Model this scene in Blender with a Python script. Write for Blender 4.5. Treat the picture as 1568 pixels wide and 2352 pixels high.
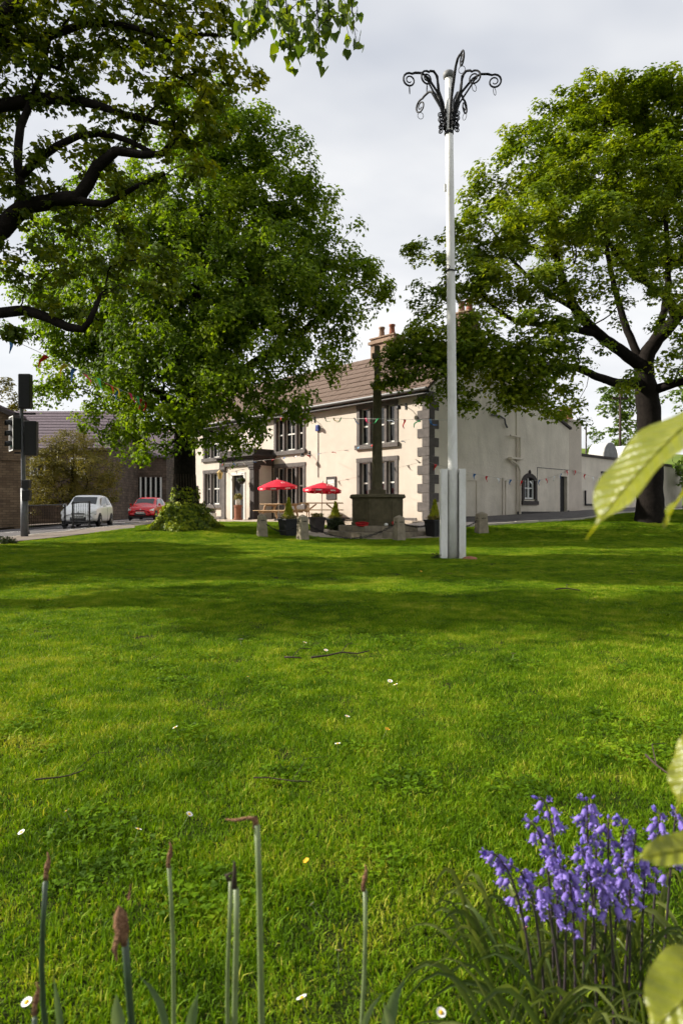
import bpy, math, random
import numpy as np
from mathutils import Vector, Matrix

# ------------------------------------------------------------------ camera, sky, sun, exposure
for _o in list(bpy.data.objects):
    bpy.data.objects.remove(_o)
SC = bpy.context.scene
COL = SC.collection
random.seed(7)
RNG = np.random.default_rng(7)

EYE = 0.9                      # camera height above the near lawn
FPX = 1568.0                   # focal length in units of a 1568 px wide frame


def P(u, v, Y):
    """A point of the place: u, v in a 1568 x 2352 frame, Y metres away."""
    return Vector(((u - 784.0) / FPX * Y, Y, EYE - (v - 1176.0) / FPX * Y))


cam = bpy.data.cameras.new('camera')
cam.sensor_fit = 'VERTICAL'
cam.sensor_height = 36.0
cam.sensor_width = 24.0
cam.lens = 24.0
cam.clip_start = 0.02
cam.clip_end = 3000.0
cam.dof.use_dof = True
cam.dof.focus_distance = 5.5
cam.dof.aperture_fstop = 7.0
camo = bpy.data.objects.new('camera', cam)
camo.location = (0, 0, EYE)
camo.rotation_euler = (math.radians(90), 0, 0)
COL.objects.link(camo)
SC.camera = camo

SUN_EL = math.radians(31.0)
SUN_H = Vector((-1.0, 0.15, 0)).normalized()
SUN_V = Vector((SUN_H.x * math.cos(SUN_EL), SUN_H.y * math.cos(SUN_EL), math.sin(SUN_EL)))
SUN_ROT = math.atan2(SUN_H.x, SUN_H.y)

world = bpy.data.worlds.new('World')
SC.world = world
world.use_nodes = True
nt = world.node_tree
nt.nodes.clear()
N = nt.nodes.new
L = nt.links.new
out = N('ShaderNodeOutputWorld')
sky = N('ShaderNodeTexSky')
sky.sky_type = 'NISHITA'
sky.sun_disc = False
sky.sun_elevation = SUN_EL
sky.sun_rotation = SUN_ROT
sky.dust_density = 2.0
bg1 = N('ShaderNodeBackground')
bg1.inputs['Strength'].default_value = 0.07
L(sky.outputs[0], bg1.inputs['Color'])
bg2 = N('ShaderNodeBackground')
bg2.inputs['Strength'].default_value = 0.62
tc = N('ShaderNodeTexCoord')
sep = N('ShaderNodeSeparateXYZ')
L(tc.outputs['Generated'], sep.inputs[0])
zc = N('ShaderNodeMath'); zc.operation = 'MAXIMUM'; zc.inputs[1].default_value = 0.0
L(sep.outputs['Z'], zc.inputs[0])
za = N('ShaderNodeMath'); za.operation = 'ADD'; za.inputs[1].default_value = 0.22
L(zc.outputs[0], za.inputs[0])
dx = N('ShaderNodeMath'); dx.operation = 'DIVIDE'
dy = N('ShaderNodeMath'); dy.operation = 'DIVIDE'
L(sep.outputs['X'], dx.inputs[0]); L(za.outputs[0], dx.inputs[1])
L(sep.outputs['Y'], dy.inputs[0]); L(za.outputs[0], dy.inputs[1])
cmb = N('ShaderNodeCombineXYZ')
L(dx.outputs[0], cmb.inputs[0]); L(dy.outputs[0], cmb.inputs[1])
mp = N('ShaderNodeMapping')
mp.inputs['Rotation'].default_value = (0, 0, math.radians(35))
mp.inputs['Scale'].default_value = (0.7, 1.05, 1.0)
mp.inputs['Location'].default_value = (0.3, 0.15, 0.0)
L(cmb.outputs[0], mp.inputs['Vector'])
nz = N('ShaderNodeTexNoise')
nz.inputs['Scale'].default_value = 1.3
nz.inputs['Detail'].default_value = 7.0
nz.inputs['Roughness'].default_value = 0.52
nz.inputs['Distortion'].default_value = 0.5
L(mp.outputs[0], nz.inputs['Vector'])
rp = N('ShaderNodeValToRGB')
rp.color_ramp.elements[0].position = 0.28
rp.color_ramp.elements[0].color = (0.74, 0.74, 0.74, 1)
rp.color_ramp.elements[1].position = 0.62
rp.color_ramp.elements[1].color = (0.98, 0.98, 0.98, 1)
L(nz.outputs[0], rp.inputs[0])
# grey undersides of the thin cloud
nz2 = N('ShaderNodeTexNoise')
nz2.inputs['Scale'].default_value = 1.9
nz2.inputs['Detail'].default_value = 4.0
L(mp.outputs[0], nz2.inputs['Vector'])
rp2 = N('ShaderNodeValToRGB')
rp2.color_ramp.elements[0].position = 0.32
rp2.color_ramp.elements[0].color = (0.60, 0.635, 0.71, 1)
rp2.color_ramp.elements[1].position = 0.66
rp2.color_ramp.elements[1].color = (1.0, 1.0, 1.0, 1)
L(nz2.outputs[0], rp2.inputs[0])
# whiter, hazier cloud towards the horizon
hz = N('ShaderNodeMapRange')
hz.inputs[1].default_value = 0.0; hz.inputs[2].default_value = 0.55; hz.inputs[3].default_value = 0.85; hz.inputs[4].default_value = 0.0
L(zc.outputs[0], hz.inputs[0])
hm = N('ShaderNodeMix'); hm.data_type = 'RGBA'
L(hz.outputs[0], hm.inputs[0]); L(rp2.outputs[0], hm.inputs[6]); hm.inputs[7].default_value = (1.08, 1.08, 1.08, 1)
L(hm.outputs[2], bg2.inputs['Color'])
mxs = N('ShaderNodeMixShader')
L(rp.outputs[0], mxs.inputs[0])
L(bg1.outputs[0], mxs.inputs[1])
L(bg2.outputs[0], mxs.inputs[2])
L(mxs.outputs[0], out.inputs['Surface'])

sun = bpy.data.lights.new('sun', 'SUN')
sun.energy = 5.0
sun.angle = math.radians(0.55)
sun.color = (1.0, 0.935, 0.83)
suno = bpy.data.objects.new('sun', sun)
suno.rotation_euler = SUN_V.to_track_quat('Z', 'Y').to_euler()
COL.objects.link(suno)

SC.view_settings.view_transform = 'Standard'
SC.view_settings.look = 'None'
SC.view_settings.exposure = 0.76
SC.view_settings.gamma = 1.0
SC.view_settings.use_curve_mapping = False
SC.render.engine = 'CYCLES'
SC.cycles.max_bounces = 7
SC.cycles.diffuse_bounces = 3
SC.cycles.glossy_bounces = 3
SC.cycles.transmission_bounces = 4
SC.cycles.transparent_max_bounces = 6
SC.cycles.sample_clamp_indirect = 6.0
SC.cycles.use_adaptive_sampling = True
SC.cycles.adaptive_threshold = 0.03
try:
    SC.cycles.use_denoising = True
    SC.cycles.denoiser = 'OPENIMAGEDENOISE'
    SC.cycles.denoising_input_passes = 'RGB_ALBEDO_NORMAL'
except Exception:
    pass


# ------------------------------------------------------------------ helpers
def thing(name, label, cat, loc=(0, 0, 0), rotz=0.0, group=None):
    o = bpy.data.objects.new(name, None)
    o.empty_display_size = 0.1
    COL.objects.link(o)
    o.location = loc
    o.rotation_euler = (0, 0, rotz)
    return tag(o, label, cat, group)


def tag(o, label=None, cat=None, group=None, kind=None):
    if label: o['label'] = label
    if cat: o['category'] = cat
    if group: o['group'] = group
    if kind: o['kind'] = kind
    return o


def link(name, me, m=None, parent=None, smooth=False, bevel=0.0):
    if m is not None and len(me.materials) == 0:
        me.materials.append(m)
    if smooth:
        me.polygons.foreach_set('use_smooth', [True] * len(me.polygons))
    o = bpy.data.objects.new(name, me)
    COL.objects.link(o)
    if parent is not None:
        o.parent = parent
    if bevel:
        b = o.modifiers.new('bevel', 'BEVEL')
        b.width = bevel
        b.segments = 2
        b.limit_method = 'ANGLE'
    return o


def dup(root, loc, rotz=None, scale=None, label=None, group=None):
    r = root.copy(); COL.objects.link(r); r.location = loc
    if rotz is not None: r.rotation_euler = (0, 0, rotz)
    if scale is not None: r.scale = scale
    if label: r['label'] = label
    if group: r['group'] = group
    for ch in list(root.children):
        c = ch.copy(); COL.objects.link(c); c.parent = r
        for g in ch.children:
            d = g.copy(); COL.objects.link(d); d.parent = c
    return r


class MB:
    """Collects faces and builds ONE mesh."""
    def __init__(s): s.v = []; s.f = []

    def add(s, vs, fs):
        b = len(s.v)
        s.v.extend([tuple(p) for p in vs])
        s.f.extend([tuple(i + b for i in f) for f in fs])
        return s

    def box(s, x0, x1, y0, y1, z0, z1, top=None):
        """top: (sx, sy) scale of the top face about its centre."""
        cx, cy = (x0 + x1) / 2, (y0 + y1) / 2
        a = [(x0, y0), (x1, y0), (x1, y1), (x0, y1)]
        t = a if top is None else [(cx + (x - cx) * top[0], cy + (y - cy) * top[1]) for x, y in a]
        vs = [(x, y, z0) for x, y in a] + [(x, y, z1) for x, y in t]
        return s.add(vs, [(0, 3, 2, 1), (4, 5, 6, 7), (0, 1, 5, 4), (1, 2, 6, 5), (2, 3, 7, 6), (3, 0, 4, 7)])

    def prism(s, poly, axis, a, b):
        """poly of 2D points extruded along axis from a to b."""
        def p3(p, h):
            return {'x': (h, p[0], p[1]), 'y': (p[0], h, p[1]), 'z': (p[0], p[1], h)}[axis]
        n = len(poly)
        vs = [p3(p, a) for p in poly] + [p3(p, b) for p in poly]
        fs = [tuple(range(n))[::-1], tuple(range(n, 2 * n))]
        for i in range(n):
            j = (i + 1) % n
            fs.append((i, j, n + j, n + i))
        return s.add(vs, fs)

    def lathe(s, prof, n=16, c=(0, 0, 0), cap=True):
        vs, fs = [], []
        m = len(prof)
        for r, z in prof:
            for k in range(n):
                a = 2 * math.pi * k / n
                vs.append((c[0] + r * math.cos(a), c[1] + r * math.sin(a), c[2] + z))
        for i in range(m - 1):
            for k in range(n):
                q = (k + 1) % n
                fs.append((i * n + k, i * n + q, (i + 1) * n + q, (i + 1) * n + k))
        if cap:
            fs.append(tuple(range(n))[::-1])
            fs.append(tuple((m - 1) * n + k for k in range(n)))
        return s.add(vs, fs)

    def tube(s, pts, r, n=6, closed=False, cap=True):
        pts = [Vector(p) for p in pts]
        m = len(pts)
        rr = r if isinstance(r, (list, tuple, np.ndarray)) else [r] * m
        vs, fs = [], []
        ref = None
        for i in range(m):
            if closed:
                t = pts[(i + 1) % m] - pts[i - 1]
            else:
                t = pts[min(i + 1, m - 1)] - pts[max(i - 1, 0)]
            if t.length < 1e-9: t = Vector((0, 0, 1))
            t.normalize()
            if ref is None:
                ref = Vector((0, 0, 1)) if abs(t.z) < 0.9 else Vector((1, 0, 0))
            a = ref - t * ref.dot(t)
            if a.length < 1e-6:
                a = t.orthogonal()
            a.normalize()
            ref = a
            b = t.cross(a)
            for k in range(n):
                an = 2 * math.pi * k / n
                vs.append(pts[i] + (a * math.cos(an) + b * math.sin(an)) * rr[i])
        for i in range(m if closed else m - 1):
            i2 = (i + 1) % m
            for k in range(n):
                q = (k + 1) % n
                fs.append((i * n + k, i * n + q, i2 * n + q, i2 * n + k))
        if cap and not closed:
            fs.append(tuple(range(n))[::-1])
            fs.append(tuple((m - 1) * n + k for k in range(n)))
        return s.add(vs, fs)

    def quad(s, a, b, c, d): return s.add([a, b, c, d], [(0, 1, 2, 3)])

    def mesh(s, name):
        me = bpy.data.meshes.new(name)
        me.from_pydata(s.v, [], s.f)
        me.update()
        return me

    def build(s, name, m=None, parent=None, smooth=False, bevel=0.0):
        return link(name, s.mesh(name), m, parent, smooth, bevel)


def np_mesh(name, V, Fc, per, attr=None):
    """V (n,3), Fc flat vertex indices, per = verts per face; attr: per-face float 'var'."""
    me = bpy.data.meshes.new(name)
    nf = len(Fc) // per
    me.vertices.add(len(V))
    me.vertices.foreach_set('co', np.ascontiguousarray(V, dtype=np.float32).ravel())
    me.loops.add(len(Fc))
    me.loops.foreach_set('vertex_index', np.ascontiguousarray(Fc, dtype=np.int32))
    me.polygons.add(nf)
    me.polygons.foreach_set('loop_start', np.arange(0, nf * per, per, dtype=np.int32))
    if attr is not None:
        a = me.attributes.new('var', 'FLOAT', 'FACE')
        a.data.foreach_set('value', np.ascontiguousarray(attr, dtype=np.float32))
    me.update(calc_edges=True)
    me.validate()
    return me


# ------------------------------------------------------------------ materials
def new_mat(name):
    m = bpy.data.materials.new(name)
    m.use_nodes = True
    m.node_tree.nodes.clear()
    o = m.node_tree.nodes.new('ShaderNodeOutputMaterial')
    return m, m.node_tree.nodes.new, m.node_tree.links.new, o


def mat(name, col, rough=0.6, var=0.15, scale=6.0, bump=0.0, bscale=40.0, metal=0.0, spec=0.4, tint=None, streak=None, detail=5.0, base=None):
    """Principled with noisy colour (col*(1-var) .. col*(1+var) or towards tint), bump and vertical weather streaks."""
    m, n, l, o = new_mat(name)
    b = n('ShaderNodeBsdfPrincipled')
    b.inputs['Roughness'].default_value = rough
    b.inputs['Metallic'].default_value = metal
    b.inputs['Specular IOR Level'].default_value = spec
    t = n('ShaderNodeTexCoord')
    no = n('ShaderNodeTexNoise')
    no.inputs['Scale'].default_value = scale
    no.inputs['Detail'].default_value = detail
    no.inputs['Roughness'].default_value = 0.62
    l(t.outputs['Object'], no.inputs['Vector'])
    r = n('ShaderNodeValToRGB')
    r.color_ramp.elements[0].position = 0.33
    r.color_ramp.elements[1].position = 0.67
    c0 = tint if tint else tuple(c * (1 - var) for c in col)
    c1 = col if tint else tuple(min(1, c * (1 + var)) for c in col)
    r.color_ramp.elements[0].color = (*c0, 1)
    r.color_ramp.elements[1].color = (*c1, 1)
    l(no.outputs[0], r.inputs[0])
    last = r.outputs[0]
    if streak:
        mpn = n('ShaderNodeMapping')
        mpn.inputs['Scale'].default_value = (streak[1], streak[1], streak[1] * 0.3)
        l(t.outputs['Object'], mpn.inputs['Vector'])
        n2 = n('ShaderNodeTexNoise')
        n2.inputs['Scale'].default_value = 1.0
        n2.inputs['Detail'].default_value = 8.0
        n2.inputs['Roughness'].default_value = 0.7
        n2.inputs['Distortion'].default_value = 0.6
        l(mpn.outputs[0], n2.inputs['Vector'])
        r2 = n('ShaderNodeValToRGB')
        r2.color_ramp.elements[0].position = 0.40
        r2.color_ramp.elements[1].position = 0.72
        r2.color_ramp.elements[0].color = (0, 0, 0, 1)
        r2.color_ramp.elements[1].color = (streak[2],) * 3 + (1,)
        l(n2.outputs[0], r2.inputs[0])
        mx = n('ShaderNodeMix'); mx.data_type = 'RGBA'
        l(r2.outputs[0], mx.inputs[0])
        l(last, mx.inputs[6])
        mx.inputs[7].default_value = (*streak[0], 1)
        last = mx.outputs[2]
    if base:      # splash-back dirt: (colour, height it fades out at, strength)
        sx = n('ShaderNodeSeparateXYZ'); l(t.outputs['Object'], sx.inputs[0])
        n4 = n('ShaderNodeTexNoise'); n4.inputs['Scale'].default_value = 2.2; n4.inputs['Detail'].default_value = 7.0
        l(t.outputs['Object'], n4.inputs['Vector'])
        jz = n('ShaderNodeMath'); jz.operation = 'MULTIPLY_ADD'; jz.inputs[1].default_value = -1.6; l(n4.outputs[0], jz.inputs[0]); l(sx.outputs['Z'], jz.inputs[2])
        mr = n('ShaderNodeMapRange'); mr.inputs[1].default_value = -1.2; mr.inputs[2].default_value = base[1]; mr.inputs[3].default_value = base[2]; mr.inputs[4].default_value = 0.0
        l(jz.outputs[0], mr.inputs[0])
        m4 = n('ShaderNodeMix'); m4.data_type = 'RGBA'
        l(mr.outputs[0], m4.inputs[0]); l(last, m4.inputs[6]); m4.inputs[7].default_value = (*base[0], 1)
        last = m4.outputs[2]
    l(last, b.inputs['Base Color'])
    if bump:
        n3 = n('ShaderNodeTexNoise')
        n3.inputs['Scale'].default_value = bscale
        n3.inputs['Detail'].default_value = 4.0
        l(t.outputs['Object'], n3.inputs['Vector'])
        bp = n('ShaderNodeBump')
        bp.inputs['Strength'].default_value = bump
        bp.inputs['Distance'].default_value = 0.02
        l(n3.outputs[0], bp.inputs['Height'])
        l(bp.outputs[0], b.inputs['Normal'])
    l(b.outputs[0], o.inputs['Surface'])
    return m


def leaf_mat(name, c0, c1, c2, trans=0.35, rough=0.45, tcol=None, clump=1.2, spec=0.2):
    """Two-sided leaf: per-leaf 'var' picks between three leaf colours, a noise in space varies whole twigs; light passes through."""
    m, n, l, o = new_mat(name)
    at = n('ShaderNodeAttribute'); at.attribute_name = 'var'
    g = n('ShaderNodeNewGeometry')
    no = n('ShaderNodeTexNoise')
    no.inputs['Scale'].default_value = clump
    no.inputs['Detail'].default_value = 2.0
    l(g.outputs['Position'], no.inputs['Vector'])
    m1 = n('ShaderNodeMath'); m1.operation = 'MULTIPLY_ADD'
    l(no.outputs[0], m1.inputs[0]); m1.inputs[1].default_value = 1.3; m1.inputs[2].default_value = -0.65
    m2 = n('ShaderNodeMath'); m2.operation = 'ADD'; m2.use_clamp = True
    l(at.outputs['Fac'], m2.inputs[0]); l(m1.outputs[0], m2.inputs[1])
    r = n('ShaderNodeValToRGB')
    r.color_ramp.elements[0].position = 0.1
    r.color_ramp.elements[1].position = 0.95
    e = r.color_ramp.elements.new(0.5)
    r.color_ramp.elements[0].color = (*c0, 1)
    e.color = (*c1, 1)
    r.color_ramp.elements[2].color = (*c2, 1)
    l(m2.outputs[0], r.inputs[0])
    b = n('ShaderNodeBsdfPrincipled')
    b.inputs['Roughness'].default_value = rough
    b.inputs['Specular IOR Level'].default_value = spec
    l(r.outputs[0], b.inputs['Base Color'])
    tr = n('ShaderNodeBsdfTranslucent')
    mx = n('ShaderNodeMix'); mx.data_type = 'RGBA'; mx.blend_type = 'MULTIPLY'
    mx.inputs[0].default_value = 1.0
    l(r.outputs[0], mx.inputs[6])
    mx.inputs[7].default_value = (*(tcol or (1.9, 1.7, 0.6)), 1)
    l(mx.outputs[2], tr.inputs['Color'])
    ms = n('ShaderNodeMixShader'); ms.inputs[0].default_value = trans
    l(b.outputs[0], ms.inputs[1]); l(tr.outputs[0], ms.inputs[2])
    l(ms.outputs[0], o.inputs['Surface'])
    return m


def brick_mat(name, c1, c2, mortar, bw, bh, axis='x', rough=0.85, bump=0.5):
    m, n, l, o = new_mat(name)
    t = n('ShaderNodeTexCoord')
    sp = n('ShaderNodeSeparateXYZ'); l(t.outputs['Object'], sp.inputs[0])
    ad = n('ShaderNodeMath'); ad.operation = 'ADD'
    l(sp.outputs['X'], ad.inputs[0]); l(sp.outputs['Y'], ad.inputs[1])
    cb = n('ShaderNodeCombineXYZ')
    l(ad.outputs[0], cb.inputs[0]); l(sp.outputs['Z'], cb.inputs[1])
    br = n('ShaderNodeTexBrick')
    br.inputs['Scale'].default_value = 1.0
    br.inputs['Brick Width'].default_value = bw
    br.inputs['Row Height'].default_value = bh
    br.inputs['Mortar Size'].default_value = 0.012
    br.inputs['Color1'].default_value = (*c1, 1)
    br.inputs['Color2'].default_value = (*c2, 1)
    br.inputs['Mortar'].default_value = (*mortar, 1)
    l(cb.outputs[0], br.inputs['Vector'])
    no = n('ShaderNodeTexNoise'); no.inputs['Scale'].default_value = 1.3; no.inputs['Detail'].default_value = 6
    l(t.outputs['Object'], no.inputs['Vector'])
    mx = n('ShaderNodeMix'); mx.data_type = 'RGBA'; mx.blend_type = 'MULTIPLY'
    mx.inputs[0].default_value = 0.8
    r = n('ShaderNodeValToRGB')
    r.color_ramp.elements[0].position = 0.3; r.color_ramp.elements[0].color = (0.55, 0.52, 0.5, 1)
    r.color_ramp.elements[1].position = 0.7; r.color_ramp.elements[1].color = (1.15, 1.1, 1.0, 1)
    l(no.outputs[0], r.inputs[0])
    l(br.outputs['Color'], mx.inputs[6]); l(r.outputs[0], mx.inputs[7])
    b = n('ShaderNodeBsdfPrincipled'); b.inputs['Roughness'].default_value = rough
    b.inputs['Specular IOR Level'].default_value = 0.2
    l(mx.outputs[2], b.inputs['Base Color'])
    bp = n('ShaderNodeBump'); bp.inputs['Strength'].default_value = bump; bp.inputs['Distance'].default_value = 0.03
    l(br.outputs['Fac'], bp.inputs['Height']); bp.invert = True
    l(bp.outputs[0], b.inputs['Normal'])
    l(b.outputs[0], o.inputs['Surface'])
    return m


def glass_mat(name, col=(0.012, 0.014, 0.016), rough=0.04):
    m, n, l, o = new_mat(name)
    b = n('ShaderNodeBsdfPrincipled')
    b.inputs['Base Color'].default_value = (*col, 1)
    b.inputs['Roughness'].default_value = rough
    b.inputs['Specular IOR Level'].default_value = 0.6
    l(b.outputs[0], o.inputs['Surface'])
    return m


M = {}
M['render'] = mat('cream_render', (0.62, 0.545, 0.465), 0.85, 0.06, 1.3, 0.45, 22, spec=0.15, streak=((0.46, 0.40, 0.33), 0.8, 0.22), base=((0.34, 0.29, 0.23), 0.35, 0.55))
M['render_side'] = mat('weathered_render', (0.84, 0.765, 0.655), 0.9, 0.10, 0.9, 0.7, 9, spec=0.12, tint=(0.72, 0.65, 0.55), streak=((0.40, 0.355, 0.30), 0.75, 0.4), base=((0.30, 0.27, 0.21), 0.7, 0.6))
M['greystone'] = mat('painted_grey_stone', (0.115, 0.100, 0.093), 0.75, 0.2, 5, 0.25, 40, spec=0.25)
M['darkstone'] = mat('dark_painted_stone', (0.055, 0.045, 0.042), 0.7, 0.2, 5, 0.2, 30, spec=0.3)
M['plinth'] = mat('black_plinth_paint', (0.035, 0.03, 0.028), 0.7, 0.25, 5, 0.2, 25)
M['stonetile'] = mat('stone_roof_slate', (0.140, 0.098, 0.076), 0.85, 0.3, 2.6, 0.4, 25, spec=0.2)
M['slate'] = mat('grey_roof_slate', (0.13, 0.10, 0.115), 0.75, 0.3, 9, 0.4, 20, spec=0.3)
M['sashwhite'] = mat('white_sash_paint', (0.70, 0.67, 0.62), 0.5, 0.05, 10)
M['white'] = mat('white_paint', (0.78, 0.77, 0.74), 0.5, 0.05, 6)
M['glass'] = glass_mat('window_glass')
M['carglass'] = glass_mat('car_glass', (0.02, 0.024, 0.026), 0.03)
M['black'] = mat('black_plastic', (0.012, 0.012, 0.013), 0.55, 0.2, 10)
M['blackmetal'] = mat('black_ironwork', (0.008, 0.008, 0.009), 0.55, 0.25, 12, spec=0.25)
M['steel'] = mat('galvanised_pole', (0.11, 0.115, 0.125), 0.5, 0.15, 8, metal=0.2)
M['lead'] = mat('grey_lead', (0.22, 0.22, 0.22), 0.6, 0.2, 6)
M['gutter'] = mat('gutter_grey', (0.10, 0.095, 0.095), 0.5, 0.2, 6)
M['terracotta'] = mat('terracotta', (0.27, 0.105, 0.062), 0.8, 0.2, 8, 0.2)
M['chimney'] = mat('chimney_stone', (0.27, 0.18, 0.125), 0.9, 0.25, 5, 0.5, 18)
M['memstone'] = mat('memorial_gritstone', (0.125, 0.105, 0.062), 0.9, 0.3, 4, 0.5, 60, tint=(0.075, 0.066, 0.038), spec=0.15)
M['stepstone'] = mat('step_gritstone', (0.31, 0.26, 0.185), 0.9, 0.3, 3.5, 0.5, 40, tint=(0.15, 0.13, 0.10), spec=0.15)
M['poststone'] = mat('post_gritstone', (0.34, 0.29, 0.21), 0.9, 0.3, 5, 0.5, 45, tint=(0.20, 0.17, 0.125), spec=0.15)
M['wood'] = mat('bench_timber', (0.42, 0.275, 0.15), 0.75, 0.25, 9, 0.3, 30)
M['parasolred'] = mat('red_canvas', (0.62, 0.02, 0.045), 0.75, 0.1, 4, 0.1, 60, spec=0.2)
M['asphalt'] = mat('asphalt', (0.115, 0.105, 0.105), 0.85, 0.18, 2.0, 0.6, 90, spec=0.3)
M['pavement'] = mat('pavement_grit', (0.20, 0.165, 0.135), 0.9, 0.22, 2.5, 0.6, 60, spec=0.2)
M['paving'] = mat('flagstone_paving', (0.40, 0.335, 0.27), 0.9, 0.2, 2.0, 0.4, 20, spec=0.2)
M['kerb'] = mat('kerb_stone', (0.42, 0.38, 0.32), 0.85, 0.2, 4, 0.4, 30)
M['marking'] = mat('road_paint', (0.62, 0.60, 0.55), 0.7, 0.25, 8)
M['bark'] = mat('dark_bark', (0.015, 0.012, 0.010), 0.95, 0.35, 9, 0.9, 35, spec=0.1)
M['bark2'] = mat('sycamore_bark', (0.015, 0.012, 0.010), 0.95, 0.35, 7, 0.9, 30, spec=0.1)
M['twig'] = mat('twig_brown', (0.045, 0.030, 0.02), 0.9, 0.3, 20)
M['poleWhite'] = mat('maypole_white_paint', (0.76, 0.755, 0.72), 0.5, 0.06, 2.5, 0.12, 25, spec=0.4, streak=((0.36, 0.34, 0.28), 5.0, 0.45), base=((0.25, 0.26, 0.17), -0.55, 0.75))
M['soil'] = mat('lawn_soil', (0.022, 0.038, 0.006), 0.95, 0.4, 5, 0.6, 30, spec=0.05, tint=(0.03, 0.03, 0.01))
M['field'] = mat('hill_pasture', (0.16, 0.22, 0.04), 0.95, 0.3, 0.05, spec=0.05, tint=(0.09, 0.13, 0.03))
M['stonewall'] = brick_mat('coursed_stone', (0.23, 0.17, 0.115), (0.15, 0.105, 0.07), (0.11, 0.085, 0.06), 0.34, 0.125)
M['rubble'] = brick_mat('dark_rubble_stone', (0.16, 0.12, 0.095), (0.085, 0.066, 0.055), (0.06, 0.05, 0.04), 0.42, 0.2)
M['redpaint'] = mat('red_car_paint', (0.50, 0.008, 0.012), 0.22, 0.03, 3, spec=0.6)
M['whitepaint'] = mat('silver_white_car_paint', (0.86, 0.86, 0.86), 0.22, 0.03, 3, spec=0.6)
M['rubber'] = mat('tyre_rubber', (0.015, 0.015, 0.015), 0.8, 0.2, 8)
M['alloy'] = mat('wheel_trim', (0.38, 0.38, 0.39), 0.35, 0.1, 8, metal=0.5)
M['lamp'] = mat('headlamp_glass', (0.62, 0.62, 0.60), 0.12, 0.1, 30, spec=0.8)
M['plate'] = mat('number_plate', (0.72, 0.72, 0.70), 0.5, 0.05, 8)
M['poppy'] = mat('poppy_red', (0.40, 0.010, 0.012), 0.8, 0.35, 40, 0.5, 60)
for nm, c in dict(red=(0.60, 0.022, 0.02), yellow=(0.72, 0.50, 0.02), blue=(0.05, 0.16, 0.40), green=(0.06, 0.42, 0.14), pink=(0.60, 0.04, 0.12), white=(0.78, 0.78, 0.78), paleblue=(0.22, 0.42, 0.60)).items():
    M['flag_' + nm] = mat('bunting_' + nm, c, 0.6, 0.08, 12, spec=0.3)
M['brass'] = mat('brass_lantern', (0.55, 0.40, 0.16), 0.4, 0.15, 20, metal=0.6)
M['alarm'] = mat('alarm_blue', (0.03, 0.05, 0.22), 0.4, 0.1, 10)
M['greenlens'] = mat('green_lens', (0.02, 0.20, 0.13), 0.2, 0.1, 10)
M['darklens'] = mat('dark_lens', (0.03, 0.012, 0.01), 0.2, 0.1, 10)
M['flag_line'] = mat('bunting_line', (0.45, 0.44, 0.40), 0.8, 0.1, 20)


# ------------------------------------------------------------------ the lie of the land
def ss(a, b, x):
    t = min(1.0, max(0.0, (x - a) / (b - a)))
    return t * t * (3 - 2 * t)


def zt(x, y):
    w = ss(20.0, 28.0, y)
    pl = 0.085 + 0.0262 * max(-22, min(x, 16)) + 0.0165 * min(y, 60) - 0.02 * max(0, min(15.0, -7 - x))
    micro = 0.012 * math.sin(x * 1.7 + 0.6 * y) * math.sin(0.9 * y - 0.5 * x) if y < 19 else 0.0
    mound = 0.26 * math.exp(-((x + 5.3) ** 2 + (y - 23.0) ** 2) / 9.0)
    return pl * w + micro + mound


def strip(mb, left, right, off, nx=6, seg=0.8):
    """A ruled sheet between two polylines that follows the ground, off metres above it."""
    def resample(pl, n):
        pl = [Vector((p[0], p[1], 0)) for p in pl]
        d = [0]
        for a, b in zip(pl, pl[1:]): d.append(d[-1] + (b - a).length)
        outp = []
        for i in range(n + 1):
            t = d[-1] * i / n
            k = 0
            while k < len(d) - 2 and d[k + 1] < t: k += 1
            f = (t - d[k]) / max(1e-9, d[k + 1] - d[k])
            outp.append(pl[k].lerp(pl[k + 1], f))
        return outp
    ln = sum((Vector(a[:2]) - Vector(b[:2])).length for a, b in zip(left, left[1:]))
    n = max(2, int(ln / seg))
    A, B = resample(left, n), resample(right, n)
    vs = []
    for i in range(n + 1):
        for j in range(nx + 1):
            p = A[i].lerp(B[i], j / nx)
            vs.append((p.x, p.y, zt(p.x, p.y) + off))
    fs = []
    for i in range(n):
        for j in range(nx):
            a = i * (nx + 1) + j
            fs.append((a, a + 1, a + nx + 2, a + nx + 1))
    mb.add(vs, fs)
    return mb


def inside(poly, x, y):
    c = False
    j = len(poly) - 1
    for i in range(len(poly)):
        xi, yi = poly[i]; xj, yj = poly[j]
        if (yi > y) != (yj > y) and x < (xj - xi) * (y - yi) / (yj - yi) + xi:
            c = not c
        j = i
    return c
# ------------------------------------------------------------------ ground, lawn, road, pavements
def axis_vals(segs):
    v = []
    for a, b, st in segs:
        n = max(1, int(round((b - a) / st)))
        v += [a + (b - a) * i / n for i in range(n)]
    v.append(segs[-1][1])
    return v


LAWN = [(-9.6, 19.0), (-9.0, 21.5), (-7.4, 25.0), (-8.4, 28.4), (-7.6, 31.2), (-5.6, 30.9), (-3.0, 28.0), (0.2, 25.2), (2.2, 23.6),
        (4.0, 24.3), (6.4, 25.1), (9.2, 25.8), (12.2, 28.2), (17.0, 33.0), (24.0, 33.0), (24.0, -4.0), (-14.0, -4.0), (-14.0, 13.5), (-10.6, 16.8)]

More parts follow.
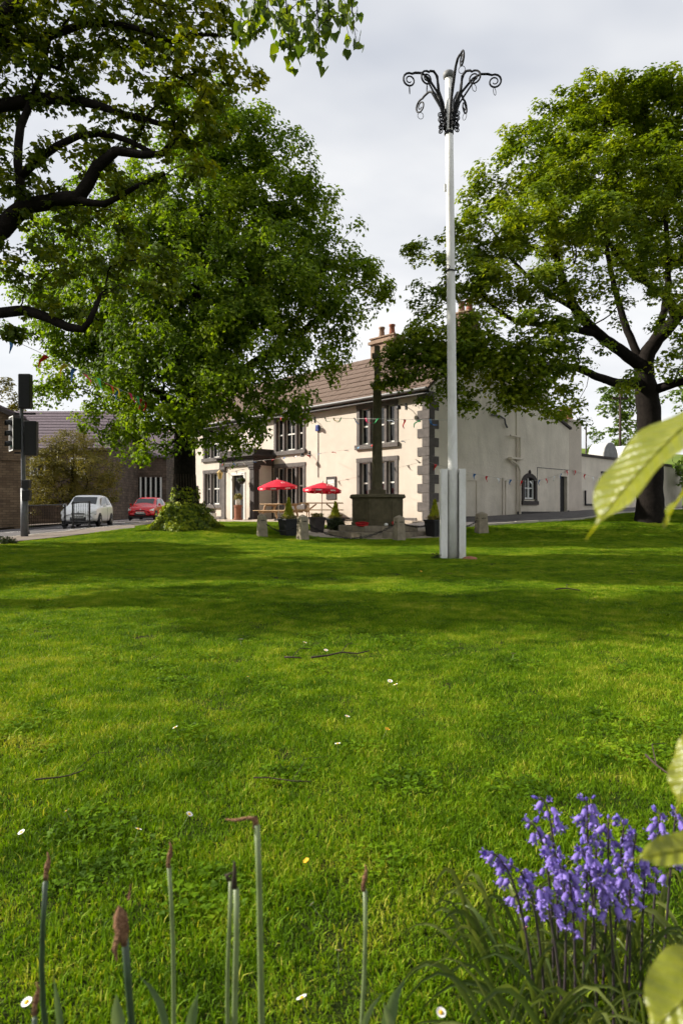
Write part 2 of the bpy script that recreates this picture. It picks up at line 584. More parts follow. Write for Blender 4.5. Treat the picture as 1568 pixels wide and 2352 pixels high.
xs = axis_vals([(-1500, -300, 200), (-300, -60, 30), (-60, -16, 4), (-16, 16, 0.5), (16, 60, 4), (60, 300, 30), (300, 1500, 200)])
ys = axis_vals([(-300, -20, 40), (-20, -4, 2), (-4, 34, 0.5), (34, 60, 2), (60, 160, 10), (160, 1500, 120)])
V, Fs = [], []
for y in ys:
    for x in xs:
        V.append((x, y, zt(x, y)))
nx_ = len(xs)
for j in range(len(ys) - 1):
    for i in range(nx_ - 1):
        a = j * nx_ + i
        Fs.append((a, a + 1, a + nx_ + 1, a + nx_))
me = bpy.data.meshes.new('lawn'); me.from_pydata(V, [], Fs)
tag(link('lawn', me, M['soil'], smooth=True), kind='structure')

# street on the left, from the lower left up past the cars, and its branch in front of the inn
road = MB()
strip(road, [(-30, 12), (-13.5, 17.5), (-11.6, 21.0), (-10.4, 26.0), (-9.8, 31.0), (-10.0, 40.0), (-12.5, 56.0), (-18, 75)],
      [(-38, 24), (-22, 26), (-18.0, 30.0), (-16.6, 34.0), (-16.0, 38.0), (-16.4, 45.0), (-19.0, 58.0), (-25, 75)], 0.012, nx=12, seg=1.0)
tag(road.build('road', M['asphalt'], smooth=True), kind='structure')
drive = MB()
strip(drive, [(1.2, 24.2), (4.0, 24.45), (6.4, 25.25), (9.2, 25.95), (12.2, 28.4), (17.0, 33.4), (24, 40)],
      [(2.6, 26.6), (3.6, 26.8), (6.2, 29.2), (8.8, 31.6), (11.0, 33.8), (14.0, 37.0), (19, 43)], 0.014, nx=8, seg=0.8)
tag(drive.build('driveway', M['asphalt'], smooth=True), kind='structure')
pav = MB()
strip(pav, [(-24, 10.5), (-13.0, 15.8), (-9.9, 18.8), (-9.2, 21.5), (-7.55, 25.0), (-8.55, 28.3), (-8.6, 31.4), (-8.8, 36.0)],
      [(-26, 13.0), (-13.4, 17.6), (-11.5, 21.1), (-10.9, 24.0), (-10.2, 26.5), (-9.9, 29.0), (-9.7, 31.4), (-9.8, 36)], 0.035, nx=6, seg=0.7)
tag(pav.build('pavement', M['pavement'], smooth=True), kind='structure')
farpav = MB()
strip(farpav, [(-22.5, 25.6), (-18.3, 29.8), (-16.8, 34.0), (-16.2, 38.0), (-16.6, 45.0), (-19.2, 58.0)],
      [(-24.5, 27.4), (-20.5, 31.5), (-19.0, 35.0), (-18.6, 39.0), (-19.0, 46.0), (-21.5, 59.0)], 0.11, nx=3, seg=1.0)
tag(farpav.build('pavement', M['pavement'], smooth=True), kind='structure')


def kerb(path, name, w=0.13, h=0.05):
    """Kerb stones laid one by one along a path, a part each."""
    root = bpy.data.objects.new(name, None); COL.objects.link(root); tag(root, kind='structure')
    pts = [Vector((p[0], p[1], 0)) for p in path]
    for a, b in zip(pts, pts[1:]):
        ln = (b - a).length
        n = max(1, int(ln / 0.9))
        for i in range(n):
            p, q = a.lerp(b, i / n), a.lerp(b, (i + 1) / n)
            c = (p + q) / 2
            t = (q - p).normalized()
            hl = (q - p).length / 2 - 0.006
            m = MB().box(-hl, hl, -w / 2, w / 2, -0.08, h + random.uniform(-0.006, 0.006))
            o = m.build('kerb_stone', M['kerb'], root, bevel=0.012)
            o.location = (c.x, c.y, (zt(p.x, p.y) + zt(q.x, q.y)) / 2)
            o.rotation_euler = (0, -math.atan2(zt(q.x, q.y) - zt(p.x, p.y), (q - p).length), math.atan2(t.y, t.x))
    return root


kerb([(-13.4, 17.6), (-11.5, 21.1), (-10.9, 24.0), (-10.2, 26.5), (-9.9, 29.0), (-9.7, 31.4), (-9.8, 36)], 'pavement_kerb')
kerb([(2.2, 23.75), (4.0, 24.4), (6.4, 25.2), (9.2, 25.9), (12.2, 28.35), (16.0, 32.2)], 'driveway_kerb', h=0.07)

# white lines on the road
mk = MB()
for a in range(9):
    y0 = 27.5 + a * 2.6
    cx = -13.6 - 0.02 * a + (0.0 if y0 < 40 else -0.06 * (y0 - 40))
    strip(mk, [(cx, y0), (cx - 0.05, y0 + 1.3)], [(cx + 0.14, y0), (cx + 0.09, y0 + 1.3)], 0.018, nx=1, seg=0.5)
for a in range(6):
    x0 = -11.0 + a * 0.0
    y0 = 27.0 + a * 1.4
    strip(mk, [(-10.9 - 0.02 * a, y0), (-10.9, y0 + 0.7)], [(-10.76 - 0.02 * a, y0), (-10.76, y0 + 0.7)], 0.018, nx=1, seg=0.4)
tag(mk.build('road_marking', M['marking']), kind='structure')

# flagged forecourt of the inn: flags laid one by one
PUB_Z = 0.50
PUB_C = Vector((3.33, 26.0, PUB_Z))
DF = Vector((-0.6907, 0.7232, 0)); DF.normalize()
NF = Vector((-DF.y, DF.x, 0))            # outward normal of the front
PUB_ROT = math.atan2(DF.y, DF.x)


def pw(s, out_, z=0.0):
    """World point: s metres along the front from the corner, out_ metres in front of it."""
    p = PUB_C + DF * s + NF * out_
    return Vector((p.x, p.y, PUB_Z + z))


fore = MB()
strip(fore, [pw(0.2, 3.3)[:2], pw(6, 3.4)[:2], pw(12, 3.6)[:2], pw(19, 3.2)[:2]], [pw(0.2, 0.0)[:2], pw(6, 0)[:2], pw(12, 0)[:2], pw(19, 0)[:2]], 0.02, nx=6, seg=0.8)
foreo = tag(fore.build('forecourt', M['paving'], smooth=True), kind='structure')
flag_me = MB().box(-0.44, 0.44, -0.29, 0.29, -0.03, 0.022).mesh('flagstone'); flag_me.materials.append(M['paving'])
for i in range(20):
    for j in range(5):
        s = 0.7 + i * 0.92 + (0.45 if j % 2 else 0)
        d = 0.4 + j * 0.61
        if s > 18.6: continue
        p = pw(s, d)
        o = link('flagstone', flag_me, None, foreo)
        o.location = (p.x, p.y, zt(p.x, p.y) + 0.012 + random.uniform(-0.004, 0.006))
        o.rotation_euler = (math.radians(random.uniform(-.5, .5)), math.radians(random.uniform(-.5, .5)), PUB_ROT)

# hill pasture beyond, with its field walls
V, Fs = [], []
hx = [(-420 + 20 * i) for i in range(46)]
hy = [120 + 16 * j for j in range(22)]
for y in hy:
    for x in hx:
        hgt = 24 * ss(118, 260, y) * (0.55 + 0.45 * math.sin(x * 0.011 + 1.1)) + 3 * math.sin(x * 0.03 + y * 0.02) * ss(118, 200, y)
        V.append((x, y, -1.0 + max(0, hgt)))
for j in range(len(hy) - 1):
    for i in range(len(hx) - 1):
        a = j * len(hx) + i
        Fs.append((a, a + 1, a + len(hx) + 1, a + len(hx)))
me = bpy.data.meshes.new('hill'); me.from_pydata(V, [], Fs)
tag(link('hill', me, M['field'], smooth=True), kind='structure')
# ------------------------------------------------------------------ the inn (x = along the front from the corner, y = out of the front, z = up)
inn = thing('inn', 'two-storey cream rendered inn with grey stone windows and porch behind the memorial', 'inn', PUB_C, PUB_ROT)
EAVE, RIDGE, DEP, LEN = 5.08, 7.5, 6.0, 18.6


def wall_holes(mb, x0, x1, z0, z1, holes, y, depth, flip=1):
    """Wall face at y with rectangular openings (x0,x1,z0,z1) and their reveals going back by depth."""
    xs_ = sorted({x0, x1, *[h[0] for h in holes], *[h[1] for h in holes]})
    zs_ = sorted({z0, z1, *[h[2] for h in holes], *[h[3] for h in holes]})
    for a, b in zip(xs_, xs_[1:]):
        for c, d in zip(zs_, zs_[1:]):
            mx, mz = (a + b) / 2, (c + d) / 2
            if any(h[0] < mx < h[1] and h[2] < mz < h[3] for h in holes): continue
            mb.quad((b, y, c), (a, y, c), (a, y, d), (b, y, d))
    for h in holes:
        a, b, c, d = h
        yb = y - depth
        mb.quad((a, y, c), (b, y, c), (b, yb, c), (a, yb, c))
        mb.quad((a, y, d), (a, yb, d), (b, yb, d), (b, y, d))
        mb.quad((a, y, c), (a, yb, c), (a, yb, d), (a, y, d))
        mb.quad((b, y, c), (b, y, d), (b, yb, d), (b, yb, c))
    return mb


WIN = []   # (centre s, z bottom, z top, width)
WIN.append((2.72, 3.20, 4.74, 2.0))
WIN.append((8.35, 3.28, 4.84, 2.0))
WIN.append((14.6, 3.30, 4.84, 2.0))
WIN.append((2.72, 0.72, 2.48, 2.0))
WIN.append((8.35, 0.72, 2.52, 2.0))
WIN.append((14.6, 0.80, 2.50, 2.0))
holes = [(c - w / 2, c + w / 2, z0, z1) for c, z0, z1, w in WIN]
holes.append((10.45, 11.45, -0.3, 2.25))
mb = MB()
wall_holes(mb, 0, LEN, -0.7, EAVE, holes, 0.0, 0.28)
mb.build('front_wall', M['render'], inn)
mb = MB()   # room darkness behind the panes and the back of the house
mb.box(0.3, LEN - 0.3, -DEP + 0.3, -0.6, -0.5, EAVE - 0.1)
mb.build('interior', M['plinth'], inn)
# gable wall on the corner side with chimney breast, and the far gable
mb = MB()
mb.prism([(0.0, -0.7), (0.0, EAVE), (-DEP / 2, RIDGE - 0.08), (-DEP, EAVE), (-DEP, -0.7)], 'x', 0.0, 0.25)
mb.build('gable_wall', M['render_side'], inn)
mb = MB()
mb.prism([(0.0, -0.7), (0.0, EAVE), (-DEP / 2, RIDGE - 0.08), (-DEP, EAVE), (-DEP, -0.7)], 'x', LEN - 0.25, LEN)
mb.add([(0, -DEP, -0.7), (LEN, -DEP, -0.7), (LEN, -DEP, EAVE), (0, -DEP, EAVE)], [(0, 1, 2, 3)])
mb.build('rear_wall', M['render_side'], inn)
# plinth band of the front
mb = MB()
mb.box(0.62, 9.5, 0.003, 0.03, -0.6, 0.17)
mb.box(12.35, LEN, 0.003, 0.03, -0.6, 0.17)
mb.build('plinth', M['greystone'], inn)

# roof boarding and stone tiles laid in courses
sl = math.hypot(DEP / 2 + 0.3, RIDGE - EAVE + 0.24)
ang = math.atan2(RIDGE - EAVE + 0.24, DEP / 2 + 0.3)
mb = MB()
y0, z0 = 0.30, EAVE - 0.10
mb.add([(-0.08, y0, z0), (LEN + 0.08, y0, z0), (LEN + 0.08, -DEP / 2, RIDGE), (-0.08, -DEP / 2, RIDGE),
        (-0.08, -DEP - 0.3, z0), (LEN + 0.08, -DEP - 0.3, z0)], [(0, 1, 2, 3), (3, 2, 5, 4)])
roof = mb.build('roof', M['slate'], inn)
tile_me = []
for w in (0.50, 0.58, 0.44):
    t = MB().box(-w / 2, w / 2, -0.02, 0.53, 0.0, 0.045).mesh('roof_tile')
    t.materials.append(M['stonetile']); tile_me.append((w, t))
rest = MB()
NC = 9
exp_ = sl / NC
ca, sa = math.cos(ang), math.sin(ang)
for c in range(NC):
    x = -0.08
    k = c * 7
    while x < LEN + 0.05:
        w, me = tile_me[(k * k + c) % 3]
        k += 1
        d = c * exp_ - 0.03
        lift = 0.02 + random.uniform(0, 0.010)
        yy, zz = y0 - d * ca, z0 + d * sa + lift
        if x < 11.4:
            o = link('roof_tile', me, None, roof)
            o.location = (x + w / 2, yy, zz)
            # local +y of the tile runs up the slope
            up = Vector((0, -ca, sa)); nr = Vector((0, sa, ca)); rt = up.cross(nr)
            o.rotation_euler = (Matrix((rt, up, nr)).transposed().to_3x3() @ Matrix.Rotation(math.radians(random.uniform(-3.0, -4.4)), 3, 'X') @ Matrix.Rotation(math.radians(random.uniform(-.5, .5)), 3, 'Z')).to_euler()
        else:
            u0, u1 = (yy, zz), (yy - 0.5 * ca, zz + 0.5 * sa - 0.02)
            rest.add([(x, u0[0], u0[1]), (x + w - 0.01, u0[0], u0[1]), (x + w - 0.01, u1[0], u1[1]), (x, u1[0], u1[1]),
                      (x, u0[0], u0[1] + 0.045), (x + w - 0.01, u0[0], u0[1] + 0.045), (x + w - 0.01, u1[0], u1[1] + 0.045), (x, u1[0], u1[1] + 0.045)],
                     [(4, 5, 6, 7), (0, 4, 5, 1), (0, 3, 7, 4), (1, 5, 6, 2)])
        x += w + 0.012
tag(rest.build('roof_tiles', M['stonetile'], roof), kind='stuff')
for i in range(31):
    a = -0.05 + i * 0.605
    mb = MB(); mb.prism([(-DEP / 2 - 0.17, RIDGE - 0.06), (-DEP / 2 - 0.10, RIDGE + 0.08), (-DEP / 2, RIDGE + 0.13), (-DEP / 2 + 0.10, RIDGE + 0.08), (-DEP / 2 + 0.17, RIDGE - 0.06)], 'x', a, a + 0.59)
    mb.build('ridge_tile', M['stonetile'], roof)
mb = MB()
mb.tube([(-0.15, 0.36, EAVE - 0.02), (LEN, 0.36, EAVE - 0.02)], 0.065, 8)
mb.box(-0.05, LEN, 0.004, 0.30, EAVE - 0.20, EAVE - 0.145)
for i in range(18):
    mb.box(0.4 + i, 0.46 + i, 0.004, 0.33, EAVE - 0.14, EAVE - 0.07)
mb.build('gutter', M['gutter'], inn)
# chimneys
for (cx, wx, ztop, pots) in ((4.9, 1.45, 8.42, (-0.30, 0.34)), (0.5, 0.85, 8.6, (-0.2, 0.2))):
    mb = MB()
    mb.box(cx - wx / 2, cx + wx / 2, -DEP / 2 - 0.36, -DEP / 2 + 0.36, RIDGE - 0.7, ztop)
    mb.box(cx - wx / 2 - 0.09, cx + wx / 2 + 0.09, -DEP / 2 - 0.45, -DEP / 2 + 0.45, ztop - 0.24, ztop - 0.1)
    mb.box(cx - wx / 2 - 0.05, cx + wx / 2 + 0.05, -DEP / 2 - 0.41, -DEP / 2 + 0.41, ztop + 0.003, ztop + 0.07)
    ch = mb.build('chimney', M['chimney'], inn, bevel=0.01)
    for k, p in enumerate(pots):
        MB().lathe([(0.15, ztop + 0.05), (0.14, ztop + 0.25), (0.115, ztop + 0.50), (0.15, ztop + 0.52), (0.15, ztop + 0.60), (0.10, ztop + 0.61)], 12, (cx + p, -DEP / 2, 0)).build('chimney_pot', M['terracotta'] if k != 1 else M['chimney'], ch, smooth=True)

# quoins of the corner, one stone each, long and short in turn
for i in range(15):
    z = -0.28 + i * 0.353
    lf, ls = (0.56, 0.30) if i % 2 == 0 else (0.32, 0.56)
    mb = MB()
    mb.prism([(-0.035, 0.035), (lf, 0.035), (lf, -0.05), (0.05, -0.05), (0.05, -ls), (-0.035, -ls)], 'z', z + 0.004, z + 0.349)
    mb.build('quoin', M['greystone'], inn, bevel=0.008)


def window(c, z0, z1, w, bars, curtain=False):
    wd = MB()
    j = 0.15
    x0_, x1_, a_, b_ = c - w / 2 - j, c + w / 2 + j, c - w / 2 + 0.02, c + w / 2 - 0.02
    for yy_ in (0.035, -0.12):
        wd.v += [(x0_, yy_, z0), (x1_, yy_, z0), (x1_, yy_, z1), (x0_, yy_, z1), (a_, yy_, z0 + .004), (b_, yy_, z0 + .004), (b_, yy_, z1 - .03), (a_, yy_, z1 - .03)]
    for i_ in range(4):
        j_ = (i_ + 1) % 4
        wd.f += [(i_, j_, 4 + j_, 4 + i_), (4 + i_, 4 + j_, 12 + j_, 12 + i_), (i_, 8 + i_, 8 + j_, j_)]
    o = wd.build('window', M['greystone'], inn, bevel=0.006)
    MB().box(c - w / 2 - j - 0.02, c + w / 2 + j + 0.02, -0.12, 0.045, z1, z1 + 0.17).build('lintel', M['greystone'], o, bevel=0.006)
    MB().box(c - w / 2 - j - 0.06, c + w / 2 + j + 0.06, -0.12, 0.11, z0 - 0.19, z0 - 0.002).build('sill', M['greystone'], o, bevel=0.008)
    iw = w - 0.04
    lw = [0.27, 0.46, 0.27]
    x = c - iw / 2
    mull = 0.13
    tot = iw - 2 * mull
    for k in range(3):
        a, b = x, x + lw[k] * tot
        zm = z0 + (z1 - z0) * 0.50
        s = MB()
        t = 0.05
        s.box(a + 0.003, a + t, -0.20, -0.13, z0, z1); s.box(b - t, b - 0.003, -0.20, -0.13, z0, z1)
        s.box(a + t, b - t, -0.20, -0.13, z0, z0 + 0.08); s.box(a + t, b - t, -0.20, -0.13, z1 - 0.06, z1)
        s.box(a + t, b - t, -0.205, -0.125, zm - 0.03, zm + 0.03)
        if bars and k == 1:
            s.box((a + b) / 2 - 0.016, (a + b) / 2 + 0.016, -0.195, -0.14, z0 + 0.08, zm - 0.03)
            s.box((a + b) / 2 - 0.016, (a + b) / 2 + 0.016, -0.195, -0.14, zm + 0.03, z1 - 0.06)
        s.build('sash', M['sashwhite'], o)
        for (p, q) in ((z0 + 0.08, zm - 0.03), (zm + 0.03, z1 - 0.06)):
            tl = random.uniform(-0.006, 0.006)
            MB().quad((b - t, -0.17 + tl, p), (a + t, -0.17 - tl, p), (a + t, -0.17 + tl, q), (b - t, -0.17 - tl, q)).build('pane', M['glass'], o)
        if k < 2:
            MB().box(b, b + mull, -0.14, 0.0, z0, z1).build('mullion', M['greystone'], o, bevel=0.006)
        if curtain and k != 1:
            MB().box(a + t, a + t + 0.12, -0.30, -0.26, z0 + 0.05, z1 - 0.05).build('curtain', M['sashwhite'], o)
        x = b + mull
    return o


for k, (c, z0, z1, w) in enumerate(WIN):
    window(c, z0, z1, w, bars=True, curtain=(k in (0, 1, 3)))

# porch with entablature, square columns and dark door
PX0, PX1, PY = 9.56, 12.3, 1.17
porch_r = MB()
wall_holes(porch_r, PX0 + 0.30, PX1 - 0.30, -0.3, 2.75, [(10.42, 11.36, -0.3, 2.18)], PY - 0.05, 0.10)
porch_r.quad((PX0 + 0.06, 0, -0.3), (PX0 + 0.06, PY - 0.2, -0.3), (PX0 + 0.06, PY - 0.2, 2.75), (PX0 + 0.06, 0, 2.75))
porch_r.quad((PX1 - 0.06, PY - 0.2, -0.3), (PX1 - 0.06, 0, -0.3), (PX1 - 0.06, 0, 2.75), (PX1 - 0.06, PY - 0.2, 2.75))
porch = porch_r.build('porch', M['render'], inn)
for x0 in (PX0, PX1 - 0.34):
    col = MB()
    col.box(x0, x0 + 0.34, PY - 0.32, PY, 0.14, 2.42)
    col.box(x0 - 0.05, x0 + 0.39, PY - 0.36, PY + 0.05, -0.3, 0.14)
    col.box(x0 - 0.04, x0 + 0.38, PY - 0.35, PY + 0.04, 2.42, 2.50)
    col.box(x0 - 0.07, x0 + 0.41, PY - 0.37, PY + 0.07, 2.503, 2.62)
    col.build('column', M['greystone'] if x0 > 10 else M['darkstone'], porch, bevel=0.01)
    MB().box(x0 + 0.02, x0 + 0.3, -0.02, 0.06, -0.3, 2.62).build('pilaster', M['darkstone'], porch)
ent = MB()
ent.box(PX0 - 0.06, PX1 + 0.06, 0.003, PY + 0.06, 2.623, 2.95)
ent.box(PX0 - 0.16, PX1 + 0.16, 0.003, PY + 0.16, 2.953, 3.03)
ent.box(PX0 - 0.26, PX1 + 0.26, 0.003, PY + 0.26, 3.033, 3.11)
ent.box(PX0 + 0.02, PX1 - 0.02, 0.003, PY - 0.02, 3.113, 3.34)
ent.build('entablature', M['darkstone'], porch, bevel=0.012)
MB().box(PX0 + 0.0, PX1 - 0.0, 0.003, PY + 0.0, 3.343, 3.40).build('cap', M['greystone'], porch)
door = MB().box(10.40, 11.38, PY - 0.20, PY - 0.145, -0.3, 2.2)
for a in (10.52, 10.94):
    for z in (0.1, 0.95):
        door.box(a, a + 0.34, PY - 0.144, PY - 0.133, z, z + 0.7)
dr = door.build('door', M['black'], porch)
MB().box(10.44, 10.50, PY - 0.135, PY - 0.085, 0.85, 1.0).build('door_handle', M['lead'], dr)
fr = MB()
fr.box(10.30, 10.42, PY - 0.1, PY - 0.02, -0.3, 2.18); fr.box(11.36, 11.48, PY - 0.1, PY - 0.02, -0.3, 2.18); fr.box(10.30, 11.48, PY - 0.1, PY - 0.02, 2.183, 2.3)
fr.build('door_frame', M['sashwhite'], porch)
# lettering board above the door: light patch with the wall lantern beside
ln = MB()
ln.tube([(11.75, PY - 0.02, 2.35), (11.75, PY + 0.25, 2.45), (11.75, PY + 0.42, 2.38)], 0.018, 6)
lt = ln.build('lantern_bracket', M['blackmetal'], porch)
lb = MB().lathe([(0.03, 2.0), (0.08, 2.02), (0.14, 2.30), (0.17, 2.32), (0.06, 2.42), (0.02, 2.46)], 6, (11.75, PY + 0.42, 0))
lb.build('lantern', M['brass'] if 'brass' in M else M['lamp'], porch)

# the one readable letter of the wall sign, the rest is behind leaves
cu = bpy.data.curves.new('sign_letter', 'FONT'); cu.body = 'e'; cu.size = 0.62; cu.extrude = 0.02
tmp = bpy.data.objects.new('tmp_letter', cu); COL.objects.link(tmp)
dg = bpy.context.evaluated_depsgraph_get()
lme = bpy.data.meshes.new_from_object(tmp.evaluated_get(dg))
bpy.data.objects.remove(tmp)
lo = link('sign_letter', lme, M['darkstone'], inn)
lo.rotation_euler = (math.radians(90), 0, math.radians(180)); lo.location = (10.62, 0.03, 4.02)

# notice boards on the wall
for (c, z0, z1, w) in ((5.45, 0.95, 1.95, 0.62), (16.6, 0.9, 1.85, 0.66)):
    nb = MB()
    nb.box(c - w / 2, c + w / 2, 0.004, 0.04, z0, z1)
    nbo = nb.build('notice_board', M['darkstone'], inn)
    MB().box(c - w / 2 + 0.09, c + w / 2 - 0.09, 0.041, 0.05, z0 + 0.28, z1 - 0.13).build('notice', M['sashwhite'], nbo)
    f = MB()
    for i in range(6):
        f.box(c - w / 2 + 0.13, c + w / 2 - 0.13 - 0.03 * (i % 3), 0.051, 0.053, z0 + 0.34 + i * 0.065, z0 + 0.36 + i * 0.065)
    f.build('print', M['gutter'], nbo)
# alarm box with its cable, wall lamps and basket brackets
al = MB().box(6.20, 6.44, 0.003, 0.10, 4.02, 4.30, top=(0.7, 1.0))
alo = al.build('alarm_box', M['alarm'] if 'alarm' in M else M['flag_blue'], inn, bevel=0.02)
MB().box(6.30, 6.34, 0.003, 0.02, 1.95, 4.02).build('cable', M['darkstone'], inn)
for (s, z) in ((6.55, 4.55), (6.9, 3.05), (1.15, 4.55)):
    br = MB()
    br.box(s - 0.04, s + 0.04, 0.003, 0.03, z - 0.12, z + 0.12)
    br.tube([(s, 0.02, z), (s, 0.28, z + 0.05), (s, 0.45, z - 0.02)], 0.015, 6)
    br.lathe([(0.02, 0.02), (0.09, -0.03), (0.11, -0.12), (0.08, -0.14)], 10, (s, 0.45, z - 0.02))
    br.build('wall_lamp', M['blackmetal'], inn)
MB().tube([(0.72, 0.06, EAVE - 0.1), (0.72, 0.06, -0.2)], 0.03, 8).build('drain_pipe', M['sashwhite'], inn) if False else None

# rear wing on the side street, nearly flush with the gable, and its lower outshut
WY0, WY1, WY2 = -DEP - 0.02, -8.75, -10.66
wing = MB()
hole_s = [(-7.5, -6.55, 0.95, 1.98), (-10.5, -9.8, 0.2, 2.12)]
# wall is drawn in a swapped frame: position along = -y, facing -x
def side_wall(mb, a0, a1, z0, z1, holes, x, depth):
    tmp = MB()
    wall_holes(tmp, a0, a1, z0, z1, holes, 0.0, depth)
    vs = [(x - p[1], p[0], p[2]) for p in tmp.v]
    mb.add(vs, tmp.f)
side_wall(wing, WY1, WY0, -0.4, 7.25, hole_s[:1], -0.06, 0.22)
side_wall(wing, WY2, WY1, -0.4, 4.4, hole_s[1:], -0.06, 0.22)
wing.add([(-0.06, WY1, 4.4), (-0.06, WY2, 4.4), (-0.06, WY2, 4.45), (-0.06, WY1, 5.05)], [(0, 1, 2, 3)])
wing.add([(-0.06, WY0, -0.4), (0.3, WY0, -0.4), (0.3, WY0, 7.25), (-0.06, WY0, 7.25)], [(0, 1, 2, 3)])
wing.add([(-0.06, WY1, 4.4), (-0.06, WY1, 7.25), (5.5, WY1, 7.25), (5.5, WY1, 4.4)], [(0, 1, 2, 3)])
wing.add([(-0.06, WY2, -0.4), (-0.06, WY2, 4.45), (5.5, WY2, 4.45), (5.5, WY2, -0.4)], [(0, 1, 2, 3)])
wing.build('wing_wall', M['render_side'], inn)
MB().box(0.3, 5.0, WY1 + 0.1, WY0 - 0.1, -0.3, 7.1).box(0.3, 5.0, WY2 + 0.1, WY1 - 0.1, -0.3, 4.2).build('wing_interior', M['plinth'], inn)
wr = MB()
wr.box(-0.16, 5.6, WY1 - 0.1, WY0 + 0.1, 7.253, 7.38)
wr.add([(-0.16, WY1, 5.06), (5.6, WY1, 5.06), (5.6, WY2 - 0.12, 4.43), (-0.16, WY2 - 0.12, 4.43), (-0.16, WY1, 5.16), (5.6, WY1, 5.16), (5.6, WY2 - 0.12, 4.53), (-0.16, WY2 - 0.12, 4.53)],
       [(4, 5, 6, 7), (0, 4, 7, 3), (3, 7, 6, 2), (0, 3, 2, 1)])
wr.build('wing_roof', M['darkstone'], inn)
sp = MB()
sp.box(-0.09, -0.064, -9.78, WY0 - 0.002, -0.4, 0.42)
sp.box(-0.09, -0.064, WY2, -10.52, -0.4, 0.48)
sp.box(-0.03, -0.003, -5.99, -0.6, -0.4, 0.22)
sp.build('side_plinth', M['plinth'], inn)
# blocked openings with shallow hoods, an arched window, a doorway with its step
for (a, b, z0, z1) in ((-3.15, -2.3, 0.22, 1.68), (-5.3, -4.95, 0.22, 1.75)):
    bo = MB()
    bo.box(-0.05, -0.004, a, a + 0.12, z0, z1); bo.box(-0.05, -0.004, b - 0.12, b, z0, z1); bo.box(-0.06, -0.004, a, b, z1 + 0.002, z1 + 0.12)
    bo.build('blocked_doorway', M['render_side'], inn)
sw = MB()
cy = -7.02
arch = [(cy - 0.45 + 0.9 * i / 8, 1.82 + 0.14 * math.sin(math.pi * i / 8)) for i in range(9)]
outl = [(cy - 0.62, 0.8)] + [(cy - 0.62, 1.85)] + [(cy - 0.62 + 1.24 * i / 8, 1.93 + 0.22 * math.sin(math.pi * i / 8)) for i in range(1, 8)] + [(cy + 0.62, 1.85), (cy + 0.62, 0.8)]
inn_l = [(cy - 0.45, 0.98)] + arch + [(cy + 0.45, 0.98)]
no_, ni_ = len(outl), len(inn_l)
vs = [(-0.12, p[0], p[1]) for p in outl] + [(-0.12, p[0], p[1]) for p in inn_l] + [(0.1, p[0], p[1]) for p in inn_l] + [(-0.055, p[0], p[1]) for p in outl]
fs = []
for i in range(no_ - 1):
    fs.append((i, i + 1, no_ + i + 1, no_ + i) if i < ni_ - 1 else (i, i + 1, no_ + ni_ - 1))
    fs.append((no_ + 2 * ni_ + i, no_ + 2 * ni_ + i + 1, i + 1, i))
for i in range(ni_ - 1):
    fs.append((no_ + i, no_ + i + 1, no_ + ni_ + i + 1, no_ + ni_ + i))
awo = sw.add(vs, fs).build('arched_window', M['darkstone'], inn)
MB().box(-0.16, -0.05, cy - 0.68, cy + 0.68, 0.72, 0.90).build('sill', M['darkstone'], awo)
MB().lathe([(0.05, 2.12), (0.07, 2.2), (0.02, 2.3)], 8, (-0.10, cy, 0)).build('finial', M['darkstone'], awo)
fr = MB()
fr.box(-0.02, 0.04, cy - 0.44, cy - 0.38, 0.98, 1.9); fr.box(-0.02, 0.04, cy + 0.38, cy + 0.44, 0.98, 1.9); fr.box(-0.02, 0.04, cy - 0.03, cy + 0.03, 0.98, 1.93); fr.box(-0.02, 0.04, cy - 0.38, cy + 0.38, 0.982, 1.05); fr.box(-0.015, 0.035, cy - 0.38, cy + 0.38, 1.45, 1.5)
fr.build('sash', M['white'], awo)
MB().add([(0.03, cy - 0.45, 0.98), (0.03, cy + 0.45, 0.98), (0.03, cy + 0.45, 1.95), (0.03, cy - 0.45, 1.95)], [(0, 3, 2, 1)]).build('pane', M['glass'], awo)
sd = MB()
sd.box(0.10, 0.14, -10.5, -9.8, 0.2, 2.12)
sdo = sd.build('side_door', M['black'], inn)
# rain pipes with hopper on the side wall
rp_ = MB()
rp_.tube([(-0.16, -5.35, 3.72), (-0.16, -6.12, 3.70)], 0.045, 8)
rp_.tube([(-0.16, -6.12, 3.74), (-0.16, -6.12, 2.75)], 0.055, 8)
rp_.tube([(-0.16, -5.38, 2.66), (-0.16, -5.7, 2.56), (-0.16, -6.0, 2.42), (-0.16, -6.12, 2.2), (-0.16, -6.12, 0.2)], 0.05, 8)
rp_.box(-0.26, -0.06, -6.3, -5.3, 2.70, 2.78)
rp_.build('rain_pipe', M['render_side'], inn)
MB().tube([(-0.10, -4.0, 4.5), (-0.10, -4.7, 4.48), (-0.10, -5.0, 4.4), (-0.10, -5.05, 4.2), (-0.10, -5.2, 4.05)], 0.04, 8).build('rain_pipe', M['gutter'], inn)
MB().box(-0.08, -0.063, -10.6, -7.7, 2.43, 2.455).build('cable', M['gutter'], inn)
MB().box(-0.08, -0.063, -7.72, -7.7, 1.8, 2.43).build('cable', M['gutter'], inn)
# chimney stack of the wing
ck = MB()
ck.box(-0.02, 1.0, -12.04, -10.68, -0.4, 4.85)
ck.box(-0.08, 1.06, -12.1, -10.64, 4.85, 4.96)
cko = ck.build('chimney', M['render'], inn, bevel=0.02)
for p in (-11.65, -11.05):
    MB().lathe([(0.17, 4.95), (0.16, 5.2), (0.14, 5.5), (0.18, 5.52), (0.17, 5.62), (0.12, 5.63)], 12, (0.45, p, 0)).build('chimney_pot', M['terracotta'], cko, smooth=True)

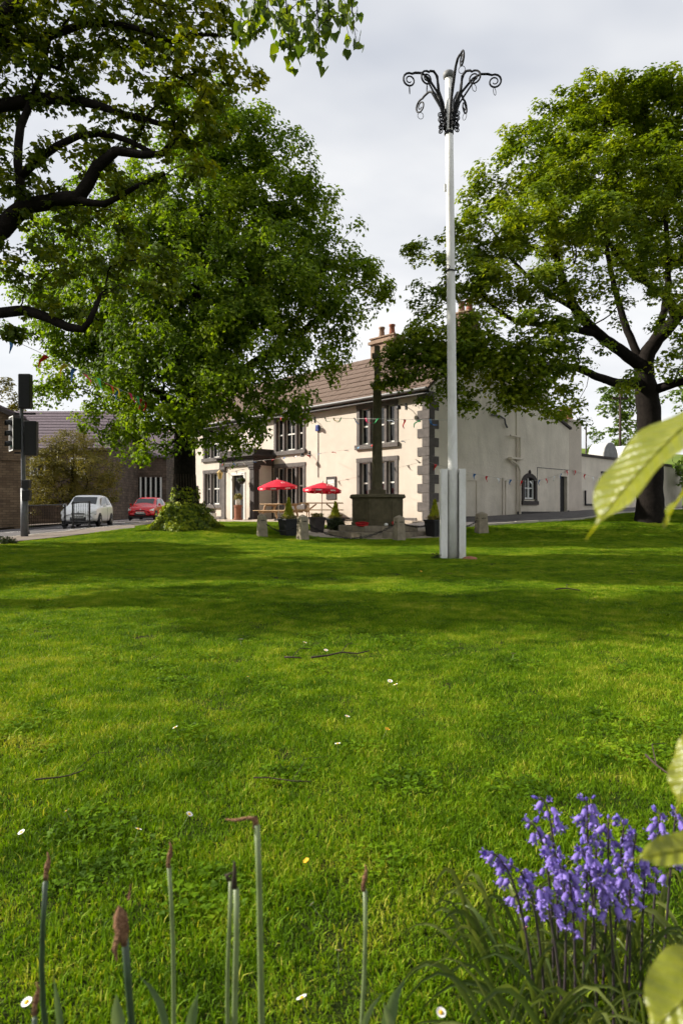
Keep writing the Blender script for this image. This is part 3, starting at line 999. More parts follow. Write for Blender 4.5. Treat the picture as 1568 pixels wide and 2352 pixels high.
# low flat-roofed extension past the wing
ext = thing('flat_roofed_extension', 'low rendered flat-roofed extension with two white barrel skylights', 'extension', PUB_C, PUB_ROT)
eb = MB()
side_wall(eb, -26.0, -12.06, -0.3, 3.25, [(-16.2, -14.7, 1.36, 2.45)], 0.22, 0.2)
eb.add([(0.22, -12.06, -0.3), (0.22, -12.06, 3.25), (6, -12.06, 3.25), (6, -12.06, -0.3)], [(0, 1, 2, 3)])
ebo = eb.build('wall', M['render_side'], ext)
MB().box(0.12, 6.0, -26.0, -12.0, 3.253, 3.37).build('roof_edge', M['darkstone'], ext)
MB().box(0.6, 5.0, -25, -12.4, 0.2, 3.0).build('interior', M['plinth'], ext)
MB().box(0.19, 0.217, -26, -12.08, -0.3, 0.45).build('plinth', M['plinth'], ext)
wn = MB()
wn.box(0.26, 0.32, -16.2, -16.1, 1.36, 2.45); wn.box(0.26, 0.32, -14.8, -14.7, 1.36, 2.45); wn.box(0.26, 0.32, -15.5, -15.4, 1.36, 2.45)
wn.box(0.26, 0.32, -16.1, -14.8, 1.36, 1.43); wn.box(0.26, 0.32, -16.1, -14.8, 2.38, 2.45); wn.box(0.262, 0.318, -16.1, -14.8, 1.88, 1.94)
wno = wn.build('window', M['white'], ext)
MB().add([(0.30, -16.2, 1.36), (0.30, -14.7, 1.36), (0.30, -14.7, 2.45), (0.30, -16.2, 2.45)], [(0, 3, 2, 1)]).build('pane', M['glass'], wno)
MB().box(0.13, 0.24, -16.3, -14.6, 2.46, 2.56).build('lintel', M['gutter'], wno)
for y0 in (-16.3, -18.6):
    sk = MB()
    n = 10
    prof = [(0.85 * math.cos(math.pi * i / n), 3.37 + 0.85 * math.sin(math.pi * i / n)) for i in range(n + 1)]
    sk.prism([(y0 + p[0], p[1]) for p in prof], 'x', 0.5, 1.35)
    # ridge of the barrel runs away from the street
    sko = sk.build('barrel_skylight', M['lamp'], ext)
    MB().prism([(y0 + p[0] * 1.02, p[1] + 0.01) for p in prof], 'x', 0.44, 0.497).build('end_panel', M['lead'], sko)
cp = MB()
cp.tube([(0.14, -12.75, 1.5), (0.14, -12.75, 0.78), (0.14, -14.2, 0.78)], 0.05, 8)
cp.build('pipe', M['black'], ext)
MB().tube([(0.14, -16.5, 3.2), (0.14, -16.5, 2.6)], 0.09, 8).build('rain_hopper', M['black'], ext)
# ------------------------------------------------------------------ other buildings on the left
def gable_house(name, label, x0, x1, y0, y1, z0, eave, ridge, wallm, roofm, axis='x', over=0.25):
    t = thing(name, label, 'building', (x0, y0, z0))
    w, d = x1 - x0, y1 - y0
    mb = MB()
    if axis == 'x':
        mb.prism([(0, -0.3), (d, -0.3), (d, eave), (d / 2, ridge), (0, eave)], 'x', 0, w)
    else:
        mb.prism([(0, -0.3), (w, -0.3), (w, eave), (w / 2, ridge), (0, eave)], 'y', 0, d)
    mb.build('wall', wallm, t)
    r = MB()
    if axis == 'x':
        k = (ridge - eave) / (d / 2)
        pr = [(-over, eave - over * k + 0.02), (d / 2, ridge + 0.02), (d + over, eave - over * k + 0.02), (d + over, eave - over * k + 0.14), (d / 2, ridge + 0.15), (-over, eave - over * k + 0.14)]
        r.prism(pr, 'x', -over, w + over)
    else:
        k = (ridge - eave) / (w / 2)
        pr = [(-over, eave - over * k + 0.02), (w / 2, ridge + 0.02), (w + over, eave - over * k + 0.02), (w + over, eave - over * k + 0.14), (w / 2, ridge + 0.15), (-over, eave - over * k + 0.14)]
        r.prism(pr, 'y', -over, d + over)
    ro = r.build('roof', roofm, t)
    return t, ro


# stone house at the left edge: gable towards the street
hz_ = zt(-17, 35)
h1, r1 = gable_house('stone_house', 'brown coursed-stone house with dark pitched roof at the left edge', -28.0, -16.6, 35.0, 39.5, hz_, 5.7, 8.3, M['stonewall'], M['slate'], axis='y')
g = MB()
k = (8.3 - 5.7) / 5.75
for a, b in (((11.5 + 0.3, 5.7 - 0.3 * k - 0.02), (5.75, 8.3 - 0.02)),):
    g.prism([(a[0], a[1] - 0.22), (a[0], a[1]), (b[0], b[1]), (b[0], b[1] - 0.22)], 'y', -0.32, -0.255)
g.build('verge_board', M['darkstone'], h1)
MB().box(0, 11.55, -0.06, -0.003, 3.5, 3.62).build('string_course', M['stonewall'], h1)
lampb = MB()
lampb.box(9.65, 9.8, -0.06, -0.003, 3.0, 3.25); lampb.tube([(9.72, -0.03, 3.15), (9.72, -0.4, 3.2)], 0.03, 6); lampb.box(9.55, 9.9, -0.65, -0.35, 2.85, 3.2, top=(0.6, 0.6))
lampb.build('wall_lamp', M['black'], h1)
MB().tube([(11.56, 0.2, 5.4), (11.56, 0.2, 0)], 0.05, 8).build('drain_pipe', M['gutter'], h1)

h1.rotation_euler = (0, 0, math.radians(25)); h1.location = (-26.73, 30.18, hz_)

# long slate-roofed house behind the bush
hz_ = zt(-20, 50)
h2, r2 = gable_house('stone_cottage', 'stone house with long grey slate roof behind the large bush', -27.0, -16.9, 49.5, 58.5, hz_, 5.4, 8.6, M['rubble'], M['slate'], axis='x')
for x in (2.2, 5.0, 7.9):
    w = MB(); w.box(x - 0.55, x + 0.55, -0.05, -0.003, 3.4, 4.7)
    wo = w.build('window', M['sashwhite'], h2)
    for i in range(2):
        MB().box(x - 0.45 + i * 0.48, x - 0.03 + i * 0.48, -0.06, -0.052, 3.5, 4.6).build('pane', M['glass'], wo)
rb = MB()
for c in range(13):
    d = c / 13.0
    rb.box(-0.2, 10.6, -0.25 + d * 4.75 - 0.01, -0.25 + d * 4.75 + 0.02, 5.40 - 0.18 + d * 3.38, 5.40 - 0.18 + d * 3.38 + 0.185)
tag(rb.build('slate_courses', M['slate'], r2), kind='stuff')

# dark stone terrace with a row of white window posts, behind the red car
hz_ = zt(-17, 56)
h3, r3 = gable_house('stone_terrace', 'dark stone terrace with a row of slim white window posts behind the red car', -19.3, -14.6, 57.0, 66.0, hz_, 5.2, 8.2, M['rubble'], M['slate'], axis='x')
for i in range(9):
    x = 0.9 + i * 0.42
    z0 = 0.05 if i == 0 else 1.0
    MB().box(x - 0.055, x + 0.055, -0.12, -0.003, z0, 3.45).build('window_post', M['white'], h3)
    if i < 8:
        MB().box(x + 0.06, x + 0.36, -0.02, -0.002, 1.05, 3.4).build('pane', M['glass'], h3)
MB().box(0.6, 4.6, -0.14, -0.003, 3.452, 3.6).build('lintel', M['rubble'], h3)
MB().box(0.6, 4.6, -0.16, -0.003, 0.85, 0.995).build('sill', M['rubble'], h3)

# low garden wall under the bush: coursed stones
gw = thing('garden_wall', 'low dark stone garden wall at the foot of the large bush', 'wall', (-25.5, 42.2, zt(-18, 42)))
core = MB().box(0, 8.0, 0.04, 0.36, -0.2, 1.15).build('core', M['rubble'], gw)
for r in range(5):
    x = 0.0 if r % 2 else -0.2
    while x < 7.9:
        w = random.uniform(0.35, 0.62)
        MB().box(max(0, x) + 0.01, min(8.0, x + w), -0.02 + random.uniform(-.015, .015), 0.05, r * 0.225, r * 0.225 + 0.212).build('stone', M['rubble'], gw)
        x += w
MB().box(-0.03, 8.03, -0.05, 0.42, 1.153, 1.26).build('coping', M['stonewall'], gw)


# ------------------------------------------------------------------ cars
def car(name, label, loc, rotz, paint, Lc, W, H, dark_roof=False):
    """Hatchback, x forward from the rear, lofted body; glass, lamps and wheels are parts."""
    t = thing(name, label, 'car', loc, rotz)
    hw = W / 2
    # station: x, bottom z, w at sill, belt z, w at belt, top z, w at top
    S = [
        (0.00, 0.42, .80, 0.62, .82, 0.86, .74),
        (0.06, 0.30, .92, 0.80, .93, 1.00, .84),
        (0.16, 0.24, .97, 0.92, .965, 1.18, .80),
        (0.38, 0.22, .99, 0.96, .985, H - 0.10, .73),
        (0.80, 0.20, 1.0, 0.95, 1.0, H - 0.015, .72),
        (1.40, 0.19, 1.0, 0.93, 1.0, H, .73),
        (Lc * 0.52, 0.19, 1.0, 0.91, 1.0, H - 0.02, .73),
        (Lc * 0.60, 0.19, 1.0, 0.90, 1.0, H - 0.11, .72),
        (Lc * 0.735, 0.19, 1.0, 0.89, .985, 1.00, .80),
        (Lc * 0.79, 0.20, 1.0, 0.87, .97, 0.945, .80),
        (Lc * 0.90, 0.21, .985, 0.80, .94, 0.86, .76),
        (Lc * 0.955, 0.23, .95, 0.68, .90, 0.77, .72),
        (Lc * 0.985, 0.26, .89, 0.56, .84, 0.66, .68),
        (Lc, 0.34, .78, 0.46, .76, 0.56, .60),
    ]
    def ring(s):
        x, zb, ws, zl, wl, ztp, wt = s
        zm = zb + (zl - zb) * 0.5
        half = [(ws * .90, zb), (ws, zb + 0.10), (max(ws, wl) * 1.005, zm), (wl, zl), (wl * .972, zl + 0.02), (wt * 1.03, ztp - 0.035 * (ztp - zl) / .5), (wt * .93, ztp), (wt * .5, ztp + 0.018)]
        r = [(x, hw * a, z) for a, z in half]
        l_ = [(x, -hw * a, z) for a, z in half][::-1]
        return r + l_
    R = [ring(s) for s in S]
    n = len(R[0])
    mb = MB()
    vs = [p for r in R for p in r]
    fs = []
    for i in range(len(R) - 1):
        for k in range(n):
            q = (k + 1) % n
            fs.append((i * n + k, i * n + q, (i + 1) * n + q, (i + 1) * n + k))
    fs.append(tuple(range(n))); fs.append(tuple((len(R) - 1) * n + k for k in range(n))[::-1])
    mb.add(vs, fs)
    body = mb.build('body', paint, t, smooth=True)
    md = body.modifiers.new('sub', 'SUBSURF'); md.levels = 1; md.render_levels = 2
    md2 = body.modifiers.new('n', 'WEIGHTED_NORMAL') if False else None

    def panel(nm, pts, m, off, parent=t):
        pts = [Vector(p) for p in pts]
        c = sum(pts, Vector()) / len(pts)
        nr = (pts[1] - pts[0]).cross(pts[-1] - pts[0]).normalized()
        if nr.dot(c - Vector((Lc * 0.5, 0, 0.6))) < 0: nr = -nr
        o1 = [p + nr * off for p in pts]
        o0 = [p - nr * 0.03 for p in pts]
        k = len(pts)
        b = MB(); b.add(o1 + o0, [tuple(range(k))] + [(i, (i + 1) % k, k + (i + 1) % k, k + i) for i in range(k)])
        return b.build(nm, m, parent)

    def on(i, k): return Vector(R[i][k])
    # windscreen between stations 7 and 8, tailgate glass 2-3, side glass
    def lerp(a, b, f): return a.lerp(b, f)
    A, B = on(7, 6), on(7, n - 7); C, D = on(8, 6), on(8, n - 7)
    panel('windscreen', [lerp(A, C, .0) * 1 + Vector((0.0, -.03, 0)), lerp(B, D, .0) + Vector((0, .03, 0)), lerp(B, D, .94) + Vector((0, .04, 0)), lerp(A, C, .94) + Vector((0, -.04, 0))], M['carglass'], 0.022)
    for sgn in (0, 1):
        ia, ib = (4, 5) if sgn == 0 else (n - 5, n - 6)
        def sp(i, f): return lerp(on(i, ia), on(i, ib), f)
        panel('side_window', [sp(3, .10) + Vector((.25, 0, 0)), sp(5, .10) + Vector((-.25, 0, 0)), sp(5, .9) + Vector((-.25, 0, 0)), sp(4, .88) + Vector((-.1, 0, 0))], M['carglass'], 0.014)
        panel('side_window', [sp(5, .10) + Vector((-.19, 0, 0)), sp(8, .25) + Vector((-.12, 0, 0)), sp(7, .86) + Vector((-.02, 0, 0)), sp(6, .9), sp(5, .9) + Vector((-.19, 0, 0))], M['carglass'], 0.014)
        sd = 1 if sgn == 0 else -1
        mr = MB().box(Lc * .665, Lc * .665 + .09, min(sd * hw * 1.0, sd * (hw + .16)), max(sd * hw * 1.0, sd * (hw + .16)), 0.92, 1.06, top=(.7, .85)).build('wing_mirror', paint, t, bevel=0.02)
        # headlight
        hl = MB()
        x0 = Lc * .925
        pts = [(x0, sd * hw * .93, 0.72), (Lc * .972, sd * hw * .70, 0.66), (Lc * .985, sd * hw * .62, 0.58), (Lc * .955, sd * hw * .93, 0.55)]
        pp = [Vector(p) for p in pts]
        c = sum(pp, Vector()) / 4
        outn = Vector((.75, sd * .5, .4)).normalized()
        b = MB(); f = [p + outn * 0.06 for p in pp]; bk = [p - outn * 0.10 for p in pp]
        b.add(f + bk, [(0, 1, 2, 3), (0, 4, 5, 1), (1, 5, 6, 2), (2, 6, 7, 3), (3, 7, 4, 0)])
        b.build('headlight', M['lamp'], t, bevel=0.015)
        fg = MB().lathe([(0.065, 0), (0.05, 0.03)], 12)
        fo = fg.build('fog_light', M['black'], t); fo.location = (Lc * .975, sd * hw * .66, 0.34); fo.rotation_euler = (0, math.radians(90), sd * .3)
        MB().box(Lc * .42, Lc * .47, min(sd * hw * 1.0, sd * (hw + .02)), max(sd * hw * 1.0, sd * (hw + .02)), 0.80, 0.83).build('door_handle', paint, t)
        # door shut line
        MB().box(Lc * .395, Lc * .40, min(sd * (hw - .02), sd * (hw + .006)), max(sd * (hw - .02), sd * (hw + .006)), 0.30, 0.88).build('door_gap', M['black'], t)
        for wx in (0.62, Lc - 0.70):
            r = 0.29
            ar = MB(); ar.lathe([(r + .055, -0.05), (r + .055, 0.0)], 20)
            ao = ar.build('wheel_arch', M['black'], t); ao.location = (wx, sd * (hw + 0.007), r + .01); ao.rotation_euler = (math.radians(-90 * sd), 0, 0)
            wh = MB().lathe([(r * .66, -.16), (r * .96, -.15), (r, -.10), (r, -.02), (r * .95, .02), (r * .66, .025)], 24)
            wo = wh.build('wheel', M['rubber'], t, smooth=True); wo.location = (wx, sd * (hw - 0.0), r); wo.rotation_euler = (math.radians(-90 * sd), 0, 0)
            rm = MB().lathe([(r * .68, -.0), (r * .66, .032), (r * .58, .012), (r * .14, .03), (r * .01, .034)], 20)
            rm.build('rim', M['alloy'], wo, smooth=False)
    gr = MB().box(Lc - .05, Lc + .022, -hw * .42, hw * .42, 0.28, 0.45); gr.build('grille', M['black'], t, bevel=0.015)
    gs = MB()
    for i in range(3): gs.box(Lc + .0, Lc + .027, -hw * .40, hw * .40, 0.30 + i * .045, 0.312 + i * .045)
    gs.build('grille_bar', M['gutter'], t)
    MB().box(Lc - .02, Lc + .012, -hw * .36, hw * .36, 0.585, 0.625).build('upper_grille', M['black'], t)
    pl = MB().box(Lc + .024, Lc + .036, -.26, .26, 0.405, 0.515).build('number_plate', M['plate'], t)
    ch = MB()
    for i in range(7):
        y = -.21 + i * .065 + (.02 if i > 3 else 0)
        ch.box(Lc + .037, Lc + .038, y, y + .042, 0.43, 0.49)
    ch.build('plate_characters', M['black'], pl)
    MB().lathe([(0.055, 0), (0.04, .02), (0.0, .022)], 12).build('badge', M['alloy'], t).matrix_local = Matrix.Translation((Lc * .985, 0, 0.645)) @ Matrix.Rotation(math.radians(75), 4, 'Y')
    und = MB().box(0.2, Lc - .15, -hw * .85, hw * .85, 0.13, 0.3).build('underbody', M['black'], t)
    return t


cw = P(200, 1207, 34.2)
def car_at(name, label, u, Y, head, paint, Lc, W, H):
    p = P(u, 1200, Y)
    a = head
    # local x runs to the front; place so that the car's middle stands at p
    cx, cy = p.x - math.cos(a) * Lc / 2, p.y - math.sin(a) * Lc / 2
    o = car(name, label, (cx, cy, zt(p.x, p.y) + 0.015), a, paint, Lc, W, H)
    o.rotation_euler = (0, 0, a)
    return o


car_at('parked_car', 'small white hatchback car facing the camera beside the guard rail', 203, 32.4, math.radians(-84), M['whitepaint'], 3.52, 1.62, 1.48)
car_at('moving_car', 'red hatchback car on the road partly behind the ivy-covered trunk', 340, 45.5, math.radians(-88), M['redpaint'], 3.95, 1.70, 1.48)

# ------------------------------------------------------------------ traffic lights and guard rails
tl_p = P(55, 1226, 23.0)
tl_z = zt(tl_p.x, tl_p.y) + 0.035
tl = thing('traffic_light', 'black traffic signal with several heads on a grey pole by the road', 'traffic light', (tl_p.x, tl_p.y, tl_z), 0)
MB().tube([(0.03, 0, 0), (0.0, 0, 1.5), (-0.03, 0, 3.0), (-0.09, 0, 4.6), (-0.12, 0, 5.45)], [0.085, 0.08, 0.062, 0.06, 0.058], 12).build('pole', M['steel'], tl, smooth=True)
MB().tube([(0.03, 0, 0.0), (0.02, 0, 1.62)], 0.12, 12).build('pole_base', M['steel'], tl, smooth=True)
def head(x, z, h, w, d, board, yaw, front):
    o = MB().box(-w / 2, w / 2, -d / 2, d / 2, 0, h).build('signal_head', M['black'], tl, bevel=0.03)
    o.location = (x, 0, z); o.rotation_euler = (0, 0, yaw)
    if board:
        b = MB().box(-w / 2 - .1, w / 2 + .1, d / 2 * (-1 if front else 1) - .012, d / 2 * (-1 if front else 1) + .012, -.05, h + .05).build('backing_board', M['black'], o)
        y = -d / 2 - .02 if front else d / 2 + .02
        e = MB()
        e.box(-w / 2 - .1, -w / 2 - .065, y - .008, y + .005, -.05, h + .05); e.box(w / 2 + .065, w / 2 + .1, y - .008, y + .005, -.05, h + .05)
        e.box(-w / 2 - .065, w / 2 + .065, y - .008, y + .005, h + .015, h + .05); e.box(-w / 2 - .065, w / 2 + .065, y - .008, y + .005, -.05, -.015)
        e.build('white_border', M['white'], o)
    for i in range(3):
        zc_ = h * (i + .5) / 3
        hd = MB()
        m_ = 12
        pts = [(0.12 * math.cos(math.pi * (-.12 + 1.24 * k / m_)), 0.12 * math.sin(math.pi * (-.12 + 1.24 * k / m_))) for k in range(m_ + 1)]
        sgn = -1 if front else 1
        vs = [(px_, sgn * (d / 2 - .01), zc_ + pz_) for px_, pz_ in pts] + [(px_ * 1.02, sgn * (d / 2 + .2), zc_ + pz_ - .03) for px_, pz_ in pts]
        hd.add(vs, [(k, k + 1, m_ + 2 + k, m_ + 1 + k) for k in range(m_)])
        hd.build('hood', M['black'], o)
        ln = MB().lathe([(0.105, 0), (0.08, .03), (0.0, .045)], 14).build('lens', M['greenlens'] if i == 0 and front else M['darklens'], o, smooth=True)
        ln.location = (0, sgn * (d / 2 + .005), zc_); ln.rotation_euler = (math.radians(90 if front else -90), 0, 0)
    return o
head(0.06, 4.30, 1.16, 0.40, 0.26, False, math.radians(0), False)
head(-0.26, 2.92, 1.06, 0.36, 0.26, True, math.radians(-52), True)
head(0.26, 2.72, 1.16, 0.40, 0.26, False, math.radians(5), False)
MB().box(-0.3, 0.4, -0.03, 0.03, 4.1, 4.16).box(-0.3, 0.3, -0.03, 0.03, 2.78, 2.84).build('bracket', M['black'], tl)
pb = MB().box(-0.02, 0.24, -0.16, 0.06, 1.02 + .6, 1.9).box(0.0, 0.26, -0.16, 0.05, 1.2, 1.55).build('push_button_box', M['black'], tl, bevel=0.02)

def guard_rail(name, label, a, b, h, nbar):
    a, b = Vector(a), Vector(b)
    za, zb = zt(a.x, a.y) + .035, zt(b.x, b.y) + .035
    t = thing(name, label, 'guard rail', (a.x, a.y, za))
    d = b - a
    L_ = Vector((d.x, d.y, 0)).length
    t.rotation_euler = (0, 0, math.atan2(d.y, d.x))
    sl_ = (zb - za)
    def zz(x): return sl_ * x / L_
    for x in (0.0, L_):
        MB().box(x - .03, x + .03, -.03, .03, zz(x) - .1, zz(x) + h).build('post', M['blackmetal'], t)
        MB().box(x - .06, x + .06, -.06, .06, zz(x) - .1, zz(x) + .09).build('foot', M['blackmetal'], t)
    MB().tube([(0, 0, h - .03), (L_, 0, zz(L_) + h - .03)], .025, 6).build('top_rail', M['blackmetal'], t)
    MB().tube([(0, 0, .16), (L_, 0, zz(L_) + .16)], .02, 6).build('bottom_rail', M['blackmetal'], t)
    for i in range(1, nbar):
        x = L_ * i / nbar
        MB().tube([(x, 0, zz(x) + .16), (x, 0, zz(x) + h - .03)], .008, 5).build('bar', M['blackmetal'], t)
    return t
guard_rail('guard_rail', 'long black guard rail just right of the traffic signal pole', P(64, 1216, 25.0), P(150, 1216, 29.4), 1.05, 22)
guard_rail('guard_rail', 'short black guard rail panel in front of the white car', P(168, 1216, 29.2), P(206, 1216, 29.0), 1.12, 9)
# ------------------------------------------------------------------ war memorial
mem_c = P(866, 1200, 23.2)
mz = .09
mem = thing('war_memorial', 'tall dark gritstone memorial cross on an octagonal plinth and steps', 'memorial', (mem_c.x, mem_c.y, mz), math.radians(3))
def octa(r0, r1, z0, z1, mb=None, rot=22.5):
    mb = mb or MB()
    a = [math.radians(rot + 45 * k) for k in range(8)]
    vs = [(r0 * math.cos(t), r0 * math.sin(t), z0) for t in a] + [(r1 * math.cos(t), r1 * math.sin(t), z1) for t in a]
    return mb.add(vs, [tuple(range(8))[::-1], tuple(range(8, 16))] + [(k, (k + 1) % 8, 8 + (k + 1) % 8, 8 + k) for k in range(8)])
for (ra, rb, z0, z1) in ((1.80, 1.40, -0.15, 0.17), (1.40, 1.02, 0.172, 0.36)):
    base = octa(ra - 0.05, ra - 0.05, z0, z1 - 0.02).build('step', M['stepstone'], mem)
    for k in range(8):                       # step stones, two to a side
        a0, a1 = math.radians(22.5 + 45 * k), math.radians(67.5 + 45 * k)
        p0, p1 = Vector((math.cos(a0), math.sin(a0))), Vector((math.cos(a1), math.sin(a1)))
        for h in range(2):
            f0, f1 = h * .5 + .004, h * .5 + .496
            q = [p0.lerp(p1, f0) * ra, p0.lerp(p1, f1) * ra, p0.lerp(p1, f1) * (rb + .08), p0.lerp(p1, f0) * (rb + .08)]
            MB().prism([(v.x, v.y) for v in q], 'z', z0, z1 + random.uniform(-.006, .006)).build('step_stone', M['stepstone'], base, bevel=0.014)
pl_ = octa(0.93, 0.93, 0.362, 0.47); octa(0.90, 0.90, 0.473, 1.30, pl_)
plo = pl_.build('plinth', M['memstone'], mem, bevel=0.012)
octa(1.0, 0.96, 1.303, 1.40, octa(0.93, 1.0, 1.26, 1.302)).build('plinth_cap', M['memstone'], mem, bevel=0.01)
for k in (4, 5, 6):                           # recessed name panels
    a = math.radians(45 * k + 45)
    pn = MB().box(-0.27, 0.27, -0.012, 0.012, 0.58, 1.16).build('name_panel', M['memstone'], plo)
    pn.location = (0.838 * math.cos(a), 0.838 * math.sin(a), 0); pn.rotation_euler = (0, 0, a + math.radians(90))
MB().box(-0.27, 0.27, -0.27, 0.27, 1.403, 1.56).build('socket', M['memstone'], mem, bevel=0.02)
octa(0.21, 0.185, 1.563, 1.66, octa(0.192, 0.148, 1.66, 4.98)).build('shaft', M['memstone'], mem, bevel=0.008)
octa(0.16, 0.19, 4.983, 5.06, octa(0.205, 0.205, 5.063, 5.14, octa(0.19, 0.14, 5.143, 5.24))).build('collar', M['memstone'], mem)
cr = MB(); cr.box(-0.085, 0.085, -0.085, 0.085, 5.243, 6.45)
cr.box(-0.10, 0.10, -0.36, -0.086, 5.96, 6.14); cr.box(-0.10, 0.10, 0.086, 0.36, 5.96, 6.14); cr.box(-0.11, 0.11, -0.11, 0.11, 5.92, 6.18)
cro = cr.build('cross_head', M['memstone'], mem, bevel=0.012); cro.rotation_euler = (0, 0, math.radians(-20))

# paved ring round the memorial, flags one by one
ringo = bpy.data.objects.new('memorial_paving', None); COL.objects.link(ringo); tag(ringo, kind='structure')
for rr, n in ((2.05, 22), (2.52, 28), (2.95, 32)):
    for k in range(n):
        a0, a1 = 2 * math.pi * (k + .03) / n, 2 * math.pi * (k + .97) / n
        r0, r1 = rr - .215, rr + .215
        q = [(r0 * math.cos(a0), r0 * math.sin(a0)), (r1 * math.cos(a0), r1 * math.sin(a0)), (r1 * math.cos(a1), r1 * math.sin(a1)), (r0 * math.cos(a1), r0 * math.sin(a1))]
        if rr > 2.8 and q[0][1] > -1: continue
        o = MB()
        zz_ = [zt(mem_c.x + x * .9, mem_c.y + y * .55) for x, y in q]
        o.add([(mem_c.x + x * .9, mem_c.y + y * .55, zq - .03) for (x, y), zq in zip(q, zz_)] + [(mem_c.x + x * .9, mem_c.y + y * .55, zq + .02) for (x, y), zq in zip(q, zz_)],
              [(3, 2, 1, 0), (4, 5, 6, 7), (0, 1, 5, 4), (1, 2, 6, 5), (2, 3, 7, 6), (3, 0, 4, 7)])
        o.build('flagstone', M['paving'], ringo)

# poppy wreaths
def wreath(label, loc, tilt, r=0.2):
    t = thing('poppy_wreath', label, 'wreath', loc, group='poppy wreaths on the memorial steps')
    t.rotation_euler = tilt
    pts = [(r * math.cos(2 * math.pi * k / 20), r * math.sin(2 * math.pi * k / 20), .03) for k in range(20)]
    MB().tube(pts, 0.035, 8, closed=True).build('ring', M['poppy'], t, smooth=True)
    for k in range(14):
        a = 2 * math.pi * k / 14
        MB().lathe([(0.0, 0.0), (0.05, .015), (.062, .035), (.05, .03), (.012, .012)], 7, (r * math.cos(a), r * math.sin(a), .05), cap=False).build('poppy', M['poppy'], t)
    MB().lathe([(0.0, .04), (.07, .045), (.07, .055), (0.0, .06)], 10, cap=False).build('centre', M['black'], t)
    return t
wreath('red poppy wreath lying on the left of the memorial steps', (mem_c.x - .55, mem_c.y - 1.12, mz + .375), (math.radians(10), 0, 0), .17)
wreath('red poppy wreath lying on the right of the memorial steps near the stone post', (mem_c.x + .62, mem_c.y - 1.05, mz + .38), (math.radians(25), 0, 0), .15)
wt = thing('white_pebble', 'small round white stone on the top memorial step', 'stone', (mem_c.x + .22, mem_c.y - 1.25, mz + .36))
MB().lathe([(.0, 0), (.05, .01), (.065, .05), (.045, .085), (.0, .095)], 10, cap=False).build('stone', M['white'], wt, smooth=True)

# ------------------------------------------------------------------ stone posts and chains
POSTS = [(602, 21.4, .75, 'stone post with pyramid top, leftmost of the chained posts', 20), (695, 20.8, .80, 'stone post right of the black box planter', 32),
         (916, 20.8, .80, 'stone post in front of the right side of the memorial', 30), (1105, 22.9, .74, 'squat stone post to the right of the maypole', 15)]
post_top = []
for (u, Y, h, lab, rz) in POSTS:
    p = P(u, 1200, Y)
    z = zt(p.x, p.y)
    t = thing('stone_post', lab, 'post', (p.x, p.y, z - .02), math.radians(rz), group='stone posts round the memorial')
    w = 0.155 if u < 1100 else 0.19
    mb = MB(); mb.box(-w, w, -w, w, -.1, h - .06, top=(.80, .80))
    mb.add([(-w * .8, -w * .8, h - .06), (w * .8, -w * .8, h - .06), (w * .8, w * .8, h - .06), (-w * .8, w * .8, h - .06), (0, 0, h + .02)], [(0, 1, 4), (1, 2, 4), (2, 3, 4), (3, 0, 4)])
    mb.build('shaft', M['poststone'], t, bevel=0.02)
    st = MB(); st.tube([(w * .9 * math.cos(a), w * .9 * math.sin(a), h - .2) for a in [2 * math.pi * k / 12 for k in range(12)]], .012, 5, closed=True)
    st.build('chain_ring', M['blackmetal'], t)
    post_top.append(Vector((p.x, p.y, z + h - .2)))
back_posts = [P(700, 1200, 24.2), P(985, 1200, 22.0)]
def chain(label, a, b, sag):
    t = thing('chain', label, 'chain', a, group='chains between the stone posts')
    n = max(10, int((b - a).length / .075))
    pts = [a.lerp(b, i / n) - Vector((0, 0, sag * 4 * (i / n) * (1 - i / n))) - a for i in range(n + 1)]
    lm = MB()
    for i in range(n):
        c = (pts[i] + pts[i + 1]) / 2
        d = (pts[i + 1] - pts[i]).normalized()
        sd = d.cross(Vector((0, 0, 1))).normalized()
        if i % 2: sd = sd.cross(d).normalized()
        ring = [c + d * (.055 * math.cos(2 * math.pi * k / 8)) + sd * (.026 * math.sin(2 * math.pi * k / 8)) for k in range(8)]
        lm.tube(ring, .010, 4, closed=True)
    tag(lm.build('links', M['blackmetal'], t), kind='stuff')
chain('black chain from the leftmost stone post to the next one', post_top[0], post_top[1], .34)
chain('black chain drooping in front of the memorial steps', post_top[1], post_top[2], .52)
chain('black chain from the right memorial post towards the conifer planter', post_top[2], P(1008, 1190, 22.5), .22)
chain('black chain between the maypole and the squat right-hand post', P(1010, 1196, 22.5), post_top[3], .28)
pp = P(1003, 1200, 22.75)
t = thing('iron_post', 'short black iron chain post half hidden by the conifer planter', 'post', (pp.x, pp.y, zt(pp.x, pp.y)))
MB().lathe([(.06, -.05), (.055, .6), (.075, .62), (.075, .68), (.03, .72)], 10).build('shaft', M['blackmetal'], t, smooth=True)


# ------------------------------------------------------------------ planters
def leaf_blob(name, m, parent, pts, nrm, size, rng, droop=0.0, tmpl='oval', jitter=.5):
    """Leaves at pts (n,3) facing roughly nrm."""
    n = len(pts)
    return leaves_mesh(name, np.asarray(pts), np.asarray(nrm), np.full(n, size) * rng.uniform(.7, 1.25, n), rng, m, parent, tmpl, jitter)


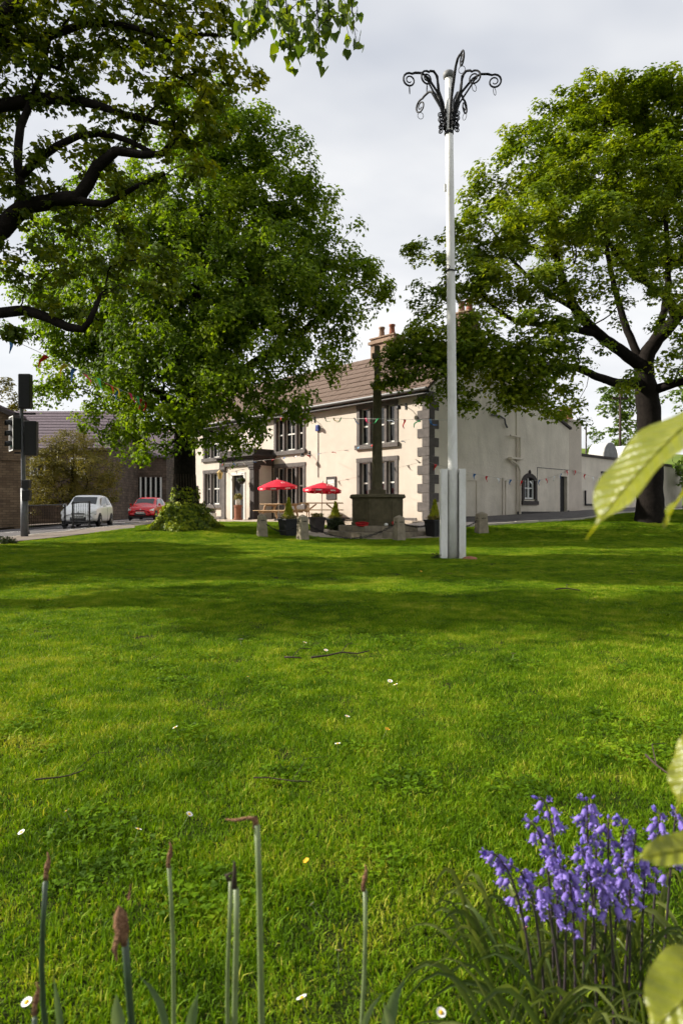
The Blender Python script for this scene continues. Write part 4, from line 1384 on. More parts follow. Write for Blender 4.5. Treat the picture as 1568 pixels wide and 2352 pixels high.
TEMPL = {
    'oval': (np.array([(0, 0, 0), (-.28, .38, .07), (0, .42, 0), (.28, .38, .07), (-.18, .75, .04), (0, 1, -.06), (.18, .75, .04)], float),
             np.array([(0, 2, 1), (0, 3, 2), (1, 2, 4), (2, 3, 6), (2, 5, 4), (2, 6, 5)])),
    'maple': (np.array([(0, 0, 0), (-.42, .12, .05), (-.55, .52, .02), (-.24, .56, .07), (0, 1.02, -.08), (.24, .56, .07), (.55, .52, .02), (.42, .12, .05), (0, .42, 0)], float),
              np.array([(8, 0, 7), (8, 1, 0), (8, 2, 1), (8, 3, 2), (8, 4, 3), (8, 5, 4), (8, 6, 5), (8, 7, 6)])),
    'heart': (np.array([(0, .06, 0), (-.34, -.02, .05), (-.50, .30, .07), (-.30, .68, .04), (0, 1.1, -.10), (.30, .68, .04), (.50, .30, .07), (.34, -.02, .05), (0, .42, 0)], float),
              np.array([(8, 0, 7), (8, 1, 0), (8, 2, 1), (8, 3, 2), (8, 4, 3), (8, 5, 4), (8, 6, 5), (8, 7, 6)])),
    'rhomb': (np.array([(0, 0, 0), (-.36, .45, .08), (0, 1, -.04), (.36, .45, .08)], float), np.array([(0, 2, 1), (0, 3, 2)])),
    'needle': (np.array([(-.05, 0, 0), (.05, 0, 0), (.10, .5, .02), (0, 1, 0), (-.10, .5, .02)], float), np.array([(0, 1, 2), (0, 2, 4), (4, 2, 3)])),
}


def leaves_mesh(name, C, Nn, size, rng, m, parent, tmpl='maple', jitter=.5, tdir=None, var=None, smooth=False):
    tv, tf = TEMPL[tmpl]
    n = len(C)
    Nn = Nn + rng.normal(0, jitter, (n, 3))
    Nn /= np.linalg.norm(Nn, axis=1, keepdims=True) + 1e-9
    T = rng.normal(0, 1, (n, 3)) if tdir is None else tdir + rng.normal(0, .45, (n, 3))
    T -= Nn * np.sum(T * Nn, axis=1, keepdims=True)
    T /= np.linalg.norm(T, axis=1, keepdims=True) + 1e-9
    B = np.cross(T, Nn)
    curl = rng.uniform(.5, 2.2, n)
    Vv = (C[:, None, :] + size[:, None, None] * (tv[None, :, 0:1] * B[:, None, :] + tv[None, :, 1:2] * T[:, None, :] + (tv[None, :, 2] * curl[:, None])[:, :, None] * Nn[:, None, :]))
    k = len(tv)
    Fc = (np.arange(n)[:, None, None] * k + tf[None]).reshape(-1)
    v = rng.random(n) if var is None else var
    me = np_mesh(name, Vv.reshape(-1, 3), Fc, 3, np.repeat(v, len(tf)))
    o = link(name, me, m, parent, smooth=smooth)
    if parent is not None: o['kind'] = 'stuff'
    return o


M['conifer'] = leaf_mat('golden_conifer', (0.18, 0.21, 0.012), (0.28, 0.31, 0.015), (0.38, 0.40, 0.02), .3, .6, clump=3)
M['shrubdark'] = leaf_mat('dark_shrub', (0.02, 0.03, 0.012), (0.035, 0.05, 0.015), (0.05, 0.07, 0.02), .25, .5, clump=4)
M['bedding'] = leaf_mat('bedding_leaf', (0.10, 0.13, 0.03), (0.20, 0.20, 0.05), (0.38, 0.26, 0.12), .25, .6, clump=8)


def planter(name, label, u, Y, pw_, ph, cone_h, cone_r, dark=False, wood=False):
    p = P(u, 1200, Y)
    t = thing(name, label, 'planter', (p.x, p.y, zt(p.x, p.y)), math.radians(35))
    w = pw_ / 2
    mb = MB().box(-w * .8, w * .8, -w * .8, w * .8, 0.0, ph, top=(1.25, 1.25))
    mb.box(-w * 1.05, w * 1.05, -w * 1.05, w * 1.05, ph - .06, ph + .003)
    mb.build('pot', M['darkstone'] if wood else M['black'], t, bevel=0.012)
    MB().box(-w * .93, w * .93, -w * .93, w * .93, ph - .05, ph + .006).build('soil', M['soil'], t)
    rng = np.random.default_rng(int(u))
    if cone_h:
        MB().tube([(0, 0, ph - .02), (0, 0, ph + cone_h * .7)], .018, 5).build('stem', M['twig'], t)
        n = 2600
        h = rng.random(n) ** 1.25
        r = cone_r * (1 - h) ** .8 * np.sqrt(rng.uniform(.35, 1, n)) * np.where(h < .1, h * 6 + .4, 1)
        a = rng.uniform(0, 2 * np.pi, n)
        C = np.stack([r * np.cos(a), r * np.sin(a), ph + .02 + h * cone_h], 1)
        Nn = np.stack([np.cos(a), np.sin(a), np.full(n, .5)], 1)
        leaves_mesh('foliage', C, Nn, rng.uniform(.05, .09, n), rng, M['shrubdark'] if dark else M['conifer'], t, 'needle', .4, tdir=np.tile(np.array([0, 0, 1.0]), (n, 1)))
    n = 500
    a = rng.uniform(0, 2 * np.pi, n); r = w * 1.0 * np.sqrt(rng.random(n))
    C = np.stack([r * np.cos(a), r * np.sin(a), ph + rng.uniform(0, .12, n)], 1)
    leaves_mesh('bedding_plants', C, np.tile(np.array([0, -.2, 1.0]), (n, 1)), rng.uniform(.04, .07, n), rng, M['bedding'], t, 'oval', .7)
    return t


planter('planter', 'black box planter with a bright golden conifer left of the stone post', 663, 22.1, .52, .55, .62, .20)
planter('planter', 'dark planter with a small conifer and dark shrub beside the memorial', 770, 24.6, .50, .36, .55, .20)
planter('planter', 'black box planter with a golden conifer behind the maypole casing', 998, 22.2, .50, .55, .60, .20)
planter('planter', 'narrow dark wooden trough with straggly bedding flowers, no conifer', 728, 23.4, .42, .52, 0, 0, wood=True)

# dark shrub mound beside the second planter
rng = np.random.default_rng(5)
p = P(772, 1200, 24.2)
t = thing('low_shrub', 'low rounded dark shrub in front of the small conifer planter', 'shrub', (p.x, p.y, zt(p.x, p.y)))
n = 2200
d = rng.normal(0, 1, (n, 3)); d /= np.linalg.norm(d, axis=1, keepdims=True); d[:, 2] = np.abs(d[:, 2])
C = d * np.array([.34, .30, .42]) * rng.uniform(.75, 1, (n, 1))
leaves_mesh('foliage', C, d, rng.uniform(.05, .08, n), rng, M['shrubdark'], t, 'oval', .5)
MB().tube([(0, 0, -.02), (0.02, 0, .25)], .02, 5).build('stem', M['twig'], t)


# ------------------------------------------------------------------ picnic tables and parasols
def picnic_table(label, u, Y, rz, L_=1.75):
    p = P(u, 1200, Y)
    t = thing('picnic_table', label, 'picnic table', (p.x, p.y, zt(p.x, p.y) + .02), rz, group='picnic tables before the inn')
    for i in range(5):
        y = -.36 + i * .15
        MB().box(-L_ / 2, L_ / 2, y, y + .135, .70, .74).build('top_board', M['wood'], t, bevel=.006)
    for sg in (-1, 1):
        for i in range(2):
            y = sg * .70 + (i - .5) * .15
            MB().box(-L_ / 2, L_ / 2, y - .065, y + .065, .42, .455).build('seat_board', M['wood'], t, bevel=.006)
    for x in (-L_ / 2 + .28, L_ / 2 - .28):
        MB().box(x - .022, x + .022, -.78, .78, .345, .418).build('cross_beam', M['wood'], t)
        MB().box(x - .022, x + .022, -.36, .36, .63, .698).build('top_beam', M['wood'], t)
        for sg in (-1, 1):
            MB().add([(x + .024, sg * .52, -.02), (x + .066, sg * .52, -.02), (x + .066, sg * .62, -.02), (x + .024, sg * .62, -.02), (x + .024, sg * .22, .69), (x + .066, sg * .22, .69), (x + .066, sg * .32, .69), (x + .024, sg * .32, .69)],
                     [(0, 1, 2, 3), (4, 5, 6, 7), (0, 1, 5, 4), (1, 2, 6, 5), (2, 3, 7, 6), (3, 0, 4, 7)]).build('leg', M['wood'], t)
        MB().tube([(x, 0, .38), (x * .35, 0, .68)], .03, 4).build('brace', M['wood'], t)
    return t
picnic_table('wooden picnic table nearest the porch, under the left red parasol', 645, 29.6, PUB_ROT + math.radians(12))
picnic_table('wooden picnic table left of the memorial, under the right red parasol', 738, 27.9, math.radians(-3))

def parasol(label, u, Y, vtop, rad, tilt):
    p = P(u, 1200, Y)
    z = zt(p.x, p.y) + .03
    top = EYE + (1176 - vtop) / FPX * Y - z
    t = thing('parasol', label, 'parasol', (p.x, p.y, z), math.radians(10), group='red parasols over the picnic tables')
    t.rotation_euler = (math.radians(tilt[0]), math.radians(tilt[1]), math.radians(14))
    MB().tube([(0, 0, 0.0), (0, 0, top - .02)], .019, 8).build('pole', M['sashwhite'], t, smooth=True)
    MB().lathe([(.22, 0.0), (.22, .06), (.06, .09), (.03, .3)], 14).build('base', M['lead'], t)
    n = 8
    eave = top - rad * .36
    mb = MB()
    A = [2 * math.pi * k / n for k in range(n)]
    vs = [(0, 0, top)]
    for f, dz in ((.35, .30), (.7, .66), (1.0, 1.0)):
        for k in range(2 * n):
            a = math.pi * k / n
            rr = rad * f * (1.0 if k % 2 == 0 else .935)
            zz_ = top - (top - eave) * dz + (0 if k % 2 == 0 else -.012 + .03 * (f < 1))
            vs.append((rr * math.cos(a), rr * math.sin(a), zz_))
    m_ = 2 * n
    for k in range(m_):
        q = (k + 1) % m_
        mb_f = (0, 1 + k, 1 + q)
        mb.f.append(mb_f)
        for s_ in range(2):
            mb.f.append((1 + s_ * m_ + k, 1 + (s_ + 1) * m_ + k, 1 + (s_ + 1) * m_ + q, 1 + s_ * m_ + q))
    mb.v = vs
    cn = mb.build('canopy', M['parasolred'], t)
    vb = MB()
    vs = []
    for k in range(4 * n):
        a = math.pi * k / (2 * n)
        kk = (k % 4) / 4
        rr = rad * (1.0 - .065 * (1 - abs(2 * kk - 1)))
        vs.append((rr * math.cos(a), rr * math.sin(a), eave))
    lo_ = [(x * 1.0, y * 1.0, z_ - .10 - .03 * (1 if (i % 4) in (1, 2, 3) else 0)) for i, (x, y, z_) in enumerate(vs)]
    m_ = len(vs)
    vb.add(vs + lo_, [(k, (k + 1) % m_, m_ + (k + 1) % m_, m_ + k) for k in range(m_)])
    vb.build('valance', M['parasolred'], cn)
    for k in range(n):
        a = A[k]
        MB().tube([(0, 0, top - .03), (rad * .97 * math.cos(a), rad * .97 * math.sin(a), eave - .012)], .008, 4).build('rib', M['lead'], t)
    # pale printed badge on the panels and lettering strip on the valance
    for k in range(n):
        a = A[k] + math.pi / n
        for q, (f0, f1, hw_) in enumerate(((.46, .66, .085),) if k % 3 == 0 else ()):
            z0_, z1_ = top - (top - eave) * f1 * .96 + .012, top - (top - eave) * f0 * .92 + .016
            c0, c1 = rad * f1 * .925, rad * f0 * .925
            tx, ty = -math.sin(a), math.cos(a)
            pts = []
            for i in range(10):
                th = 2 * math.pi * i / 10
                f = .5 + .5 * math.sin(th); sx = hw_ * math.cos(th)
                r_ = c0 + (c1 - c0) * f
                pts.append((r_ * math.cos(a) + tx * sx, r_ * math.sin(a) + ty * sx, z0_ + (z1_ - z0_) * f + .006))
            MB().add(pts, [tuple(range(10))]).build('printed_badge', M['white'], cn)
            inner = [tuple(Vector(pts[i]).lerp(sum((Vector(x) for x in pts), Vector()) / 10, .45) + Vector((0, 0, .006))) for i in range(10)]
            MB().add(inner, [tuple(range(10))]).build('badge_device', M['parasolred'], cn)
        lt_ = MB()
        rv = rad * .938
        for i in range(7):
            off = (i - 3) * .05
            x, y = rv * math.cos(a) - math.sin(a) * off, rv * math.sin(a) + math.cos(a) * off
            nx_, ny_ = math.cos(a) * .006, math.sin(a) * .006
            ex, ey = -math.sin(a) * .017, math.cos(a) * .017
            h_ = .05 if i % 3 else .065
            lt_.add([(x - ex + nx_, y - ey + ny_, eave - .095), (x + ex + nx_, y + ey + ny_, eave - .095), (x + ex + nx_, y + ey + ny_, eave - .095 + h_), (x - ex + nx_, y - ey + ny_, eave - .095 + h_)], [(0, 1, 2, 3)])
        lt_.build('valance_print', M['white'], cn)
    MB().lathe([(.03, top - .01), (.035, top + .04), (.012, top + .08)], 8).build('finial', M['white'], t)
    return t
parasol('red canvas parasol nearest the porch, left of the two', 641, 29.6, 1101, .86, (3, -3))
parasol('red canvas parasol nearest the memorial, right of the two', 738, 27.9, 1108, .80, (-2, 2))

# chimney-pot planter by the door, wire basket stand, white bowl, bench end
p = pw(10.2, 1.62); z = zt(p.x, p.y) + .03
t = thing('terracotta_planter', 'tall terracotta pot with a leafy plant beside the porch door', 'planter', (p.x, p.y, z))
MB().lathe([(.21, 0), (.21, .08), (.17, .1), (.17, .6), (.2, .62), (.2, .7), (.14, .71)], 16).build('pot', M['terracotta'], t, smooth=False)
MB().lathe([(.08, .7), (.12, .74), (.12, .98), (.14, 1.0), (.10, 1.02)], 12).build('inner_pot', M['white'], t, smooth=True)
rng = np.random.default_rng(3)
n = 500; d = rng.normal(0, 1, (n, 3)); d /= np.linalg.norm(d, axis=1, keepdims=True); d[:, 2] = np.abs(d[:, 2])
leaves_mesh('plant', d * np.array([.2, .2, .26]) * rng.uniform(.5, 1, (n, 1)) + np.array([0, 0, 1.0]), d, rng.uniform(.06, .1, n), rng, M['bedding'], t, 'oval', .5)
p = pw(13.6, 1.0); z = zt(p.x, p.y) + .03
t = thing('basket_stand', 'dark wire basket with arched handle and trailing plants left of the porch', 'basket', (p.x, p.y, z), .4)
MB().lathe([(.20, .16), (.30, .32), (.33, .42), (.31, .42)], 16).build('basket', M['darkstone'], t, smooth=True)
MB().tube([(.32 * math.cos(a), 0, .42 + .42 * math.sin(a)) for a in [math.pi * k / 12 for k in range(13)]], .018, 6).build('handle', M['blackmetal'], t)
for k in range(3):
    a = 2.1 * k
    MB().tube([(.12 * math.cos(a), .12 * math.sin(a), .2), (.3 * math.cos(a), .3 * math.sin(a), 0)], .014, 5).build('leg', M['blackmetal'], t)
n = 500; d = rng.normal(0, 1, (n, 3)); d /= np.linalg.norm(d, axis=1, keepdims=True)
leaves_mesh('plants', d * np.array([.3, .3, .12]) * rng.uniform(.5, 1, (n, 1)) + np.array([0, 0, .44]), d, rng.uniform(.05, .09, n), rng, M['shrubdark'], t, 'oval', .5)
p = pw(12.75, 1.35); z = zt(p.x, p.y) + .03
t = thing('white_bowl', 'small white pot on the paving between the basket and the porch', 'pot', (p.x, p.y, z))
MB().lathe([(.10, 0), (.16, .05), (.18, .3), (.2, .34), (.17, .34), (.15, .1)], 14).build('bowl', M['white'], t, smooth=True)
# hanging baskets either side of the door
for (s, lab) in ((12.9, 'hanging basket on the left of the porch, outermost of the two'), (10.15, 'hanging basket just right of the dark porch door')):
    o_ = 1.45 if s < 12 else .45
    p = pw(s, o_, 1.85)
    t = thing('hanging_basket', lab, 'basket', p, group='hanging baskets at the porch')
    MB().lathe([(.02, -.14), (.13, -.09), (.17, 0), (.15, 0)], 12).build('bowl', M['darkstone'], t, smooth=True)
    MB().tube([(.15, 0, 0), (0, 0, .32), (-.15, 0, 0)], .006, 4).build('hanger', M['blackmetal'], t)
    br_ = MB().tube([(0, 0, .32), (0, 0, .36), (0.25, -.2, .40)], .012, 5).build('bracket', M['blackmetal'], t)
    n = 400; d = rng.normal(0, 1, (n, 3)); d /= np.linalg.norm(d, axis=1, keepdims=True)
    leaves_mesh('plants', d * np.array([.2, .2, .13]) * rng.uniform(.5, 1, (n, 1)) + np.array([0, 0, .05]), d, rng.uniform(.05, .08, n), rng, M['shrubdark'], t, 'oval', .5)

# ------------------------------------------------------------------ maypole
mpx = P(1039, 1285, 12.9)
mpz = zt(mpx.x, mpx.y)
may = thing('maypole', 'tall white maypole with black scrolled iron crown and boxed base on the lawn', 'maypole', (mpx.x, mpx.y, mpz), 0)
lean = -0.075
MB().tube([(0, 0, -.1), (0, 0, 1.7), (lean * .35, 0, 4.5), (lean * .7, 0, 7.0), (lean, 0, 9.13)], [.09, .09, .082, .076, .068], 24).build('pole', M['poleWhite'], may, smooth=True)
MB().lathe([(.07, 9.08), (.105, 9.10), (.11, 9.17), (.09, 9.2), (.0, 9.22)], 18, (lean, 0, 0), cap=False).build('cap', M['lead'], may, smooth=True)
for x0, x1 in ((-.235, -.11), (.108, .232)):
    MB().box(x0, x1, -.10, .10, -.08, 1.70).build('casing_board', M['poleWhite'], may, bevel=.006)
MB().box(-.108, .106, .072, .11, -.08, 1.66).build('back_board', M['poleWhite'], may)
b_ = MB()
b_.tube([(.083 * math.cos(a) + lean * .62, .083 * math.sin(a), 5.44) for a in [2 * math.pi * k / 20 for k in range(20)]], .016, 6, closed=True)
b_.tube([(-.06 + lean * .62 + .04 * math.cos(a), -.09, 5.49 + .04 * math.sin(a)) for a in [2 * math.pi * k / 12 for k in range(12)]], .007, 5, closed=True)
b_.tube([(lean * .62, -.08, 5.44), (lean * .62 + .12, -.10, 5.42)], .012, 5)
b_.build('band', M['blackmetal'], may)
MB().box(-.115 + lean * .55, -.075 + lean * .55, -.03, .02, 6.95, 7.08).build('cleat', M['poleWhite'], may)
def scroll_arm(az, R, zc_, big=True):
    """Wrought arm: springs from the pole, arches out and curls under into a spiral with a hanging ring."""
    c, s = math.cos(az), math.sin(az)
    pr = [(.085, -.80), (.09, -.55), (.13, -.34), (.24, -.10), (R * .52, .13), (R * .68, .20), (R * .84, .185)]
    rr = .098
    cx_, cz_ = R * .98, .03
    for k in range(26):
        th = math.pi * .62 - k * .43
        q = rr * (1 - k / 30.0) + .012
        pr.append((cx_ + q * 1.25 * math.cos(th) * (1 if k > 4 else 1.0), cz_ + q * 1.25 * math.sin(th)))
    pts = [Vector((r * c + lean * .97, r * s, zc_ + z_)) for r, z_ in pr]
    rad_ = [.023] * 7 + [.020 - .0004 * k for k in range(26)]
    o = MB().tube(pts, rad_, 6).build('scroll_arm', M['blackmetal'], may, smooth=True)
    br_ = [(.095, -.62), (.2, -.3), (R * .46, -.02), (R * .60, .17)]
    MB().tube([Vector((r * c + lean * .97, r * s, zc_ + z_)) for r, z_ in br_], .017, 5).build('brace', M['blackmetal'], o)
    rc = Vector((cx_ * c + lean * .97, cx_ * s, zc_ - .155))
    tw = az + 1.1
    MB().tube([rc + Vector((.058 * math.cos(a) * math.cos(tw), .058 * math.cos(a) * math.sin(tw), .066 * math.sin(a))) for a in [2 * math.pi * k / 16 for k in range(16)]], .006, 5, closed=True).build('ring', M['blackmetal'], o)
ZC = 8.90
for az in (-82, -10, 58, 126, 194):
    scroll_arm(math.radians(az), .80 if az != -10 else .86, ZC)
for az in (-28, 206):
    scroll_arm(math.radians(az), .50, ZC + .02)
for k in range(8):
    a = 2 * math.pi * (k + .3) / 8
    c, s = math.cos(a), math.sin(a)
    for zc_, rr in ((8.36, .062), (8.24, .048), (8.13, .055)):
        cx_ = .085 + rr + .02
        sp_ = [Vector((lean * .95 + (cx_ + (rr * (1 - j / 26)) * math.cos(2.9 - j * .5)) * c, (cx_ + (rr * (1 - j / 26)) * math.cos(2.9 - j * .5)) * s, zc_ + (rr * (1 - j / 26)) * math.sin(2.9 - j * .5))) for j in range(22)]
        MB().tube(sp_, .011, 5).build('small_scroll', M['blackmetal'], may, smooth=True)
MB().lathe([(.084, 8.02), (.09, 8.03), (.09, 8.07), (.084, 8.08)], 16, (lean * .95, 0, 0), cap=False).build('collar', M['blackmetal'], may)

# reddish stone and weed at its foot
p = P(1078, 1289, 12.75)
t = thing('field_stone', 'flat reddish stone in the grass right of the maypole foot', 'stone', (p.x, p.y, zt(p.x, p.y)))
MB().lathe([(.14, -.02), (.15, .015), (.11, .05), (.04, .065), (0, .066)], 9, cap=False).build('stone', M['terracotta'], t, smooth=False).scale = (1.0, .7, 1)
p = P(1001, 1284, 12.8)
t = thing('weed', 'small dark leafy weed left of the maypole foot', 'weed', (p.x, p.y, zt(p.x, p.y)))
n = 160; d = rng.normal(0, 1, (n, 3)); d /= np.linalg.norm(d, axis=1, keepdims=True); d[:, 2] = np.abs(d[:, 2])
leaves_mesh('leaves', d * np.array([.10, .08, .12]) * rng.uniform(.2, 1, (n, 1)), d, rng.uniform(.03, .06, n), rng, M['shrubdark'], t, 'oval', .5)

# ------------------------------------------------------------------ bunting
def bunting(label, pts3, flags, size=.24, sag=0.0, line_r=.006):
    """pts3: fixing points; flags: (fraction along, colour, twist)."""
    a = pts3[0]
    t = thing('bunting', label, 'bunting', a, group='bunting strings across the green')
    pl = []
    n = 16
    for p, q in zip(pts3, pts3[1:]):
        for i in range(n):
            f = i / n
            pl.append(p.lerp(q, f) - Vector((0, 0, sag * 4 * f * (1 - f))))
    pl.append(pts3[-1])
    d = [0]
    for p, q in zip(pl, pl[1:]): d.append(d[-1] + (q - p).length)
    MB().tube([p - a for p in pl], line_r, 4).build('line', M['flag_line'], t)
    rng_ = random.Random(len(label))
    for f, colr, tw in flags:
        x = f * d[-1]
        k = 0
        while k < len(d) - 2 and d[k + 1] < x: k += 1
        g = (x - d[k]) / max(1e-6, d[k + 1] - d[k])
        c = pl[k].lerp(pl[k + 1], g) - a
        e = (pl[k + 1] - pl[k]).normalized()
        dn = Vector((0, 0, -1)) + Vector((tw, tw * .6, 0))
        dn = (dn - e * dn.dot(e)).normalized()
        nn = e.cross(dn)
        w, h = size * .36, size
        vs, fs = [], []
        rows = 5
        for i in range(rows + 1):
            s_ = i / rows
            hw_ = w * (1 - s_)
            bend = tw * .25 * s_ * s_ * h + .03 * math.sin(s_ * 5 + tw * 9)
            for j in (-1, 0, 1):
                vs.append(c + e * (j * hw_) + dn * (s_ * h) + nn * (bend + (.012 if j == 0 else -.006)))
        for i in range(rows):
            for j in range(2):
                b0 = i * 3 + j
                fs.append((b0, b0 + 1, b0 + 4, b0 + 3))
        MB().add(vs, fs).build('flag', M['flag_' + colr], t)
    return t


A, B = P(-70, 735, 12.0), P(424, 962, 22.6)
def fr(u):   # fraction along the string whose image is u
    k = (u - 784) / FPX
    return (k * A.y - A.x) / ((B.x - A.x) - k * (B.y - A.y))
seq = [(20, 'blue', .3), (104, 'red', -.9), (150, 'yellow', -.8), (173, 'blue', -.7), (197, 'pink', .8), (222, 'green', 1.2), (246, 'red', 1.6), (264, 'yellow', 1.0), (276, 'blue', -.8), (297, 'pink', 1.3), (312, 'green', 1.2), (326, 'red', -.6), (337, 'red', -.5)]
bunting('string of multicoloured bunting sloping down through the trees at upper left', [A, B], [(fr(u), c_, tw) for u, c_, tw in seq], .30)
A, B = P(600, 958, 30.2), P(1036, 968, 13.0)
B = Vector((mpx.x - .05, mpx.y - .09, B.z))
seq = [(645, 'red', .3), (700, 'pink', .4), (745, 'green', .9), (766, 'yellow', 1.0), (786, 'green', -.9), (812, 'blue', .8), (838, 'pink', .9), (872, 'green', -1.0), (888, 'white', 1.2), (927, 'red', .1), (962, 'green', -.5), (985, 'blue', .9)]
bunting('upper bunting string crossing the inn front at first-floor level', [A, B], [(fr(u), c_, tw) for u, c_, tw in seq], .20, line_r=.004)
A, B = pw(11.9, 1.5, 2.75), pw(.35, .7, 3.15)
cols = ['red', 'blue', 'white', 'blue', 'white', 'red', 'blue', 'white', 'red', 'blue', 'red', 'white', 'paleblue', 'red', 'white', 'blue']
bunting('lower red white and blue bunting string from the porch to the inn corner', [A, B], [((i + .5) / len(cols), c_, random.choice((-1.6, -1.1, .5, 1.2, 1.7))) for i, c_ in enumerate(cols)], .19, sag=.10, line_r=.005)
A, B, C_ = pw(.1, .5, 2.6), pw(-1.1, -4.8, 1.95), pw(-.5, -11.2, 2.75)
cols = ['red', 'white', 'blue', 'blue', 'red', 'white', 'blue', 'red', 'white', 'blue', 'red', 'white', 'blue', 'red']
def side_pts(): return [PUB_C + DF * -.05 + NF * .12 + Vector((0, 0, 2.3)), PUB_C + DF * -.5 + NF * -6.2 + Vector((0, 0, 1.75)), PUB_C + DF * -.12 + NF * -10.7 + Vector((0, 0, 2.5))]
bunting('red white and blue bunting string sagging along the shaded side wall', side_pts(), [((i + .5) / 14, c_, random.uniform(-1, 1)) for i, c_ in enumerate(cols)], .24, sag=.12, line_r=.005)
bunting('short bunting string over the flat-roofed extension window', [PUB_C + DF * -.1 + NF * -10.75 + Vector((0, 0, 2.55)), PUB_C + DF * .1 + NF * -18.5 + Vector((0, 0, 2.3))], [(.06, 'red', .3), (.2, 'red', -.8), (.32, 'white', .9), (.42, 'blue', .6), (.5, 'red', .7), (.62, 'white', .3), (.75, 'red', .3)], .26, sag=.3, line_r=.005)

# posts behind the extension
for (u, v0, Y, r, lab, nm) in ((1345, 980, 46, .06, 'thin dark post behind the flat-roofed extension', 'thin_post'), (1423, 905, 44, .09, 'brown wooden telegraph pole behind the extension roof', 'telegraph_pole')):
    p = P(u, v0, Y); z0 = zt(p.x, p.y)
    t = thing(nm, lab, 'pole', (p.x, p.y, z0))
    MB().tube([(0, 0, -.2), (0, 0, p.z - z0)], [r, r * .8], 10).build('shaft', M['twig'] if r > .07 else M['darkstone'], t, smooth=True)
    if r > .07:
        MB().box(-.5, .5, -.06, .06, p.z - z0 - .35, p.z - z0 - .22).build('cross_arm', M['twig'], t)
# ------------------------------------------------------------------ trees
STEP = 0.22


def grow(limbs, targets, bf=0.25, min_t=0.0):
    """limbs: list of polylines [(Vector, radius)...]; the first starts at the root, others start on an earlier one.
    targets: (n,3). Each target joins the skeleton where reach + bf * way along the wood is least."""
    pos, par, plen, rad = [], [], [], []
    for li, lb in enumerate(limbs):
        pts = []
        for k_, ((p, r), (q, s)) in enumerate(zip(lb, lb[1:])):
            n = max(1, int((q - p).length / STEP))
            a_ = lb[max(0, k_ - 1)][0]; b_ = lb[min(len(lb) - 1, k_ + 2)][0]
            for i in range(n):
                f = i / n
                # smooth curve through the given points
                c = 0.5 * ((2 * p) + (q - a_) * f + (2 * a_ - 5 * p + 4 * q - b_) * f * f + (3 * p - a_ - 3 * q + b_) * f ** 3)
                pts.append((c, r + (s - r) * f))
        pts.append(lb[-1])
        if li == 0:
            last = -1
        else:
            P0 = np.array(pos)
            last = int(np.argmin(np.sum((P0 - np.array(pts[0][0])) ** 2, 1)))
        for p, r in pts:
            pl = 0.0 if last < 0 else plen[last] + (Vector(pos[last]) - p).length
            pos.append(tuple(p)); par.append(last); plen.append(pl); rad.append(r)
            last = len(pos) - 1
    n0 = len(pos)
    T = np.asarray(targets)
    n = len(T)
    P0 = np.array(pos); L0 = np.array(plen)
    D = np.sqrt(((T[:, None, :] - P0[None]) ** 2).sum(2))
    D = D * 1.0
    cost = D + bf * L0[None]
    best = cost.argmin(1); bc = cost.min(1)
    done = np.zeros(n, bool)
    for _ in range(n):
        i = int(np.argmin(np.where(done, 1e9, bc)))
        done[i] = True
        j = int(best[i])
        pl = plen[j] + float(np.linalg.norm(T[i] - np.array(pos[j])))
        pos.append(tuple(T[i])); par.append(j); plen.append(pl); rad.append(0)
        k = len(pos) - 1
        d = np.sqrt(((T - T[i]) ** 2).sum(1)) + bf * pl
        m = (d < bc) & ~done
        bc[m] = d[m]; best[m] = k
    return pos, par, rad, n0


